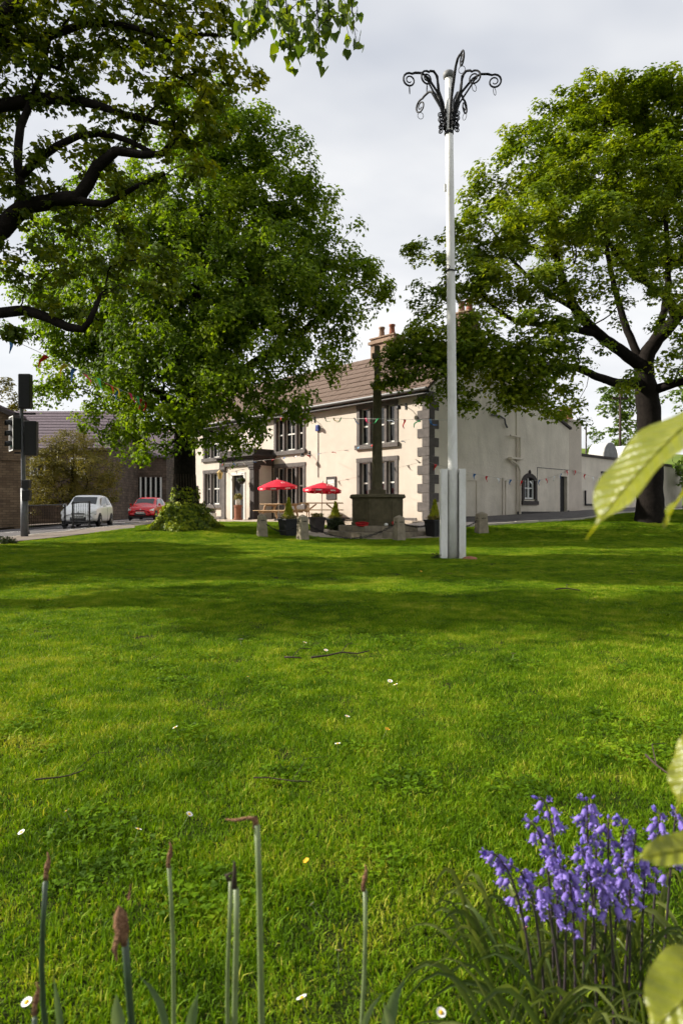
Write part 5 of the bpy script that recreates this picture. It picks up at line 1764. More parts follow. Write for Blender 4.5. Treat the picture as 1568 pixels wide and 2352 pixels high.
def tree_wood(name, limbs, targets, m, parent, bf=0.25, tip=.006, e=2.4, cap=None, wob=.10, seed=1):
    pos, par, rad, n0 = grow(limbs, targets, bf)
    n = len(pos)
    r = np.zeros(n)
    child = [[] for _ in range(n)]
    for i in range(n):
        if par[i] >= 0: child[par[i]].append(i)
    for i in range(n - 1, -1, -1):
        # children always come after their parent
        s_ = sum(r[c] ** e for c in child[i])
        r[i] = max(tip, s_ ** (1 / e)) if i >= n0 else max(rad[i], 0)
    for i in range(n0, n):
        j = par[i]
        lim = (r[j] * .93)
        r[i] = min(r[i], lim) if lim > 0 else r[i]
    rg = random.Random(seed)
    mb = MB()
    # limbs as continuous tubes
    used = set()
    k = 0
    for lb in limbs:
        pts, rr = [], []
        cnt = sum(max(1, int((q[0] - p[0]).length / STEP)) for p, q in zip(lb, lb[1:])) + 1
        for i in range(k, k + cnt):
            w = wob * min(r[i], .12) * 1.6
            pts.append(Vector(pos[i]) + Vector((rg.uniform(-w, w), rg.uniform(-w, w), rg.uniform(-w, w) * .4))); rr.append(r[i])
        k += cnt
        mb.tube(pts, rr, 9)
    pv = [Vector(p) for p in pos]
    dirn = [None] * n
    for i in range(n):
        j = par[i]
        dirn[i] = (pv[i] - pv[j]).normalized() if j >= 0 and (pv[i] - pv[j]).length > 1e-6 else Vector((0, 0, 1))
    for i in range(n0, n):
        j = par[i]
        a, b = pv[j], pv[i]
        ln = (b - a).length
        if ln < 1e-4: continue
        d0 = (dirn[j] * .55 + dirn[i] * .6) * ln
        d1 = (b - a) * .9
        seg = 4 if ln > .5 else 3
        pts, rr = [], []
        for q in range(seg + 1):
            t_ = q / seg
            h00 = 2 * t_ ** 3 - 3 * t_ ** 2 + 1; h10 = t_ ** 3 - 2 * t_ ** 2 + t_; h01 = -2 * t_ ** 3 + 3 * t_ ** 2; h11 = t_ ** 3 - t_ ** 2
            p = a * h00 + d0 * h10 + b * h01 + d1 * h11
            if 0 < q < seg:
                w = min(.05 * ln, .07)
                p += Vector((rg.gauss(0, w), rg.gauss(0, w), rg.gauss(0, w)))
            pts.append(p)
            ra = min(r[j], r[i] * 1.25)
            rr.append(ra + (r[i] - ra) * t_)
        mb.tube(pts, rr, 6 if r[i] > .04 else (4 if r[i] > .015 else 3), cap=False)
    return mb.build(name, m, parent, smooth=True), pos[n0:]


def lobe_points(lobes, per_m3, rng, shell=.5, zmin=None, flat=.85, gap=0.0):
    """Points spread through the outer part of each lobe (centre, radius, density)."""
    out_ = []
    for (c, r, dn) in lobes:
        n = max(4, int(per_m3 * dn * 4.19 * r ** 3 * flat * (1 - shell ** 3)))
        d = rng.normal(0, 1, (n, 3)); d /= np.linalg.norm(d, axis=1, keepdims=True)
        rad = (shell ** 3 + (1 - shell ** 3) * rng.random(n)) ** (1 / 3)
        # lumpy outline
        lump = 1 + .16 * np.sin(d[:, 0] * 5 + c[0] * 3) * np.sin(d[:, 1] * 5 + c[1]) + .14 * np.sin(d[:, 2] * 6 + c[2] * 2)
        out_.append(np.array(c) + d * (rad * lump * r)[:, None] * np.array([1, 1, flat]))
    pts = np.concatenate(out_)
    if zmin is not None: pts = pts[pts[:, 2] > zmin]
    if gap:
        k = gap
        g = np.sin(pts[:, 0] * k + 1.3 * np.sin(pts[:, 2] * k * .7)) * np.sin(pts[:, 1] * k * 1.1 + .7) + np.sin(pts[:, 2] * k * 1.25 + 1.1 * np.sin(pts[:, 0] * k * .6)) * .8
        pts = pts[g < .62]
    return pts


def spray_leaves(name, sprays, per, spread, size, rng, m, parent, tmpl, flat=.5, centre=None, droop=0.0, jitter=.5, hang=0.0, up=.8):
    """Leaf pads: leaves on the upper, outer skin of a flattened clump round each spray point."""
    S = np.asarray(sprays)
    n = len(S) * per
    cl = np.repeat(rng.uniform(.65, 1.3, len(S)), per)
    d = rng.normal(0, 1, (n, 3)); d[:, 2] += .35
    d /= np.linalg.norm(d, axis=1, keepdims=True)
    R_ = spread * cl * rng.uniform(.45, 1.08, n)
    C = np.repeat(S, per, 0) + d * R_[:, None] * np.array([1, 1, flat])
    if hang: C[:, 2] -= hang * rng.random(n) ** 2
    o = C - (np.array(centre) if centre is not None else S.mean(0))
    o /= np.linalg.norm(o, axis=1, keepdims=True) + 1e-9
    Nn = o * .35 + d * .55 + np.array([0, 0, up])
    T = o * .5 + d * .5 + np.array([0, 0, -droop])
    var = np.clip(np.repeat(rng.random(len(S)), per) * .5 + rng.random(n) * .5, 0, 1)
    return leaves_mesh(name, C, Nn, size * rng.uniform(.65, 1.25, n), rng, m, parent, tmpl, jitter, tdir=T, var=var)


M['leafR'] = leaf_mat('sycamore_leaf', (0.066, 0.112, 0.006), (0.138, 0.205, 0.008), (0.265, 0.315, 0.012), .44, .55, (1.6, 1.5, .5), clump=.5)
M['leafL'] = leaf_mat('lime_leaf', (0.055, 0.098, 0.006), (0.115, 0.180, 0.008), (0.225, 0.285, 0.012), .48, .55, (1.5, 1.6, .5), clump=.5)
M['leafN'] = leaf_mat('near_tree_leaf', (0.050, 0.085, 0.005), (0.100, 0.150, 0.007), (0.215, 0.245, 0.010), .48, .45, (1.8, 1.5, .4), clump=.45)
M['leafB'] = leaf_mat('bronze_bush_leaf', (0.075, 0.070, 0.014), (0.13, 0.12, 0.02), (0.21, 0.18, 0.03), .32, .5, (1.5, 1.4, .6), clump=.7)
M['leafF'] = leaf_mat('far_tree_leaf', (0.070, 0.120, 0.018), (0.105, 0.170, 0.022), (0.150, 0.220, 0.030), .3, .5, (1.4, 1.4, .6), clump=.4)
M['ivy'] = leaf_mat('ivy_leaf', (0.06, 0.10, 0.010), (0.17, 0.23, 0.014), (0.34, 0.38, 0.02), .25, .55, (1.4, 1.4, .5), clump=1.2)


def LB(u, v, rpx, Y, dn=1.0):
    c = P(u, v, Y)
    return (tuple(c), rpx / FPX * Y, dn)


def limb(pts):
    """(u, v, Y, radius) -> [(Vector, radius)]"""
    return [(P(u, v, Y), r) for u, v, Y, r in pts]


# --- middle tree with ivy round its foot
YL = 23.0
KL = 23.0 / 29.0
baseL = P(424, 1208, YL); baseL.z = zt(baseL.x, baseL.y)
treeL = thing('lime_tree', 'large broad green tree with ivy-covered foot left of the inn', 'tree', baseL)
def rel(o, base): o.location = -Vector(base); return o
rng = np.random.default_rng(11)
lobesL = [LB(550, 335, 118, 29 * KL), LB(600, 300, 60, 29 * KL), LB(470, 300, 120, 29 * KL), LB(620, 440, 120, 28.5 * KL), LB(690, 465, 90, 29 * KL), LB(460, 480, 170, 28 * KL), LB(740, 580, 100, 28.5 * KL, 1), LB(800, 650, 95, 28.5 * KL, 1), LB(865, 640, 52, 28.5 * KL, .8),
          LB(640, 650, 150, 26.5 * KL), LB(450, 680, 190, 26.5 * KL), LB(300, 620, 150, 28 * KL), LB(200, 720, 130, 30.5 * KL), LB(760, 745, 88, 27.5 * KL, 1), LB(690, 800, 95, 27 * KL, .8), LB(560, 830, 160, 25.5 * KL), LB(390, 850, 170, 26 * KL), LB(210, 860, 105, 31 * KL), LB(130, 830, 62, 31.5 * KL, .9), LB(95, 905, 28, 31.5 * KL), LB(170, 560, 105, 30 * KL, .9), LB(90, 640, 85, 31 * KL, .8), LB(60, 740, 50, 31.5 * KL, .7), LB(300, 470, 110, 29.5 * KL, .9), LB(200, 430, 70, 30 * KL, .7),
          LB(300, 950, 90, 29 * KL), LB(480, 970, 100, 25.5 * KL), LB(600, 930, 70, 26 * KL, .9), LB(655, 900, 55, 26.5 * KL, .8), LB(350, 1010, 60, 26.8 * KL, .8), LB(530, 1030, 42, 26 * KL, .8), LB(585, 1000, 42, 26 * KL, .8), LB(290, 1040, 34, 29.5 * KL, .7), LB(240, 960, 60, 31 * KL, .8),
          LB(500, 600, 190, 30 * KL, .6), LB(640, 600, 130, 30 * KL, .6), LB(330, 780, 150, 30 * KL, .6), LB(690, 955, 24, 26.4 * KL), LB(770, 820, 36, 27.2 * KL, .7), LB(890, 665, 24, 28.2 * KL, .9)]
tL = lobe_points(lobesL, 6.5, rng, .45, gap=2.6)
limbsL = [
    [(Vector((baseL.x, YL, baseL.z - .2)), .50), (Vector((baseL.x, YL, baseL.z + .5)), .43), (P(427, 1120, YL), .37), (P(424, 1020, YL), .35), (P(432, 930, YL), .33), (P(440, 820, YL), .28), (P(452, 690, YL), .21), (P(470, 540, YL), .14), (P(500, 400, YL), .08), (P(530, 300, YL), .04)],
    limb([(432, 930, 29 * KL, .24 * .85), (500, 885, 28.6 * KL, .2 * .85), (580, 835, 28 * KL, .16 * .85), (680, 770, 27.6 * KL, .11 * .85), (780, 690, 28 * KL, .06 * .85)]),
    limb([(436, 880, 29 * KL, .22 * .85), (400, 800, 28.5 * KL, .18 * .85), (350, 700, 28 * KL, .13 * .85), (290, 610, 28 * KL, .07 * .85)]),
    limb([(440, 820, 29 * KL, .22 * .85), (520, 720, 28.4 * KL, .17 * .85), (590, 600, 28.2 * KL, .11 * .85), (640, 470, 28.5 * KL, .06 * .85)]),
    limb([(432, 940, 29 * KL, .2 * .85), (360, 900, 28.2 * KL, .15 * .85), (260, 850, 30 * KL, .1 * .85), (160, 830, 31 * KL, .05 * .85)]),
    limb([(436, 860, 29 * KL, .2 * .85), (450, 830, 27 * KL, .16 * .85), (470, 780, 25.6 * KL, .1 * .85)]),
    limb([(440, 830, 29 * KL, .2 * .85), (420, 740, 31 * KL, .15 * .85), (420, 640, 32.3 * KL, .08 * .85)]),
]
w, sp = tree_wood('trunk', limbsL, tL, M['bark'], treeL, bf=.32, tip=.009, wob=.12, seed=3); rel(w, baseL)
rel(spray_leaves('crown', tL, 58, .34, .10, rng, M['leafL'], treeL, 'heart', flat=.75, centre=(baseL.x, YL, 8.5), droop=.9, jitter=.4, hang=.22, up=.55), baseL)

# ivy at the foot (a plant of its own)
ivy = thing('ivy', 'bright green ivy mound wrapped round the foot of the big tree', 'ivy', baseL)
n = 9000
h = rng.random(n) ** 1.7
a = rng.uniform(0, 2 * np.pi, n)
R_ = (.80 * (1 - h) ** 1.5 + .36) * (1 + .12 * np.sin(3 * a) + .1 * np.sin(7 * a + h * 9))
R_ = np.where(h > .62, .39 + .04 * np.sin(5 * a), R_ * np.sqrt(rng.uniform(.72, 1, n)))
C = np.stack([R_ * np.cos(a), R_ * np.sin(a), h * 1.35], 1) + rng.normal(0, .04, (n, 3))
keep = (h < .6) | (rng.random(n) < .3)
C = C[keep]; a = a[keep]
leaves_mesh('leaves', C, np.stack([np.cos(a), np.sin(a), np.full(len(a), .75)], 1), rng.uniform(.06, .11, len(a)), rng, M['ivy'], ivy, 'heart', .45, tdir=np.tile(np.array([0, 0, -1.0]), (len(a), 1)))
iv = MB()
for k in range(26):
    a0 = 2 * math.pi * k / 26
    iv.tube([(.9 * math.cos(a0), .9 * math.sin(a0), 0), (.6 * math.cos(a0 + .2), .6 * math.sin(a0 + .2), .4), (.40 * math.cos(a0 + .3), .40 * math.sin(a0 + .3), 1.1), (.37 * math.cos(a0 + .25), .37 * math.sin(a0 + .25), 1.8)], .014, 4)
iv.build('stems', M['twig'], ivy)
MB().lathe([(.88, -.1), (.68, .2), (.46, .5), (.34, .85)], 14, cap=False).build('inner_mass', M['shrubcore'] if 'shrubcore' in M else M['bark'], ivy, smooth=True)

# --- right-hand sycamore
YR = 25.0
baseR = P(1492, 1190, YR); baseR.z = zt(baseR.x, baseR.y)
treeR = thing('sycamore_tree', 'big rounded sycamore with dark spreading limbs on the right of the green', 'tree', baseR)
rng = np.random.default_rng(21)
lobesR = [LB(1375, 235, 85, 25), LB(1440, 230, 80, 25), LB(1525, 250, 95, 25), LB(1290, 300, 85, 24.5), LB(1215, 340, 75, 24), LB(1160, 400, 80, 23.5), LB(1330, 390, 115, 22.5), LB(1470, 400, 120, 23), LB(1110, 470, 60, 23.5), LB(1130, 540, 85, 22.5), LB(1240, 520, 105, 21.5), LB(1370, 520, 90, 21.2, .8),
          LB(1075, 560, 50, 23), LB(1000, 585, 50, 23), LB(960, 575, 26, 23), LB(1080, 640, 85, 21.5), LB(990, 680, 58, 22), LB(965, 735, 40, 22), LB(1180, 640, 100, 20.8), LB(1290, 640, 80, 20.8, .9), LB(945, 800, 58, 21.6, 1.6), LB(1010, 780, 78, 21, 1.5), LB(905, 850, 36, 21.8, 2), LB(960, 865, 56, 21.2, 2), LB(1040, 865, 64, 20.8, 2), LB(1130, 770, 88, 20.4, 1.6), LB(1230, 760, 85, 20.4, 1.4), LB(1180, 830, 58, 20.5, 1.5), LB(1255, 830, 48, 20.8, 1.2), LB(1300, 770, 55, 21, .8),
          LB(1120, 885, 54, 20.8, 2), LB(1200, 870, 60, 20.6, 1.6), LB(1180, 935, 28, 20.8), LB(1270, 870, 50, 21, 1.1), LB(1270, 940, 26, 21, .9), LB(1340, 820, 55, 21.5, .6), LB(1060, 925, 26, 20.8), LB(985, 905, 28, 21.2, 2), LB(1090, 845, 62, 20.6, 2), LB(1155, 900, 44, 20.6, 2.2), LB(1235, 895, 44, 20.7, 2), LB(1075, 925, 30, 20.8, 2.2), LB(1130, 940, 26, 20.8, 2.2), LB(1205, 935, 30, 20.7, 2), LB(1262, 925, 26, 20.9, 2), LB(965, 790, 56, 21, 1.6), LB(915, 815, 36, 21.6, 2), LB(1290, 830, 40, 21, 1), LB(1520, 700, 40, 21.6, .8), LB(1545, 830, 34, 21.8, .8), LB(1555, 640, 45, 21.6, .9), LB(1480, 590, 50, 21.4, .8), LB(1420, 640, 40, 21.2, .7), LB(1560, 450, 70, 22, 1), LB(1390, 600, 50, 21.2, .8), LB(1450, 760, 40, 21.6, .5), LB(1350, 740, 45, 21, .7), LB(1310, 900, 30, 21.4, 1), LB(1080, 800, 60, 20.6, 1.3), LB(880, 880, 22, 21.8, 2),
          LB(1430, 560, 75, 21.5, .9), LB(1530, 520, 85, 22, 1), LB(1500, 650, 65, 22, .6), LB(1640, 330, 160, 25, .7), LB(1720, 560, 160, 24, .6), LB(1650, 700, 110, 22.5, .5), LB(1560, 760, 55, 22, .7), LB(1600, 880, 70, 22.5, .5), LB(1400, 700, 65, 22, .55),
          LB(1400, 420, 180, 27.5, .45), LB(1260, 500, 130, 26.5, .4), LB(1550, 500, 170, 28, .45), LB(1330, 950, 40, 22.5, .7), LB(1420, 880, 40, 22, .3)]
tR = lobe_points(lobesR, 8.5, rng, .55, flat=.8, gap=2.4)
limbsR = [
    [(Vector((baseR.x, YR, baseR.z - .3)), .62), (Vector((baseR.x, YR, baseR.z + .4)), .50), (P(1492, 1050, YR), .43), (P(1490, 940, YR), .42), (P(1482, 890, YR), .40), (P(1478, 840, YR), .33), (P(1500, 790, YR), .26), (P(1548, 735, 24.6), .22), (P(1600, 660, 24.4), .17), (P(1660, 540, 24.6), .1)],
    limb([(1480, 880, 25, 0.208), (1420, 880, 24.2, 0.160), (1370, 865, 23.4, 0.136), (1310, 842, 22.6, 0.112), (1230, 846, 21.8, 0.088), (1120, 836, 21.2, 0.064), (1010, 846, 21, 0.040)]),
    limb([(1478, 845, 25, 0.240), (1430, 810, 24.4, 0.208), (1370, 765, 23.7, 0.184), (1320, 710, 23.0, 0.160), (1290, 640, 22.6, 0.128), (1270, 560, 22.6, 0.096), (1260, 470, 23, 0.056), (1270, 380, 23.6, 0.032)]),
    limb([(1370, 765, 23.7, 0.144), (1310, 755, 22.8, 0.112), (1240, 745, 21.9, 0.096), (1180, 735, 21.2, 0.072), (1130, 700, 21, 0.056), (1080, 640, 21.4, 0.032)]),
    limb([(1548, 735, 24.6, 0.160), (1535, 690, 24, 0.128), (1490, 655, 23.4, 0.112), (1440, 615, 23, 0.088), (1400, 560, 22.6, 0.064), (1380, 480, 22.6, 0.040)]),
    limb([(1478, 845, 25, 0.160), (1440, 760, 25.4, 0.136), (1410, 660, 25.6, 0.104), (1390, 540, 25.4, 0.080), (1390, 400, 25, 0.048), (1385, 290, 25, 0.024)]),
    limb([(1490, 900, 25, 0.192), (1550, 880, 24.4, 0.152), (1620, 860, 23.8, 0.104), (1700, 800, 23.6, 0.056)]),
    limb([(1500, 790, 25, 0.160), (1530, 680, 26, 0.128), (1530, 540, 26.6, 0.096), (1510, 400, 26.4, 0.056)]),
    limb([(1310, 842, 22.6, 0.080), (1250, 880, 21.8, 0.056), (1190, 900, 21.2, 0.032)]),
    limb([(1320, 710, 23, 0.096), (1240, 660, 22.2, 0.072), (1170, 590, 22, 0.048), (1120, 510, 22.6, 0.028)]),
]
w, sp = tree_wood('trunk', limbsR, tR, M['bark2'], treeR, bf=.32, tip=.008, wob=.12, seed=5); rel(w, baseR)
rel(spray_leaves('crown', tR, 62, .36, .115, rng, M['leafR'], treeR, 'maple', flat=.6, centre=(baseR.x, YR, 7.5), droop=.4, jitter=.4, up=.8), baseR)

# --- near tree, trunk just outside on the left, limbs reaching over the green
baseN = Vector((-8.6, 11.0, zt(-8.6, 11.0)))
treeN = thing('overhanging_tree', 'dark-limbed tree reaching over the green from the left edge', 'tree', baseN)
rng = np.random.default_rng(31)
lobesN = [LB(60, 60, 110, 10), LB(190, 90, 120, 10.5, .9), LB(330, 60, 110, 10.5), LB(450, 60, 95, 10.5, .9), LB(540, 90, 70, 10.5, .8), LB(580, 175, 40, 10.5, .7), LB(520, 190, 70, 10, .9), LB(430, 190, 110, 9.5), LB(310, 200, 90, 9.6, .7), LB(120, 190, 105, 10.2, .85), LB(20, 220, 80, 10.5, .6),
          LB(470, 300, 75, 9.6, .9), LB(390, 310, 75, 9.6, .8), LB(250, 330, 95, 10, .8), LB(100, 380, 95, 10.2, .75), LB(460, 390, 50, 9.8, .6), LB(340, 420, 75, 10, .8), LB(20, 430, 80, 10.6, .7), LB(130, 520, 85, 10.6, .8), LB(240, 520, 75, 10.6, .8),
          LB(60, 600, 85, 10.5, .7), LB(170, 620, 75, 10.3, .7), LB(270, 640, 65, 10, .7), LB(350, 650, 55, 9.8, .8), LB(405, 660, 32, 9.8, .9), LB(80, 690, 50, 10.4, .8), LB(170, 710, 40, 10.2, .6), LB(30, 760, 32, 10.4, .7), LB(300, 560, 60, 10, .5), LB(380, 610, 40, 9.8, .7),
          # outside the picture: the rest of the crown, which shades the green
          LB(-150, 100, 170, 10.5, .9), LB(-330, 250, 200, 11.5, .9), LB(-180, 420, 150, 11.5, 1.1), LB(-420, 0, 220, 11.5, .45), LB(60, -160, 170, 10.5, .6), LB(300, -180, 170, 10.5, .6), LB(-300, -350, 260, 11.5, .4), LB(80, -420, 230, 11.5, .4), LB(-500, 400, 170, 12, .9), LB(-650, 150, 220, 12.5, .8),
          LB(-150, 250, 150, 14.5, .9), LB(-250, 100, 170, 15.5, .9), LB(-420, 350, 170, 15, .9), LB(-110, 400, 90, 15.5, .9), LB(-160, 320, 100, 17.5, .5)]
tN = lobe_points(lobesN, 24, rng, .2, flat=.85)
limbsN = [
    [(Vector((-8.6, 11.0, -.2)), .50), (Vector((-8.5, 11, 1.2)), .42), (Vector((-8.4, 11, 2.8)), .40), (Vector((-8.1, 11, 4.2)), .34), (Vector((-7.9, 11, 6.0)), .27), (Vector((-7.6, 11, 8.0)), .2), (Vector((-7.2, 11, 10.4)), .12), (Vector((-7, 11, 12.5)), .06)],
    [(Vector((-8.3, 11, 3.3)), .26)] + limb([(-140, 640, 10.8, .2), (0, 525, 10.5, .15), (70, 472, 10.4, .125), (130, 458, 10.2, .11), (178, 452, 10, .10), (222, 384, 9.9, .085), (268, 347, 9.8, .07), (330, 356, 9.7, .055), (372, 352, 9.6, .045), (420, 300, 9.6, .03)]),
    [(Vector((-7.9, 11, 5.8)), .2)] + limb([(-160, 300, 10.8, .13), (0, 243, 10.5, .095), (95, 226, 10.4, .085), (160, 232, 10.3, .075), (225, 242, 10.2, .06), (320, 272, 10, .045), (400, 290, 9.8, .03)]),
    limb([(60, 478, 10.4, .075), (48, 420, 10.3, .07), (42, 371, 10.3, .065), (50, 290, 10.3, .06), (70, 240, 10.3, .05), (100, 150, 10.4, .03)]),
    limb([(46, 405, 10.3, .065), (90, 365, 10.2, .06), (132, 334, 10.1, .055), (180, 312, 10, .05), (228, 307, 9.9, .045), (297, 323, 9.8, .04), (366, 360, 9.7, .03)]),
    [(Vector((-7.7, 11, 7.2)), .16)] + limb([(-100, 110, 10.7, .1), (0, 96, 10.5, .08), (80, 93, 10.4, .07), (138, 74, 10.3, .06), (190, 55, 10.3, .05), (300, 60, 10.3, .04), (400, 95, 10.2, .035), (450, 80, 10.3, .03), (520, 82, 10.4, .02)]),
    [(Vector((-7.5, 11, 8.2)), .15)] + limb([(-40, 90, 10, .13), (0, 50, 9.8, .12), (38, 8, 9.8, .11), (90, -60, 10, .09), (200, -140, 10.3, .06)]),
    [(Vector((-8.4, 11, 2.9)), .22)] + limb([(-160, 740, 11, .15), (0, 719, 10.5, .082), (68, 714, 10.4, .078), (118, 734, 10.3, .072), (160, 752, 10.2, .066), (192, 757, 10.1, .055), (206, 736, 10, .045), (230, 680, 10, .03)]),
    limb([(175, 455, 10, .06), (240, 470, 9.9, .045), (310, 430, 9.8, .035), (380, 400, 9.7, .025)]),
    [(Vector((-8.0, 11, 5.0)), .2), (Vector((-9.6, 13, 7.0)), .13), (Vector((-10.8, 14.5, 9.0)), .07)],
    [(Vector((-8.1, 11, 4.4)), .2), (Vector((-8.6, 13.2, 6.0)), .14), (Vector((-9.0, 15, 8.0)), .08)],
]
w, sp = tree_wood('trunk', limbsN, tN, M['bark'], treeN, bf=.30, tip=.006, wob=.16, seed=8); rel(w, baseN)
rel(spray_leaves('crown', tN, 36, .19, .085, rng, M['leafN'], treeN, 'maple', flat=.6, centre=(-8, 11, 6), droop=.5, jitter=.5, up=.7), baseN)

# --- lime by the photographer, out of the picture but for a spray hanging in at the top
baseC = Vector((-4.6, 0.2, zt(-4.6, 0.2)))
treeC = thing('hanging_lime_tree', 'lime tree spray of heart-shaped leaves hanging in at the top edge', 'tree', baseC)
rng = np.random.default_rng(41)
lobesC = [((-5.4, .2, 7.6), 1.8, .5), ((-4.4, 1.2, 8.8), 1.8, .5), ((-5.6, -1.2, 9.0), 1.9, .5), ((-3.4, 2.2, 7.4), 1.1, .4)]
tC = lobe_points(lobesC, 6.0, rng, .4)
hang = []
for (u0, u1, v1, dens) in ((548, 575, 95, 16), (575, 600, 50, 12), (600, 632, 40, 12), (640, 660, 105, 15), (658, 690, 150, 22), (690, 720, 40, 10), (715, 745, 125, 20), (735, 760, 60, 12), (770, 800, 55, 10), (800, 822, 95, 12)):
    for k in range(dens):
        f = random.random()
        hang.append(P(u0 + (u1 - u0) * random.random(), -60 + (v1 + 60) * f ** .8, 4.5 + random.uniform(-.25, .25)))
hang = np.array([tuple(h_) for h_ in hang])
limbsC = [
    [(baseC + Vector((0, 0, -.2)), .36), (Vector((-4.6, .2, 2.0)), .3), (Vector((-4.6, .2, 4.2)), .26), (Vector((-4.7, .2, 7)), .17), (Vector((-4.8, .3, 9.5)), .08)],
    [(Vector((-4.6, .2, 4.4)), .14), (Vector((-3.4, 1.6, 5.8)), .10), (Vector((-2.2, 3.0, 6.1)), .07), (Vector((-1.1, 4.2, 5.6)), .045), (Vector((-.5, 4.5, 4.85)), .02), (Vector((.0, 4.5, 4.65)), .010)],
]
for (u0, u1, v1) in ((560, 552, 70), (590, 580, 40), (650, 668, 130), (722, 735, 110), (775, 790, 40), (800, 815, 80), (620, 612, 30)):
    limbsC.append(limb([(u0, -90, 4.5, .006), ((u0 + u1) / 2, -10 + v1 * .3, 4.5, .004), (u1, v1, 4.5, .0022)]))
w, sp = tree_wood('trunk', limbsC, np.concatenate([tC, hang]), M['bark'], treeC, bf=.3, tip=.0020, e=2.3, wob=.1, seed=9); rel(w, baseC)
rel(spray_leaves('crown', tC, 30, .34, .11, rng, M['leafL'], treeC, 'heart', flat=.7, centre=(-4.6, .3, 7), droop=.8, jitter=.5, hang=.3), baseC)
M['leafH'] = leaf_mat('hanging_lime_leaf', (0.045, 0.085, 0.008), (0.085, 0.140, 0.010), (0.150, 0.210, 0.012), .5, .4, (2.0, 1.8, .35), clump=3)
C = np.repeat(hang, 3, 0) + rng.normal(0, .026, (len(hang) * 3, 3))
C[:, 2] -= .03
nn = rng.normal(0, 1, (len(C), 3)); nn[:, 2] = np.abs(nn[:, 2]) * .3; nn[:, 1] -= .6
rel(leaves_mesh('hanging_spray', C, nn, rng.uniform(.042, .07, len(C)), rng, M['leafH'], treeC, 'heart', .3, tdir=np.tile(np.array([0, 0, -1.6]), (len(C), 1))), baseC)['kind'] = 'stuff'


# --- two more trees of the same row, outside the picture on the left; their shade falls across the green
for k_, (bx_, by_, lobes_, lab) in enumerate((
        (-11.0, 8.0, [((-11.0, 8.0, 6.4), 1.15, 1.2), ((-9.4, 7.7, 7.0), 1.0, 1.2), ((-10.6, 8.5, 7.9), 1.1, 1.2), ((-9.2, 7.6, 5.8), .8, 1.2), ((-10.2, 8.9, 5.4), .7, 1.2), ((-9.6, 7.0, 8.2), .7, 1.2)], 'slim shade tree beyond the left edge, nearer the camera'),
        (-17.0, 14.0, [((-16, 11.4, 6.0), 2.1, .7), ((-15.5, 14.4, 5.6), 2.2, .8), ((-17, 17.0, 6.8), 2.4, .7), ((-17, 13.4, 8.6), 2.4, .7), ((-19.5, 12.5, 6.4), 2.2, .7), ((-19.0, 15.8, 5.6), 2.0, .7), ((-15.5, 18.6, 5.4), 1.8, .8), ((-14.5, 12.4, 7.6), 1.6, .8)], 'spreading shade tree beyond the left edge, farther from the camera'))):
    b_ = Vector((bx_, by_, zt(bx_, by_)))
    tt = thing('shade_tree', lab, 'tree', b_, group='row of trees left of the green')
    rg_ = np.random.default_rng(60 + k_)
    T_ = lobe_points(lobes_, 7.0 if k_ == 0 else 4.0, rg_, .3)
    w, sp = tree_wood('trunk', [[(b_ + Vector((0, 0, -.2)), .3), (b_ + Vector((0, 0, 3)), .24), (b_ + Vector((.1, 0, 5.5)), .14), (b_ + Vector((.1, 0, 8)), .05)]], T_, M['bark'], tt, tip=.008, seed=70 + k_); rel(w, b_)
    rel(spray_leaves('crown', T_, 70, .38, .17, rg_, M['leafL'], tt, 'rhomb', flat=.7, centre=(bx_, by_, 6), jitter=.5), b_)

# --- bronze-green bush, hedge mass and far trees
def far_tree(name, label, u, v0, v1, Y, w_px, m, dens=2.2, leaf=.2, per=22, tmpl='rhomb', cat='tree', group=None, seed=1, low=.15, spread=.4, lobes_uv=None):
    b = P(u, v1, Y); b.z = zt(b.x, b.y) if Y < 110 else b.z
    t = thing(name, label, cat, b, group=group)
    rg = np.random.default_rng(seed)
    top = P(u, v0, Y).z
    W = w_px / FPX * Y / 2
    H = top - b.z
    lobes = []
    for k in range(16):
        f = low + (1 - low) * rg.random()
        wf = math.sqrt(max(.08, 1 - ((f - .45) / .62) ** 2))
        r = min(W, H * .5) * rg.uniform(.28, .48)
        a_ = rg.uniform(0, 2 * math.pi)
        d_ = max(0, W * wf - r) * math.sqrt(rg.random())
        lobes.append(((b.x + d_ * math.cos(a_), b.y + d_ * math.sin(a_) * .8, b.z + max(r * .6, min(H - r * .85, f * H))), r, 1.0))
    if lobes_uv: lobes = [LB(a_, b_, c_, Y + rg.uniform(-1, .6), 1.0) for a_, b_, c_ in lobes_uv]
    T = lobe_points(lobes, dens, rg, .5)
    T = T[T[:, 2] > b.z + .15]
    limbs_ = [[(b + Vector((0, 0, -.2)), .05 * W + .06), (b + Vector((0, 0, H * .3)), .035 * W + .05), (b + Vector((.1, 0, H * .62)), .03), (b + Vector((.1, .1, H * .85)), .015)]]
    w_, _ = tree_wood('trunk', limbs_, T[::3], M['bark'], t, bf=.3, tip=.012, seed=seed); rel(w_, b)
    rel(spray_leaves('crown', T, per, spread, leaf, rg, m, t, tmpl, flat=.7, centre=(b.x, b.y, b.z + H * .45), jitter=.5), b)
    return t


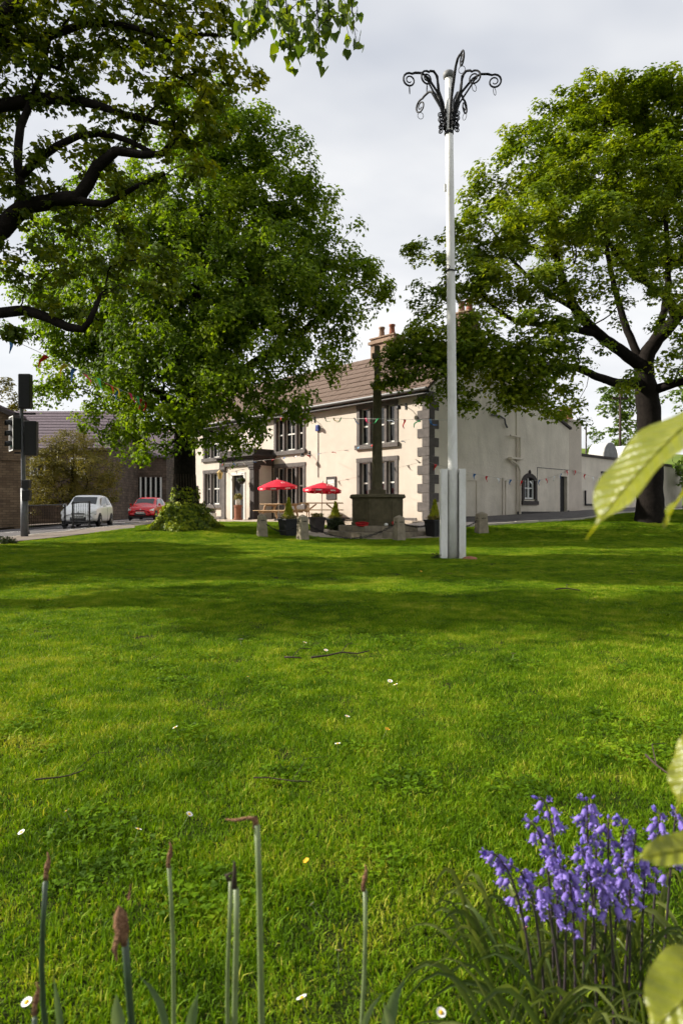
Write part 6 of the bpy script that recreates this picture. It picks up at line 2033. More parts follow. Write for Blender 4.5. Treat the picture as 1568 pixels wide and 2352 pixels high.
far_tree('bronze_bush', 'large bronze-green bush beside the stone house behind the traffic signal', 165, 978, 1190, 44.0, 290, M['leafB'], dens=9, leaf=.10, per=46, cat='bush', seed=4, spread=.34,
         lobes_uv=((100, 1085, 52), (165, 1050, 66), (228, 1075, 52), (140, 1120, 56), (210, 1130, 56), (85, 1135, 44), (170, 1010, 36), (248, 1130, 36), (110, 1035, 34), (215, 1030, 32), (150, 1165, 40), (220, 1170, 36), (85, 1170, 34)))
far_tree('background_tree', 'leafy green tree right behind the flat-roofed extension', 1420, 885, 1150, 47, 190, M['leafF'], dens=2.0, leaf=.22, per=26, tmpl='maple', seed=12, group='trees beyond the inn')
far_tree('background_tree', 'dense green tree at the right edge behind the sycamore trunk', 1590, 850, 1150, 42, 230, M['leafF'], dens=2.0, leaf=.2, per=26, tmpl='maple', seed=13, group='trees beyond the inn')
far_tree('background_tree', 'pale tree standing above the stone house roof at the left edge', 30, 865, 1120, 62, 130, M['leafB'], dens=2.6, leaf=.24, per=30, seed=14, group='trees beyond the inn')
far_tree('background_tree', 'dark tree filling the gap between the terrace and the inn', 378, 1010, 1190, 60, 90, M['shrubdark'], dens=3, leaf=.2, per=26, seed=15, group='trees beyond the inn')
far_tree('background_tree', 'round hedgerow tree on the pasture beyond the chimney of the wing', 1362, 985, 1060, 105, 60, M['leafF'], dens=1.0, leaf=.4, per=22, seed=16, group='trees beyond the inn')
p = P(8, 1250, 18.6)
t = thing('verge_tuft', 'dark low plant clump on the lawn verge at the left edge', 'plant', (p.x, p.y, zt(p.x, p.y)))
n = 900; d = rng.normal(0, 1, (n, 3)); d /= np.linalg.norm(d, axis=1, keepdims=True); d[:, 2] = np.abs(d[:, 2])
leaves_mesh('leaves', d * np.array([.42, .3, .22]) * rng.uniform(.3, 1, (n, 1)), d, rng.uniform(.05, .09, n), rng, M['shrubdark'], t, 'oval', .5)
# ------------------------------------------------------------------ grass
def grass_mat():
    m, n, l, o = new_mat('lawn_grass')
    at = n('ShaderNodeAttribute'); at.attribute_name = 'var'
    g = n('ShaderNodeNewGeometry')
    n1 = n('ShaderNodeTexNoise'); n1.inputs['Scale'].default_value = .9; n1.inputs['Detail'].default_value = 3
    n2 = n('ShaderNodeTexNoise'); n2.inputs['Scale'].default_value = 5.5; n2.inputs['Detail'].default_value = 2
    l(g.outputs['Position'], n1.inputs['Vector']); l(g.outputs['Position'], n2.inputs['Vector'])
    a = n('ShaderNodeMath'); a.operation = 'MULTIPLY_ADD'; a.inputs[1].default_value = 1.5; a.inputs[2].default_value = -.75
    b = n('ShaderNodeMath'); b.operation = 'MULTIPLY_ADD'; b.inputs[1].default_value = 1.5; b.inputs[2].default_value = -.75
    l(n1.outputs[0], a.inputs[0]); l(n2.outputs[0], b.inputs[0])
    c = n('ShaderNodeMath'); c.operation = 'ADD'
    l(a.outputs[0], c.inputs[0]); l(b.outputs[0], c.inputs[1])
    d = n('ShaderNodeMath'); d.operation = 'ADD'; d.use_clamp = True
    l(c.outputs[0], d.inputs[0]); l(at.outputs['Fac'], d.inputs[1])
    r = n('ShaderNodeValToRGB')
    r.color_ramp.elements[0].position = 0.0; r.color_ramp.elements[0].color = (0.045, 0.095, 0.003, 1)
    r.color_ramp.elements[1].position = 1.0; r.color_ramp.elements[1].color = (0.38, 0.38, 0.05, 1)
    e = r.color_ramp.elements.new(.45); e.color = (0.118, 0.222, 0.005, 1)
    e = r.color_ramp.elements.new(.8); e.color = (0.195, 0.290, 0.007, 1)
    l(d.outputs[0], r.inputs[0])
    p = n('ShaderNodeBsdfPrincipled'); p.inputs['Roughness'].default_value = .6; p.inputs['Specular IOR Level'].default_value = .1
    l(r.outputs[0], p.inputs['Base Color'])
    t = n('ShaderNodeBsdfTranslucent')
    mx = n('ShaderNodeMix'); mx.data_type = 'RGBA'; mx.blend_type = 'MULTIPLY'; mx.inputs[0].default_value = 1
    l(r.outputs[0], mx.inputs[6]); mx.inputs[7].default_value = (1.5, 1.5, .4, 1)
    l(mx.outputs[2], t.inputs['Color'])
    ms = n('ShaderNodeMixShader'); ms.inputs[0].default_value = .3
    l(p.outputs[0], ms.inputs[1]); l(t.outputs[0], ms.inputs[2])
    l(ms.outputs[0], o.inputs['Surface'])
    return m


M['grass'] = grass_mat()


def grass_patch(seed, n, half, hmin, hmax, wid):
    rg = np.random.default_rng(seed)
    x = rg.uniform(-half, half, n); y = rg.uniform(-half, half, n)
    # soften the square: drop corners
    k = (x / half) ** 2 + (y / half) ** 2 < 1.25
    x, y = x[k], y[k]; n = len(x)
    h = rg.uniform(hmin, hmax, n) * rg.uniform(.7, 1.0, n)
    q = half / .17
    h *= np.clip(.75 + .45 * np.sin(x * 95 / q + 2 * np.sin(y * 60 / q + seed)) * np.sin(y * 88 / q + seed * 1.7) + .25 * np.sin(x * 210 + y * 160 + seed), .3, 1.5)
    a = rg.uniform(0, 2 * np.pi, n)
    lean = rg.uniform(.1, 1.1, n) * h
    w = wid * rg.uniform(.6, 1.3, n)
    dx_, dy_ = np.cos(a), np.sin(a)
    px, py = -dy_, dx_
    # blade faces: random twist
    tw = rg.uniform(0, np.pi, n); fx, fy = np.cos(tw), np.sin(tw)
    V = np.zeros((n, 5, 3))
    V[:, 0] = np.stack([x - fx * w / 2, y - fy * w / 2, np.full(n, -.004)], 1)
    V[:, 1] = np.stack([x + fx * w / 2, y + fy * w / 2, np.full(n, -.004)], 1)
    mx, my, mz = x + dx_ * lean * .35, y + dy_ * lean * .35, h * .62
    V[:, 2] = np.stack([mx + fx * w * .45, my + fy * w * .45, mz], 1)
    V[:, 3] = np.stack([mx - fx * w * .45, my - fy * w * .45, mz], 1)
    V[:, 4] = np.stack([x + dx_ * lean, y + dy_ * lean, h * (1 - .25 * rg.random(n))], 1)
    F_ = np.array([(0, 1, 2), (0, 2, 3), (3, 2, 4)])
    Fc = (np.arange(n)[:, None, None] * 5 + F_[None]).reshape(-1)
    v = np.clip(rg.normal(.5, .2, n), 0, 1)
    v[rg.random(n) < .035] = 1.3
    me = np_mesh('grass_patch', V.reshape(-1, 3), Fc, 3, np.repeat(v, 3))
    me.materials.append(M['grass'])
    return me


patch_col = bpy.data.collections.new('grass_patches')
for i in range(7):
    o = bpy.data.objects.new('a_grass_patch', grass_patch(100 + i, 2000, .17, .012, .034, .0027))
    patch_col.objects.link(o)
for i in range(2):
    o = bpy.data.objects.new('b_grass_tuft', grass_patch(200 + i, 900, .13, .018, .044, .0030))
    patch_col.objects.link(o)


def clover_patch(seed):
    rg = np.random.default_rng(seed)
    n = 130
    r = .11 * np.sqrt(rg.random(n)); a = rg.uniform(0, 6.28, n)
    c = np.stack([r * np.cos(a), r * np.sin(a), rg.uniform(.010, .026, n)], 1)
    C = np.repeat(c, 3, 0)
    ang = np.tile(np.array([0, 2.09, 4.19]), n) + np.repeat(rg.uniform(0, 6, n), 3)
    T = np.stack([np.cos(ang), np.sin(ang), np.full(n * 3, .1)], 1)
    o = leaves_mesh('clover_patch', C, np.tile(np.array([0, 0, 1.0]), (n * 3, 1)) + np.repeat(rg.normal(0, .25, (n, 3)), 3, 0), np.repeat(rg.uniform(.006, .011, n), 3), rg, M['grass'], None, 'heart', .1, tdir=T * 4, var=np.repeat(rg.uniform(.05, .6, n), 3))
    COL.objects.unlink(o)
    patch_col.objects.link(o)


clover_patch(1); clover_patch(2)


def scatter(name, pts, rot, scl, idx, coll):
    me = bpy.data.meshes.new(name)
    me.vertices.add(len(pts))
    me.vertices.foreach_set('co', np.asarray(pts, dtype=np.float32).ravel())
    for nm, ty, arr in (('rot', 'FLOAT', rot), ('scl', 'FLOAT', scl), ('idx', 'INT', idx)):
        a = me.attributes.new(nm, ty, 'POINT')
        a.data.foreach_set('value', np.asarray(arr, dtype=np.float32 if ty == 'FLOAT' else np.int32))
    o = bpy.data.objects.new(name, me); COL.objects.link(o)
    ng = bpy.data.node_groups.new(name + '_nodes', 'GeometryNodeTree')
    ng.interface.new_socket('Geometry', in_out='INPUT', socket_type='NodeSocketGeometry')
    ng.interface.new_socket('Geometry', in_out='OUTPUT', socket_type='NodeSocketGeometry')
    N_, L_ = ng.nodes.new, ng.links.new
    gi, go = N_('NodeGroupInput'), N_('NodeGroupOutput')
    ci = N_('GeometryNodeCollectionInfo'); ci.inputs['Collection'].default_value = coll
    ci.inputs['Separate Children'].default_value = True; ci.inputs['Reset Children'].default_value = True
    io = N_('GeometryNodeInstanceOnPoints')
    io.inputs['Pick Instance'].default_value = True
    def attr(nm, ty):
        a = N_('GeometryNodeInputNamedAttribute'); a.data_type = ty; a.inputs['Name'].default_value = nm
        return [s for s in a.outputs if s.enabled][0]
    cx = N_('ShaderNodeCombineXYZ'); L_(attr('rot', 'FLOAT'), cx.inputs[2])
    er = N_('FunctionNodeEulerToRotation'); L_(cx.outputs[0], er.inputs[0])
    L_(gi.outputs[0], io.inputs['Points']); L_(ci.outputs[0], io.inputs['Instance'])
    L_(attr('idx', 'INT'), io.inputs['Instance Index'])
    L_(er.outputs[0], io.inputs['Rotation'])
    L_(attr('scl', 'FLOAT'), io.inputs['Scale'])
    L_(io.outputs[0], go.inputs[0])
    md = o.modifiers.new('scatter', 'NODES'); md.node_group = ng
    return o


rng = np.random.default_rng(77)
pts, rot, scl, idx = [], [], [], []
def mem_in(x, y): return ((x - mem_c.x) / 2.75) ** 2 + ((y - mem_c.y) / 1.75) ** 2 < 1
y = .55
while y < 31:
    st = .15 if y < 4 else (.18 if y < 9 else .24)
    half = .58 * y + 1.6
    x = -half
    while x < min(half, 23):
        jx, jy = x + rng.uniform(-.09, .09), y + rng.uniform(-.09, .09)
        if inside(LAWN, jx, jy) and not mem_in(jx, jy) and not (abs(jx - mpx.x) < .20 and abs(jy - mpx.y) < .10):
            pts.append((jx, jy, zt(jx, jy) - .004)); rot.append(rng.uniform(0, 6.28))
            big = 1.0 if y < 9 else 1.0 + min(.5, (y - 9) * .04)
            scl.append(rng.uniform(.8, 1.15) * big); q_ = rng.random(); cv = math.sin(jx * 2.1 + 1.3 * math.sin(jy * 1.7)) * math.sin(jy * 2.6 + 1)
            idx.append(int(rng.integers(7, 9)) if q_ > .86 else int(rng.integers(0, 7)))
            if (cv > .45 and q_ < .35) or q_ < .04:
                pts.append((jx + .03, jy + .02, zt(jx, jy) + .002)); rot.append(rng.uniform(0, 6.28)); scl.append(rng.uniform(.8, 1.2)); idx.append(int(rng.integers(9, 11)))
        x += st
    y += st
# longer uncut grass round the feet of things
for (fx, fy, r0, nn_) in [(mpx.x, mpx.y - .13, .26, 26), (mpx.x, mpx.y + .05, .30, 14), (baseR.x, baseR.y, .75, 40), (baseL.x, baseL.y, 1.15, 50)] + [(p_.x, p_.y, .24, 14) for p_ in post_top]:
    for k_ in range(nn_):
        a_ = rng.uniform(0, 6.28); q_ = r0 * rng.uniform(.85, 1.15)
        jx, jy = fx + q_ * math.cos(a_), fy + q_ * math.sin(a_) * (.45 if r0 < .32 and fx == mpx.x else 1)
        if abs(jx - mpx.x) < .24 and abs(jy - mpx.y) < .11: continue
        pts.append((jx, jy, zt(jx, jy) - .004)); rot.append(rng.uniform(0, 6.28)); scl.append(rng.uniform(1.3, 2.1) * (.55 if fx == mpx.x else .9)); idx.append(int(rng.integers(7, 9)))
lawn_g = scatter('lawn_grass', pts, rot, scl, idx, patch_col)
tag(lawn_g, 'short mown lawn grass covering the village green', 'grass', kind='stuff')
lawn_g.data.materials.append(M['grass'])

# ------------------------------------------------------------------ daisies, buttercups, twigs
M['petal'] = mat('daisy_petal', (0.80, 0.78, 0.76), .6, .05, 40)
M['pinkpetal'] = mat('pink_daisy_petal', (0.62, 0.30, 0.34), .6, .15, 60)
M['disc'] = mat('daisy_disc', (0.72, 0.42, 0.02), .7, .15, 60)
M['stalk'] = mat('flower_stalk', (0.09, 0.14, 0.03), .6, .2, 30)
def ground_at(u, v):
    Y = FPX * EYE / (v - 1176.0)
    for _ in range(4):
        x = (u - 784) / FPX * Y
        Y = FPX * (EYE - zt(x, Y) - .03) / (v - 1176.0)
    x = (u - 784) / FPX * Y
    return Vector((x, Y, zt(x, Y)))


def petal_mesh(n, r, w, cup, m, name):
    mb = MB()
    for k in range(n):
        a = 2 * math.pi * k / n
        c, s = math.cos(a), math.sin(a)
        def q(rr, ww, z): return (rr * c - ww * s, rr * s + ww * c, z)
        mb.add([q(r * .22, -w * .35, 0), q(r * .22, w * .35, 0), q(r * .75, w * .5, cup * .7), q(r, 0, cup), q(r * .75, -w * .5, cup * .7)], [(0, 1, 2, 3, 4)])
    me = mb.mesh(name); me.materials.append(m)
    return me
pet_w = petal_mesh(18, .0105, .0034, .002, M['petal'], 'petals')
pet_p = petal_mesh(16, .0095, .0034, .007, M['pinkpetal'], 'petals')
pet_y = petal_mesh(5, .0105, .0105, .006, M['disc'], 'petals')
disc_me = MB().lathe([(.0042, 0), (.004, .0016), (.0022, .003), (0, .0034)], 10, cap=False).mesh('disc'); disc_me.materials.append(M['disc'])
stalk_me = MB().tube([(0, 0, -.045), (.002, 0, -.02), (0, 0, 0)], .0011, 4).mesh('stalk'); stalk_me.materials.append(M['stalk'])
def flower(label, u, v, kind='w', tilt=(0, 0), sc=1.0):
    p = ground_at(u, v); p.z += .042
    nm = {'w': 'daisy', 'p': 'daisy', 'y': 'buttercup'}[kind]
    t = thing(nm, label, 'flower', p, random.uniform(0, 6), group={'w': 'daisies in the lawn', 'p': 'daisies in the lawn', 'y': 'buttercups in the lawn'}[kind])
    t.rotation_euler = (math.radians(tilt[0]), math.radians(tilt[1]), random.uniform(0, 6))
    t.scale = (sc * .88,) * 3
    link('petals', {'w': pet_w, 'p': pet_p, 'y': pet_y}[kind], None, t)
    link('disc', disc_me, None, t)
    link('stalk', stalk_me, None, t)
flower('open white daisy with yellow centre near the bottom edge, largest daisy', 693, 2308, 'w', (28, 0), 1.15)
flower('white daisy near the bottom, between the two tall stem groups and above the largest daisy', 778, 2198, 'w', (35, 20))
flower('white daisy in the bottom left corner beside the thick green stem', 62, 2318, 'w', (20, 0), 1.1)
flower('white daisy above the bent-topped daffodil stem, to its left', 435, 1880, 'w', (30, 0), 1.15)
flower('white daisy directly above the brown-tipped stem with papery head', 318, 1915, 'w', (15, 20), 1.1)
flower('white daisy at far left above the leftmost daffodil stem', 50, 1922, 'w', (25, 0), 1.1)
flower('white daisy at left, higher up than the leftmost stem', 153, 1873, 'w', (30, -20), 1.1)
flower('lone white daisy in the middle-left of the sunny lawn', 403, 1678, 'w', (25, 0), 1.3)
flower('small white daisy right of the middle of the lawn, below the fallen twig', 775, 1716, 'w', (10, 0), 1.3)
flower('white daisy in the mid lawn above the yellow buttercup', 895, 1570, 'w', (20, 0), 1.6)
flower('white daisy just right of another one in the mid lawn', 908, 1578, 'w', (20, 0), 1.3)
flower('white daisy below the left end of the fallen twig', 570, 1560, 'w', (20, 0), 1.6)
flower('white daisy left of the fallen twig at the edge of the tree shade', 553, 1473, 'w', (30, 0), 2.0)
flower('white daisy immediately above the middle of the fallen twig', 748, 1498, 'w', (20, 0), 1.6)
flower('white daisy above the left part of the fallen twig in shade', 700, 1480, 'w', (20, 0), 1.5)
flower('lone white daisy on the right half of the lawn', 1178, 1506, 'w', (20, 0), 1.8)
flower('white daisy in the middle of the lawn left of the buttercup', 797, 1652, 'w', (15, 0), 1.2)
flower('white daisy right of the bent-topped stem base near the bottom', 716, 2090, 'w', (55, 0), .8)
flower('pink-tinged half-closed daisy left of the bluebell stems', 1207, 2152, 'p', (40, -20), 1.1)
flower('white daisy at the bottom edge just left of the bluebell leaves', 1012, 2342, 'w', (30, 0), 1.0)
flower('yellow buttercup in the sunny middle of the lawn', 888, 1683, 'y', (25, 0), 1.2)
flower('yellow buttercup between the bent-topped stem and the single thin stem', 704, 1990, 'y', (30, 0), .9)
flower('yellow buttercup in the shaded grass left of the maypole foot', 966, 1315, 'y', (30, 0), 2.2)

def twig(label, uv, r, side=None):
    pts = [ground_at(u, v) + Vector((0, 0, .026)) for u, v in uv]
    a = pts[0]
    t = thing('fallen_twig', label, 'twig', a, group='fallen twigs on the lawn')
    pp_ = []
    for i, p in enumerate(pts):
        pp_.append(p - a + Vector((random.uniform(-.01, .01), random.uniform(-.03, .03), random.uniform(0, .015))))
    MB().tube(pp_, [r * (1 - .6 * i / len(pp_)) for i in range(len(pp_))], 5).build('stem', M['twig'], t, smooth=True)
    k = len(pp_) // 2
    MB().tube([pp_[k], pp_[k] + Vector((.04, .12, .03)), pp_[k] + Vector((.11, .16, .02))], [r * .5, r * .4, r * .2], 4).build('side_shoot', M['twig'], t)
twig('long dark fallen twig in the middle of the lawn at the shade edge', [(716, 1512), (750, 1507), (785, 1501), (820, 1499), (852, 1497)], .0065)
twig('short dark twig just left of the long fallen twig', [(655, 1511), (672, 1508), (690, 1510)], .0065)
twig('thin curved twig in the lower middle of the lawn', [(583, 1790), (620, 1792), (665, 1796), (715, 1791)], .0026)
twig('thin dark twig in the grass at lower left', [(88, 1796), (125, 1790), (160, 1784), (195, 1772)], .003)
twig('small dark twig in the shaded lawn right of the maypole', [(1278, 1354), (1300, 1352), (1330, 1356)], .009)
twig('thin slanting twig in the grass above the bluebells at right', [(1472, 1733), (1505, 1757), (1548, 1788)], .005)

# ------------------------------------------------------------------ spent daffodil stems
M['dstem'] = mat('daffodil_stem', (0.155, 0.20, 0.08), .45, .18, 40, spec=.5)
M['dstemdark'] = mat('daffodil_stem_dark', (0.035, 0.06, 0.03), .45, .2, 40, spec=.5)
M['papery'] = mat('papery_husk', (0.40, 0.22, 0.11), .9, .4, 160, .8, 300, tint=(0.15, 0.06, 0.028))
M['dleaf'] = leaf_mat('daffodil_leaf', (0.10, 0.15, 0.07), (0.14, 0.20, 0.09), (0.20, 0.25, 0.12), .3, .4, (1.4, 1.4, .7), clump=20)
def dstem(label, uvt, ub, Y, r, tip, dark=False, mid=None, head=None):
    """Stem from the ground at image column ub to its tip at uvt."""
    top = P(uvt[0], uvt[1], Y)
    base = Vector(((ub - 784) / FPX * Y, Y + .02, zt((ub - 784) / FPX * Y, Y)))
    t = thing('spent_daffodil', label, 'flower stem', base, group='spent daffodil stems')
    pts = []
    for i in range(9):
        f = i / 8
        p = base.lerp(top, f) - base
        p.x += .016 * math.sin(f * math.pi) * (mid or 0) + .003 * math.sin(f * 7 + ub); p.y += .006 * math.sin(f * 5 + ub)
        pts.append(p)
    pts[0].z -= .02
    MB().tube(pts, [r * .86 * (1.05 - .18 * i / 8) for i in range(9)], 10).build('stem', M['dstemdark'] if dark else M['dstem'], t, smooth=True)
    e = top - base
    if tip == 'dry':
        MB().tube([e, e + Vector((0, 0, .008)), e + Vector((.002, 0, .017)), e + Vector((.004, 0, .026)), e + Vector((.002, 0, .034))], [r * .85, r * .7, r * .95, r * .5, r * .2], 8).build('dry_tip', M['papery'], t, smooth=True)
    elif tip == 'bent':
        MB().tube([e + Vector((.001, 0, -.004)), e + Vector((0, 0, .006)), e + Vector((-.008, -.002, .008)), e + Vector((-.024, -.004, .006)), e + Vector((-.036, -.004, .0075))], [r * .9, r * .8, r * .45, r * .4, r * .15], 8).build('dry_tip', M['papery'], t, smooth=True)
    elif tip == 'husk':
        h = MB().lathe([(r * .7, -.010), (r * 1.1, .0), (r * 1.5, .010), (r * 1.75, .020), (r * 1.45, .030), (r * .8, .038), (r * .2, .044)], 14)
        h.v = [(x * (1 + .22 * math.sin(5 * math.atan2(y, x) + z * 160)) , y * (1 + .22 * math.sin(5 * math.atan2(y, x) + z * 160)), z + .002 * math.sin(7 * math.atan2(y, x))) for x, y, z in h.v]
        ho = h.build('papery_husk', M['papery'], t, smooth=True); ho.scale = (.85, .85, .8); ho.location = e + Vector((-.004, 0, -.002)); ho.rotation_euler = (0, math.radians(-8), 0)
        MB().tube([e + Vector((-.006, -.006, .012)), e + Vector((-.011, -.008, -.008)), e + Vector((-.008, -.008, -.022))], [.004, .003, .001], 5).build('loose_husk', M['papery'], t)
        MB().tube([e + Vector((.002, 0, .04)), e + Vector((.004, 0, .056))], [.002, .0005], 5).build('husk_point', M['papery'], t)
    elif tip == 'thin':
        MB().tube([e, e + Vector((.0005, 0, .02)), e + Vector((0, 0, .032))], [r * .8, r * .5, r * .25], 8).build('dry_tip', M['twig'], t, smooth=True)
    elif tip == 'black':
        MB().tube([e, e + Vector((-.003, 0, .006)), e + Vector((.004, 0, .010))], [r * .9, r * .8, r * .3], 6).build('dry_tip', M['twig'], t, smooth=True)
    return t
dstem('dark daffodil stem with brown dry tip, leftmost of the tall stems', (106, 2020), 132, .86, .0042, 'dry', dark=True, mid=-.6)
dstem('short daffodil stem with a papery brown husk head', (292, 2150), 312, .74, .0052, 'husk', dark=True)
dstem('slim green daffodil stem with reddish dry tip, second tall stem from the left', (387, 1992), 430, .92, .0038, 'dry', mid=-.4)
dstem('pale stem with thin dark tip, in the close pair near the bottom centre', (538, 2040), 535, .82, .0046, 'thin', mid=.2)
dstem('shorter blackened stem tucked against its taller neighbour in the close pair', (526, 2022), 541, .86, .0034, 'black', mid=-.2)
dstem('tallest daffodil stem with its dry tip bent over to the left', (586, 1892), 566, .84, .0048, 'bent', mid=.9)
dstem('single thin daffodil stem standing right of centre at the bottom', (834, 2046), 831, .86, .0034, 'dry')
dstem('short brown-tipped stem stub at the bottom left corner', (80, 2330), 82, .72, .0036, 'dry', dark=True)

def strap(pts, w, m, parent, name='leaf', fold=.25):
    """A strap-shaped leaf along pts, w wide, folded along its midrib; thin but two-sided."""
    pts = [Vector(p) for p in pts]
    n = len(pts)
    vs, fs = [], []
    for i in range(n):
        t_ = (pts[min(i + 1, n - 1)] - pts[max(i - 1, 0)]).normalized()
        sd = t_.cross(Vector((0, -1, .25))).normalized()
        up_ = sd.cross(t_).normalized()
        f = i / (n - 1)
        ww = w * (.55 + .75 * math.sin(math.pi * min(1, f * .8 + .15))) * (1 - f ** 3) if f < 1 else 0.0004
        for j in (-1, 0, 1):
            vs.append(pts[i] + sd * (j * ww / 2) + up_ * (abs(j) * fold * ww))
    for i in range(n - 1):
        for j in range(2):
            a = i * 3 + j
            fs.append((a, a + 1, a + 4, a + 3))
    me = MB().add(vs, fs).mesh(name)
    at = me.attributes.new('var', 'FLOAT', 'FACE')
    at.data.foreach_set('value', [random.random()] * len(me.polygons))
    return link(name, me, m, parent, smooth=True)


def dleaf(label, uvs, Y, w):
    pts = [P(u, v, Y) for u, v in uvs]
    b = pts[0].copy(); b.z = 0
    t = thing('daffodil_leaf', label, 'leaf', b, group='daffodil leaves at the bottom edge')
    pl = [Vector((0, 0, 0))] + [p - b for p in pts[0:]]
    # refine
    ref = []
    for a_, b_ in zip(pl, pl[1:]):
        for i in range(4): ref.append(a_.lerp(b_, i / 4))
    ref.append(pl[-1])
    strap(ref, w, M['dleaf'], t)
dleaf('pale arching daffodil leaf right of the husk-headed stem', [(380, 2345), (368, 2300), (345, 2265), (318, 2240)], .74, .007)
dleaf('broad upright leaf tip between the leftmost and husk-headed stems', [(275, 2345), (270, 2310), (268, 2282)], .74, .012)
dleaf('upright grey-green leaf tip left of the close pair of stems', [(440, 2345), (448, 2310), (455, 2280)], .80, .010)
dleaf('narrow leaf beside the base of the leftmost tall stem', [(140, 2345), (132, 2290), (124, 2240)], .80, .007)
dleaf('broad twisted leaf leaning right at the bottom right of centre', [(890, 2345), (905, 2290), (932, 2245)], .80, .013)
dleaf('narrow leaf curling right from the single thin stem', [(838, 2345), (855, 2310), (880, 2278)], .84, .006)
dleaf('small leaf tip just left of the broad twisted leaf', [(895, 2345), (886, 2320), (880, 2300)], .78, .007)

# ------------------------------------------------------------------ bluebells
M['bell'] = mat('bluebell_violet', (0.235, 0.175, 0.52), .6, .3, 90, spec=.15, tint=(0.12, 0.075, 0.34))
M['bellstem'] = mat('bluebell_stem', (0.045, 0.045, 0.035), .5, .3, 30, tint=(0.05, 0.025, 0.045))
M['bluebud'] = mat('bluebell_bud', (0.10, 0.07, 0.36), .5, .2, 60)
M['bleaf'] = leaf_mat('bluebell_leaf', (0.055, 0.085, 0.022), (0.095, 0.13, 0.03), (0.16, 0.19, 0.05), .3, .35, (1.4, 1.4, .6), clump=12)
def bell_mesh():
    mb = MB()
    n = 12
    prof = [(.0015, 0), (.0042, -.0022), (.0050, -.006), (.0050, -.0105), (.0058, -.0135)]
    vs, fs = [], []
    for i, (r, z) in enumerate(prof):
        for k in range(n):
            q = r * (1.0 if k % 2 == 0 or i < 3 else .86)
            a = 2 * math.pi * k / n
            vs.append((q * math.cos(a), q * math.sin(a), z + (.0018 if (k % 2 and i == 4) else 0)))
    for i in range(len(prof) - 1):
        for k in range(n):
            j = (k + 1) % n
            fs.append((i * n + k, i * n + j, (i + 1) * n + j, (i + 1) * n + k))
    mb.add(vs, fs)
    for k in range(6):                      # recurved petal tips
        a = 2 * math.pi * k / 6
        c, s = math.cos(a), math.sin(a)
        w = .0026
        mb.add([(.0058 * c - w * s, .0058 * s + w * c, -.0133), (.0058 * c + w * s, .0058 * s - w * c, -.0133), (.0092 * c, .0092 * s, -.0165), (.0108 * c, .0108 * s, -.0142)], [(0, 1, 2), (0, 2, 3)])
    me = mb.mesh('bell'); me.materials.append(M['bell'])
    me.polygons.foreach_set('use_smooth', [True] * len(me.polygons))
    return me
bell_me = bell_mesh()
bud_me = MB().lathe([(.001, 0), (.0032, -.004), (.0036, -.009), (.0012, -.014), (0, -.0145)], 8, cap=False).mesh('bud'); bud_me.materials.append(M['bluebud'])
rg = random.Random(4)
def bluebell(label, base_u, tip, neck, Y, nb, lean=0):
    """Stem from the ground, tip (u, v) where it nods over; bells hang off its upper part."""
    b = Vector(((base_u - 784) / FPX * Y, Y + .02, 0))
    b.z = zt(b.x, b.y)
    tp = P(tip[0], tip[1], Y); nk = P(neck[0], neck[1], Y)
    t = thing('bluebell', label, 'bluebell', b, group='bluebells in the clump')
    ctrl = [Vector((0, 0, -.01)), (nk - b) * .5 + Vector(((tp.x - nk.x) * -.05, 0, 0)), nk - b, tp - b]
    pts = []
    for i in range(19):                     # bezier-like through the controls
        f = i / 18
        a_, b_, c_, d_ = ctrl
        pts.append(a_ * (1 - f) ** 3 + b_ * 3 * f * (1 - f) ** 2 + (c_ * 1.15 - (a_ + d_) * .075) * 3 * f * f * (1 - f) + d_ * f ** 3)
    MB().tube(pts, [.0028 - .0016 * i / 18 for i in range(19)], 7).build('stem', M['bellstem'], t, smooth=True)
    L0 = 9 if nb > 8 else 11
    dirx = 1 if tp.x < nk.x else -1
    nb += 6
    for k in range(nb):
        f = k / max(1, nb - 1)
        i = L0 + (18 - L0) * f
        i0 = min(17, int(i)); g = i - i0
        p = pts[i0].lerp(pts[i0 + 1], g)
        az = rg.uniform(0, 2 * math.pi) if True else 0
        o_ = Vector((math.cos(az), math.sin(az) * .9 - .25, rg.uniform(-.2, .45)))
        o_.normalize()
        ln = rg.uniform(.008, .016) * (1 - .35 * f)
        q = p + o_ * ln
        md = link('bell' if f < .9 else 'bud', bell_me if f < .9 else bud_me, None, t)
        md.location = q
        down = (Vector((0, 0, -1)) + o_ * rg.uniform(.1, .9)).normalized()
        if f > .85: down = (Vector((0, 0, -.3)) + o_ + (pts[18] - pts[15]).normalized() * 1.2).normalized()
        md.rotation_euler = (-down).to_track_quat('Z', 'Y').to_euler()
        sc_ = rg.uniform(.70, 1.15) * (1.0 if f < .8 else .85)
        md.scale = (sc_, sc_, sc_ * 1.05)
        pd = MB().tube([p, p + o_ * ln * .6 + Vector((0, 0, .002)), q], .0007, 4).build('pedicel', M['bellstem'], md)
        pd.matrix_parent_inverse = (Matrix.Translation(q) @ md.rotation_euler.to_matrix().to_4x4() @ Matrix.Diagonal((*md.scale, 1))).inverted()
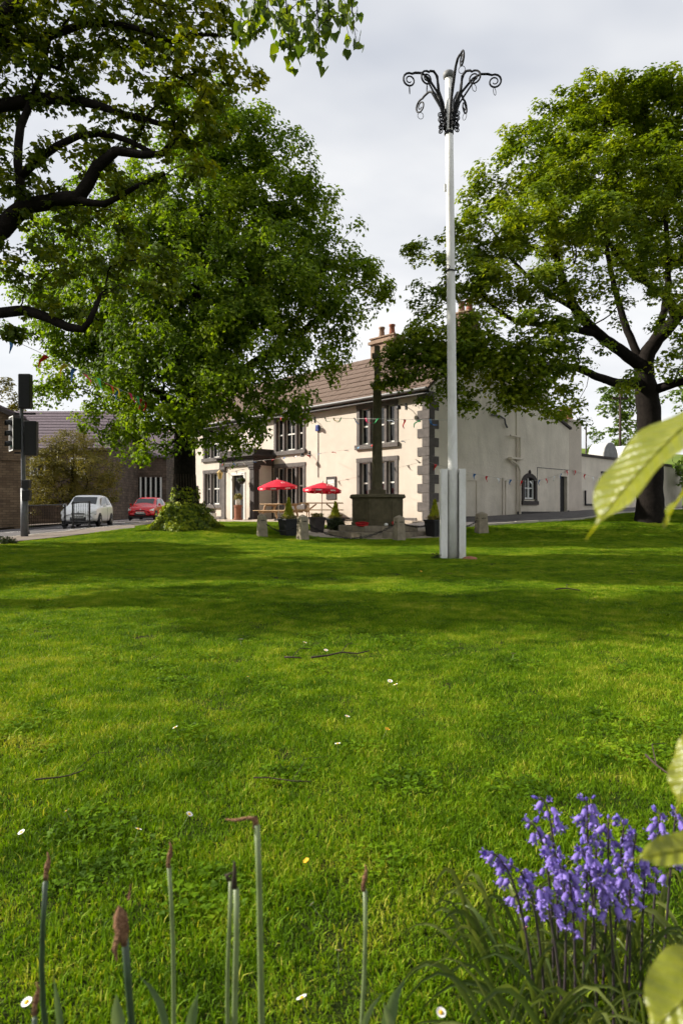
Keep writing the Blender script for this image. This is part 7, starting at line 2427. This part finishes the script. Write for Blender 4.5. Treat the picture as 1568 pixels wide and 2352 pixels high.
BB = [
    (1245, (1112, 1958), (1185, 1975), 1.16, 12, 'bluebell nodding furthest to the left of the clump'),
    (1262, (1168, 1990), (1225, 2010), 1.18, 10, 'bluebell tucked under the leftmost nodding flower head'),
    (1280, (1215, 1888), (1262, 1935), 1.22, 11, 'bluebell with its dark bud pointing up left, second from the left'),
    (1290, (1240, 1830), (1275, 1880), 1.24, 9, 'bluebell standing tallest on the left half of the clump'),
    (1300, (1262, 1955), (1305, 1985), 1.14, 10, 'bluebell hanging low in the middle left of the clump'),
    (1310, (1225, 2040), (1262, 2045), 1.12, 8, 'bluebell hanging lowest on the left, above the bare stems'),
    (1330, (1288, 1990), (1318, 2020), 1.13, 10, 'bluebell hanging low right beneath the clump centre'),
    (1345, (1345, 1835), (1352, 1890), 1.20, 13, 'bluebell standing tallest of all at the centre of the clump'),
    (1362, (1365, 1870), (1372, 1930), 1.24, 11, 'bluebell just right of the tallest one'),
    (1380, (1330, 1945), (1362, 1990), 1.15, 9, 'bluebell in the middle of the clump below the tallest'),
    (1392, (1395, 1880), (1398, 1945), 1.22, 10, 'bluebell right of centre with flowers facing up right'),
    (1410, (1432, 1895), (1425, 1950), 1.2, 10, 'bluebell third from the right of the main clump'),
    (1420, (1372, 2010), (1405, 2040), 1.13, 8, 'bluebell hanging low right of the clump centre'),
    (1440, (1462, 1915), (1450, 1960), 1.18, 9, 'bluebell second from the right of the main clump'),
    (1452, (1432, 1990), (1450, 2030), 1.15, 7, 'bluebell low on the right side of the main clump'),
    (1480, (1485, 1960), (1478, 2010), 1.2, 7, 'bluebell at the right end of the main clump beside the yellow-green leaf'),
    (1500, (1515, 1868), (1512, 1915), 1.28, 8, 'bluebell apart from the clump near the right edge, left of two'),
    (1530, (1552, 1862), (1545, 1910), 1.26, 9, 'bluebell nearest the right edge of the picture'),
]
for bu, tip, neck, Y, nb, lab in BB:
    bluebell(lab, bu, tip, neck, Y, nb)
# strap leaves of the clump, one plant thing with each leaf a part
bp = P(1360, 2352, 1.18); bp.z = 0
bl = thing('bluebell_leaves', 'sprawling clump of strap-shaped green leaves under the bluebells', 'plant', bp)
rgn = random.Random(12)
for k in range(150):
    bx = rgn.uniform(-.19, .24); by = rgn.uniform(-.16, .22)
    az = rgn.uniform(0, 2 * math.pi) if k % 3 else rgn.uniform(math.pi * .75, math.pi * 1.35)
    ln = rgn.uniform(.09, .21); hgt = rgn.uniform(.03, .15)
    pts = []
    for i in range(9):
        f = i / 8
        r_ = ln * f
        pts.append(Vector((bx + math.cos(az) * r_, by + math.sin(az) * r_ * .8, max(.012, hgt * math.sin(math.pi * min(1, f * .85)) * 1.2 + .01) )))
    pts[0].z = -.01
    strap(pts, rgn.uniform(.003, .0085), M['bleaf'], bl)
for k in range(60):
    bx = rgn.uniform(-.08, .30); by = rgn.uniform(-.12, .25)
    hgt = rgn.uniform(.12, .26); lx = rgn.uniform(-.10, .10); ly = rgn.uniform(-.06, .06)
    strap([Vector((bx + lx * (i / 7) ** 2, by + ly * (i / 7) ** 2, hgt * (i / 7) * (1 - .18 * (i / 7) ** 3) - .01)) for i in range(8)], rgn.uniform(.003, .008), M['bleaf'], bl)

# ------------------------------------------------------------------ shrub leaves close to the camera at the right edge
def big_leaf_mat():
    m, n, l, o = new_mat('shrub_leaf_close')
    t = n('ShaderNodeTexCoord')
    sp_ = n('ShaderNodeSeparateXYZ'); l(t.outputs['Object'], sp_.inputs[0])
    # side veins: bands slanting off the midrib (object x across, y along)
    ab = n('ShaderNodeMath'); ab.operation = 'ABSOLUTE'; l(sp_.outputs['X'], ab.inputs[0])
    m1 = n('ShaderNodeMath'); m1.operation = 'MULTIPLY_ADD'; m1.inputs[1].default_value = -.8
    l(ab.outputs[0], m1.inputs[0]); l(sp_.outputs['Y'], m1.inputs[2])
    m2 = n('ShaderNodeMath'); m2.operation = 'MULTIPLY'; m2.inputs[1].default_value = 620.0; l(m1.outputs[0], m2.inputs[0])
    sn = n('ShaderNodeMath'); sn.operation = 'SINE'; l(m2.outputs[0], sn.inputs[0])
    no = n('ShaderNodeTexNoise'); no.inputs['Scale'].default_value = 35; no.inputs['Detail'].default_value = 3; l(t.outputs['Object'], no.inputs['Vector'])
    r = n('ShaderNodeValToRGB')
    r.color_ramp.elements[0].position = .3; r.color_ramp.elements[0].color = (.17, .20, .012, 1)
    r.color_ramp.elements[1].position = .7; r.color_ramp.elements[1].color = (.30, .31, .025, 1)
    e_ = r.color_ramp.elements.new(.18); e_.color = (.15, .15, .012, 1)
    no2 = n('ShaderNodeTexNoise'); no2.inputs['Scale'].default_value = 140; no2.inputs['Detail'].default_value = 6; l(t.outputs['Object'], no2.inputs['Vector'])
    mm = n('ShaderNodeMath'); mm.operation = 'MULTIPLY_ADD'; mm.inputs[1].default_value = .55; l(no2.outputs[0], mm.inputs[0])
    mh = n('ShaderNodeMath'); mh.operation = 'MULTIPLY'; mh.inputs[1].default_value = .48; l(no.outputs[0], mh.inputs[0]); l(mh.outputs[0], mm.inputs[2])
    l(mm.outputs[0], r.inputs[0])
    vo = n('ShaderNodeTexVoronoi'); vo.feature = 'DISTANCE_TO_EDGE'; vo.inputs['Scale'].default_value = 420; l(t.outputs['Object'], vo.inputs['Vector'])
    p = n('ShaderNodeBsdfPrincipled'); p.inputs['Roughness'].default_value = .33; p.inputs['Specular IOR Level'].default_value = .6; p.inputs['Coat Weight'].default_value = .12; p.inputs['Coat Roughness'].default_value = .3
    l(r.outputs[0], p.inputs['Base Color'])
    ad = n('ShaderNodeMath'); ad.operation = 'ADD'; l(sn.outputs[0], ad.inputs[0]); l(vo.outputs['Distance'], ad.inputs[1])
    bp_ = n('ShaderNodeBump'); bp_.inputs['Strength'].default_value = .55; bp_.inputs['Distance'].default_value = .0012
    l(ad.outputs[0], bp_.inputs['Height']); l(bp_.outputs[0], p.inputs['Normal'])
    tr = n('ShaderNodeBsdfTranslucent')
    mx = n('ShaderNodeMix'); mx.data_type = 'RGBA'; mx.blend_type = 'MULTIPLY'; mx.inputs[0].default_value = 1
    l(r.outputs[0], mx.inputs[6]); mx.inputs[7].default_value = (1.7, 1.6, .35, 1)
    l(mx.outputs[2], tr.inputs['Color'])
    ms = n('ShaderNodeMixShader'); ms.inputs[0].default_value = .38
    l(p.outputs[0], ms.inputs[1]); l(tr.outputs[0], ms.inputs[2]); l(ms.outputs[0], o.inputs['Surface'])
    return m
M['bigleaf'] = big_leaf_mat()
sh_b = Vector((.36, .52, 0.0))
shrub = thing('garden_shrub', 'shrub with large glossy yellow-green leaves poking in at the right edge', 'shrub', sh_b)
def big_leaf(tip, root, face, width, bend=.012, wavy=.0022):
    """One large leaf from its root to its tip; face = normal it shows."""
    tip, root, face = Vector(tip), Vector(root), Vector(face).normalized()
    ax = tip - root; ln = ax.length; ax.normalize()
    face = (face - ax * face.dot(ax)).normalized()
    sd = ax.cross(face)
    nl, nw = 22, 10
    vs, fs = [], []
    for i in range(nl + 1):
        f = i / nl
        hw_ = width / 2 * (math.sin(math.pi * min(1.0, f * .94 + .03)) ** .72) * (1 - .35 * f ** 2)
        if f > .80: hw_ = width / 2 * (.34 * ((1 - f) / .2) ** 1.5 + .012) * 1.05 if f > .86 else hw_ * (1 - (f - .8) / .06 * .38)
        for j in range(nw + 1):
            s_ = (j / nw - .5) * 2
            x = hw_ * s_
            z = .22 * abs(x) - bend * math.sin(math.pi * f) * .0 + bend * (f - .5) ** 2 * -2.2 + wavy * math.sin(f * 17 + s_ * 2) * abs(s_) ** 2
            vs.append((x, f * ln, z))
    for i in range(nl):
        for j in range(nw):
            a = i * (nw + 1) + j
            fs.append((a, a + 1, a + nw + 2, a + nw + 1))
    o = MB().add(vs, fs).build('leaf', M['bigleaf'], shrub, smooth=True)
    o.matrix_local = Matrix.Translation(root - sh_b) @ Matrix((sd, ax, face)).transposed().to_4x4()
    MB().tube([(0, f * ln, .0008 + bend * (f - .5) ** 2 * -2.2) for f in [i / 10 for i in range(11)]], [.0012 - .0009 * i / 10 for i in range(11)], 5).build('midrib', M['bigleaf'], o, smooth=True)
    MB().tube([Vector((0, 0, -.002)), Vector((.0, -.012, -.004)), Vector((.002, -.026, -.004))], .0011, 5).build('leaf_stalk', M['bigleaf'], o)
    return o
YB = .46
big_leaf(P(1333, 1226, YB), P(1640, 900, YB + .02), (-.72, -.30, .62), .058)
big_leaf(P(1505, 1200, YB + .03), P(1680, 1020, YB + .05), (-.2, .5, .85), .05)
big_leaf(P(1538, 1862, YB + .02), P(1650, 1640, YB + .04), (-.8, -.3, .4), .036)
big_leaf(P(1448, 1968, YB + .02), P(1690, 1935, YB + .04), (-.12, -.62, .78), .027)
big_leaf(P(1480, 2375, YB), P(1680, 2200, YB + .03), (-.45, -.5, .7), .06)
st_ = MB()
st_.tube([Vector((0, 0, -.03)), Vector((-.06, -.03, .35)), Vector((-.075, -.03, .6)), Vector((-.07, -.02, .85)), Vector((-.05, 0, 1.1))], [.006, .005, .0045, .004, .002], 7)
st_.build('stem', M['twig'], shrub, smooth=True)
for (u, v, dz) in ((1640, 900, .05), (1680, 1020, .05), (1660, 1600, .04), (1690, 1935, .03), (1680, 2200, .03)):
    q = P(u, v, YB + .03) - sh_b
    MB().tube([q, q + Vector((.02, .01, -.02)), Vector((-.07, -.03, max(.1, q.z - .05)))], .002, 5).build('twig', M['twig'], shrub)
for k in range(14):      # the rest of the bush, outside the picture
    z_ = .15 + .07 * k
    a_ = rgn.uniform(-1.2, 1.4)
    r0 = sh_b + Vector((-.04, -.01, z_))
    d_ = Vector((math.cos(a_) * .13, math.sin(a_) * .12, rgn.uniform(-.05, .03)))
    if (r0 + d_).x / max(.2, (r0 + d_).y) < .56: continue
    big_leaf(r0 + d_, r0 + d_ * .15, (0, -.2, 1), .06)
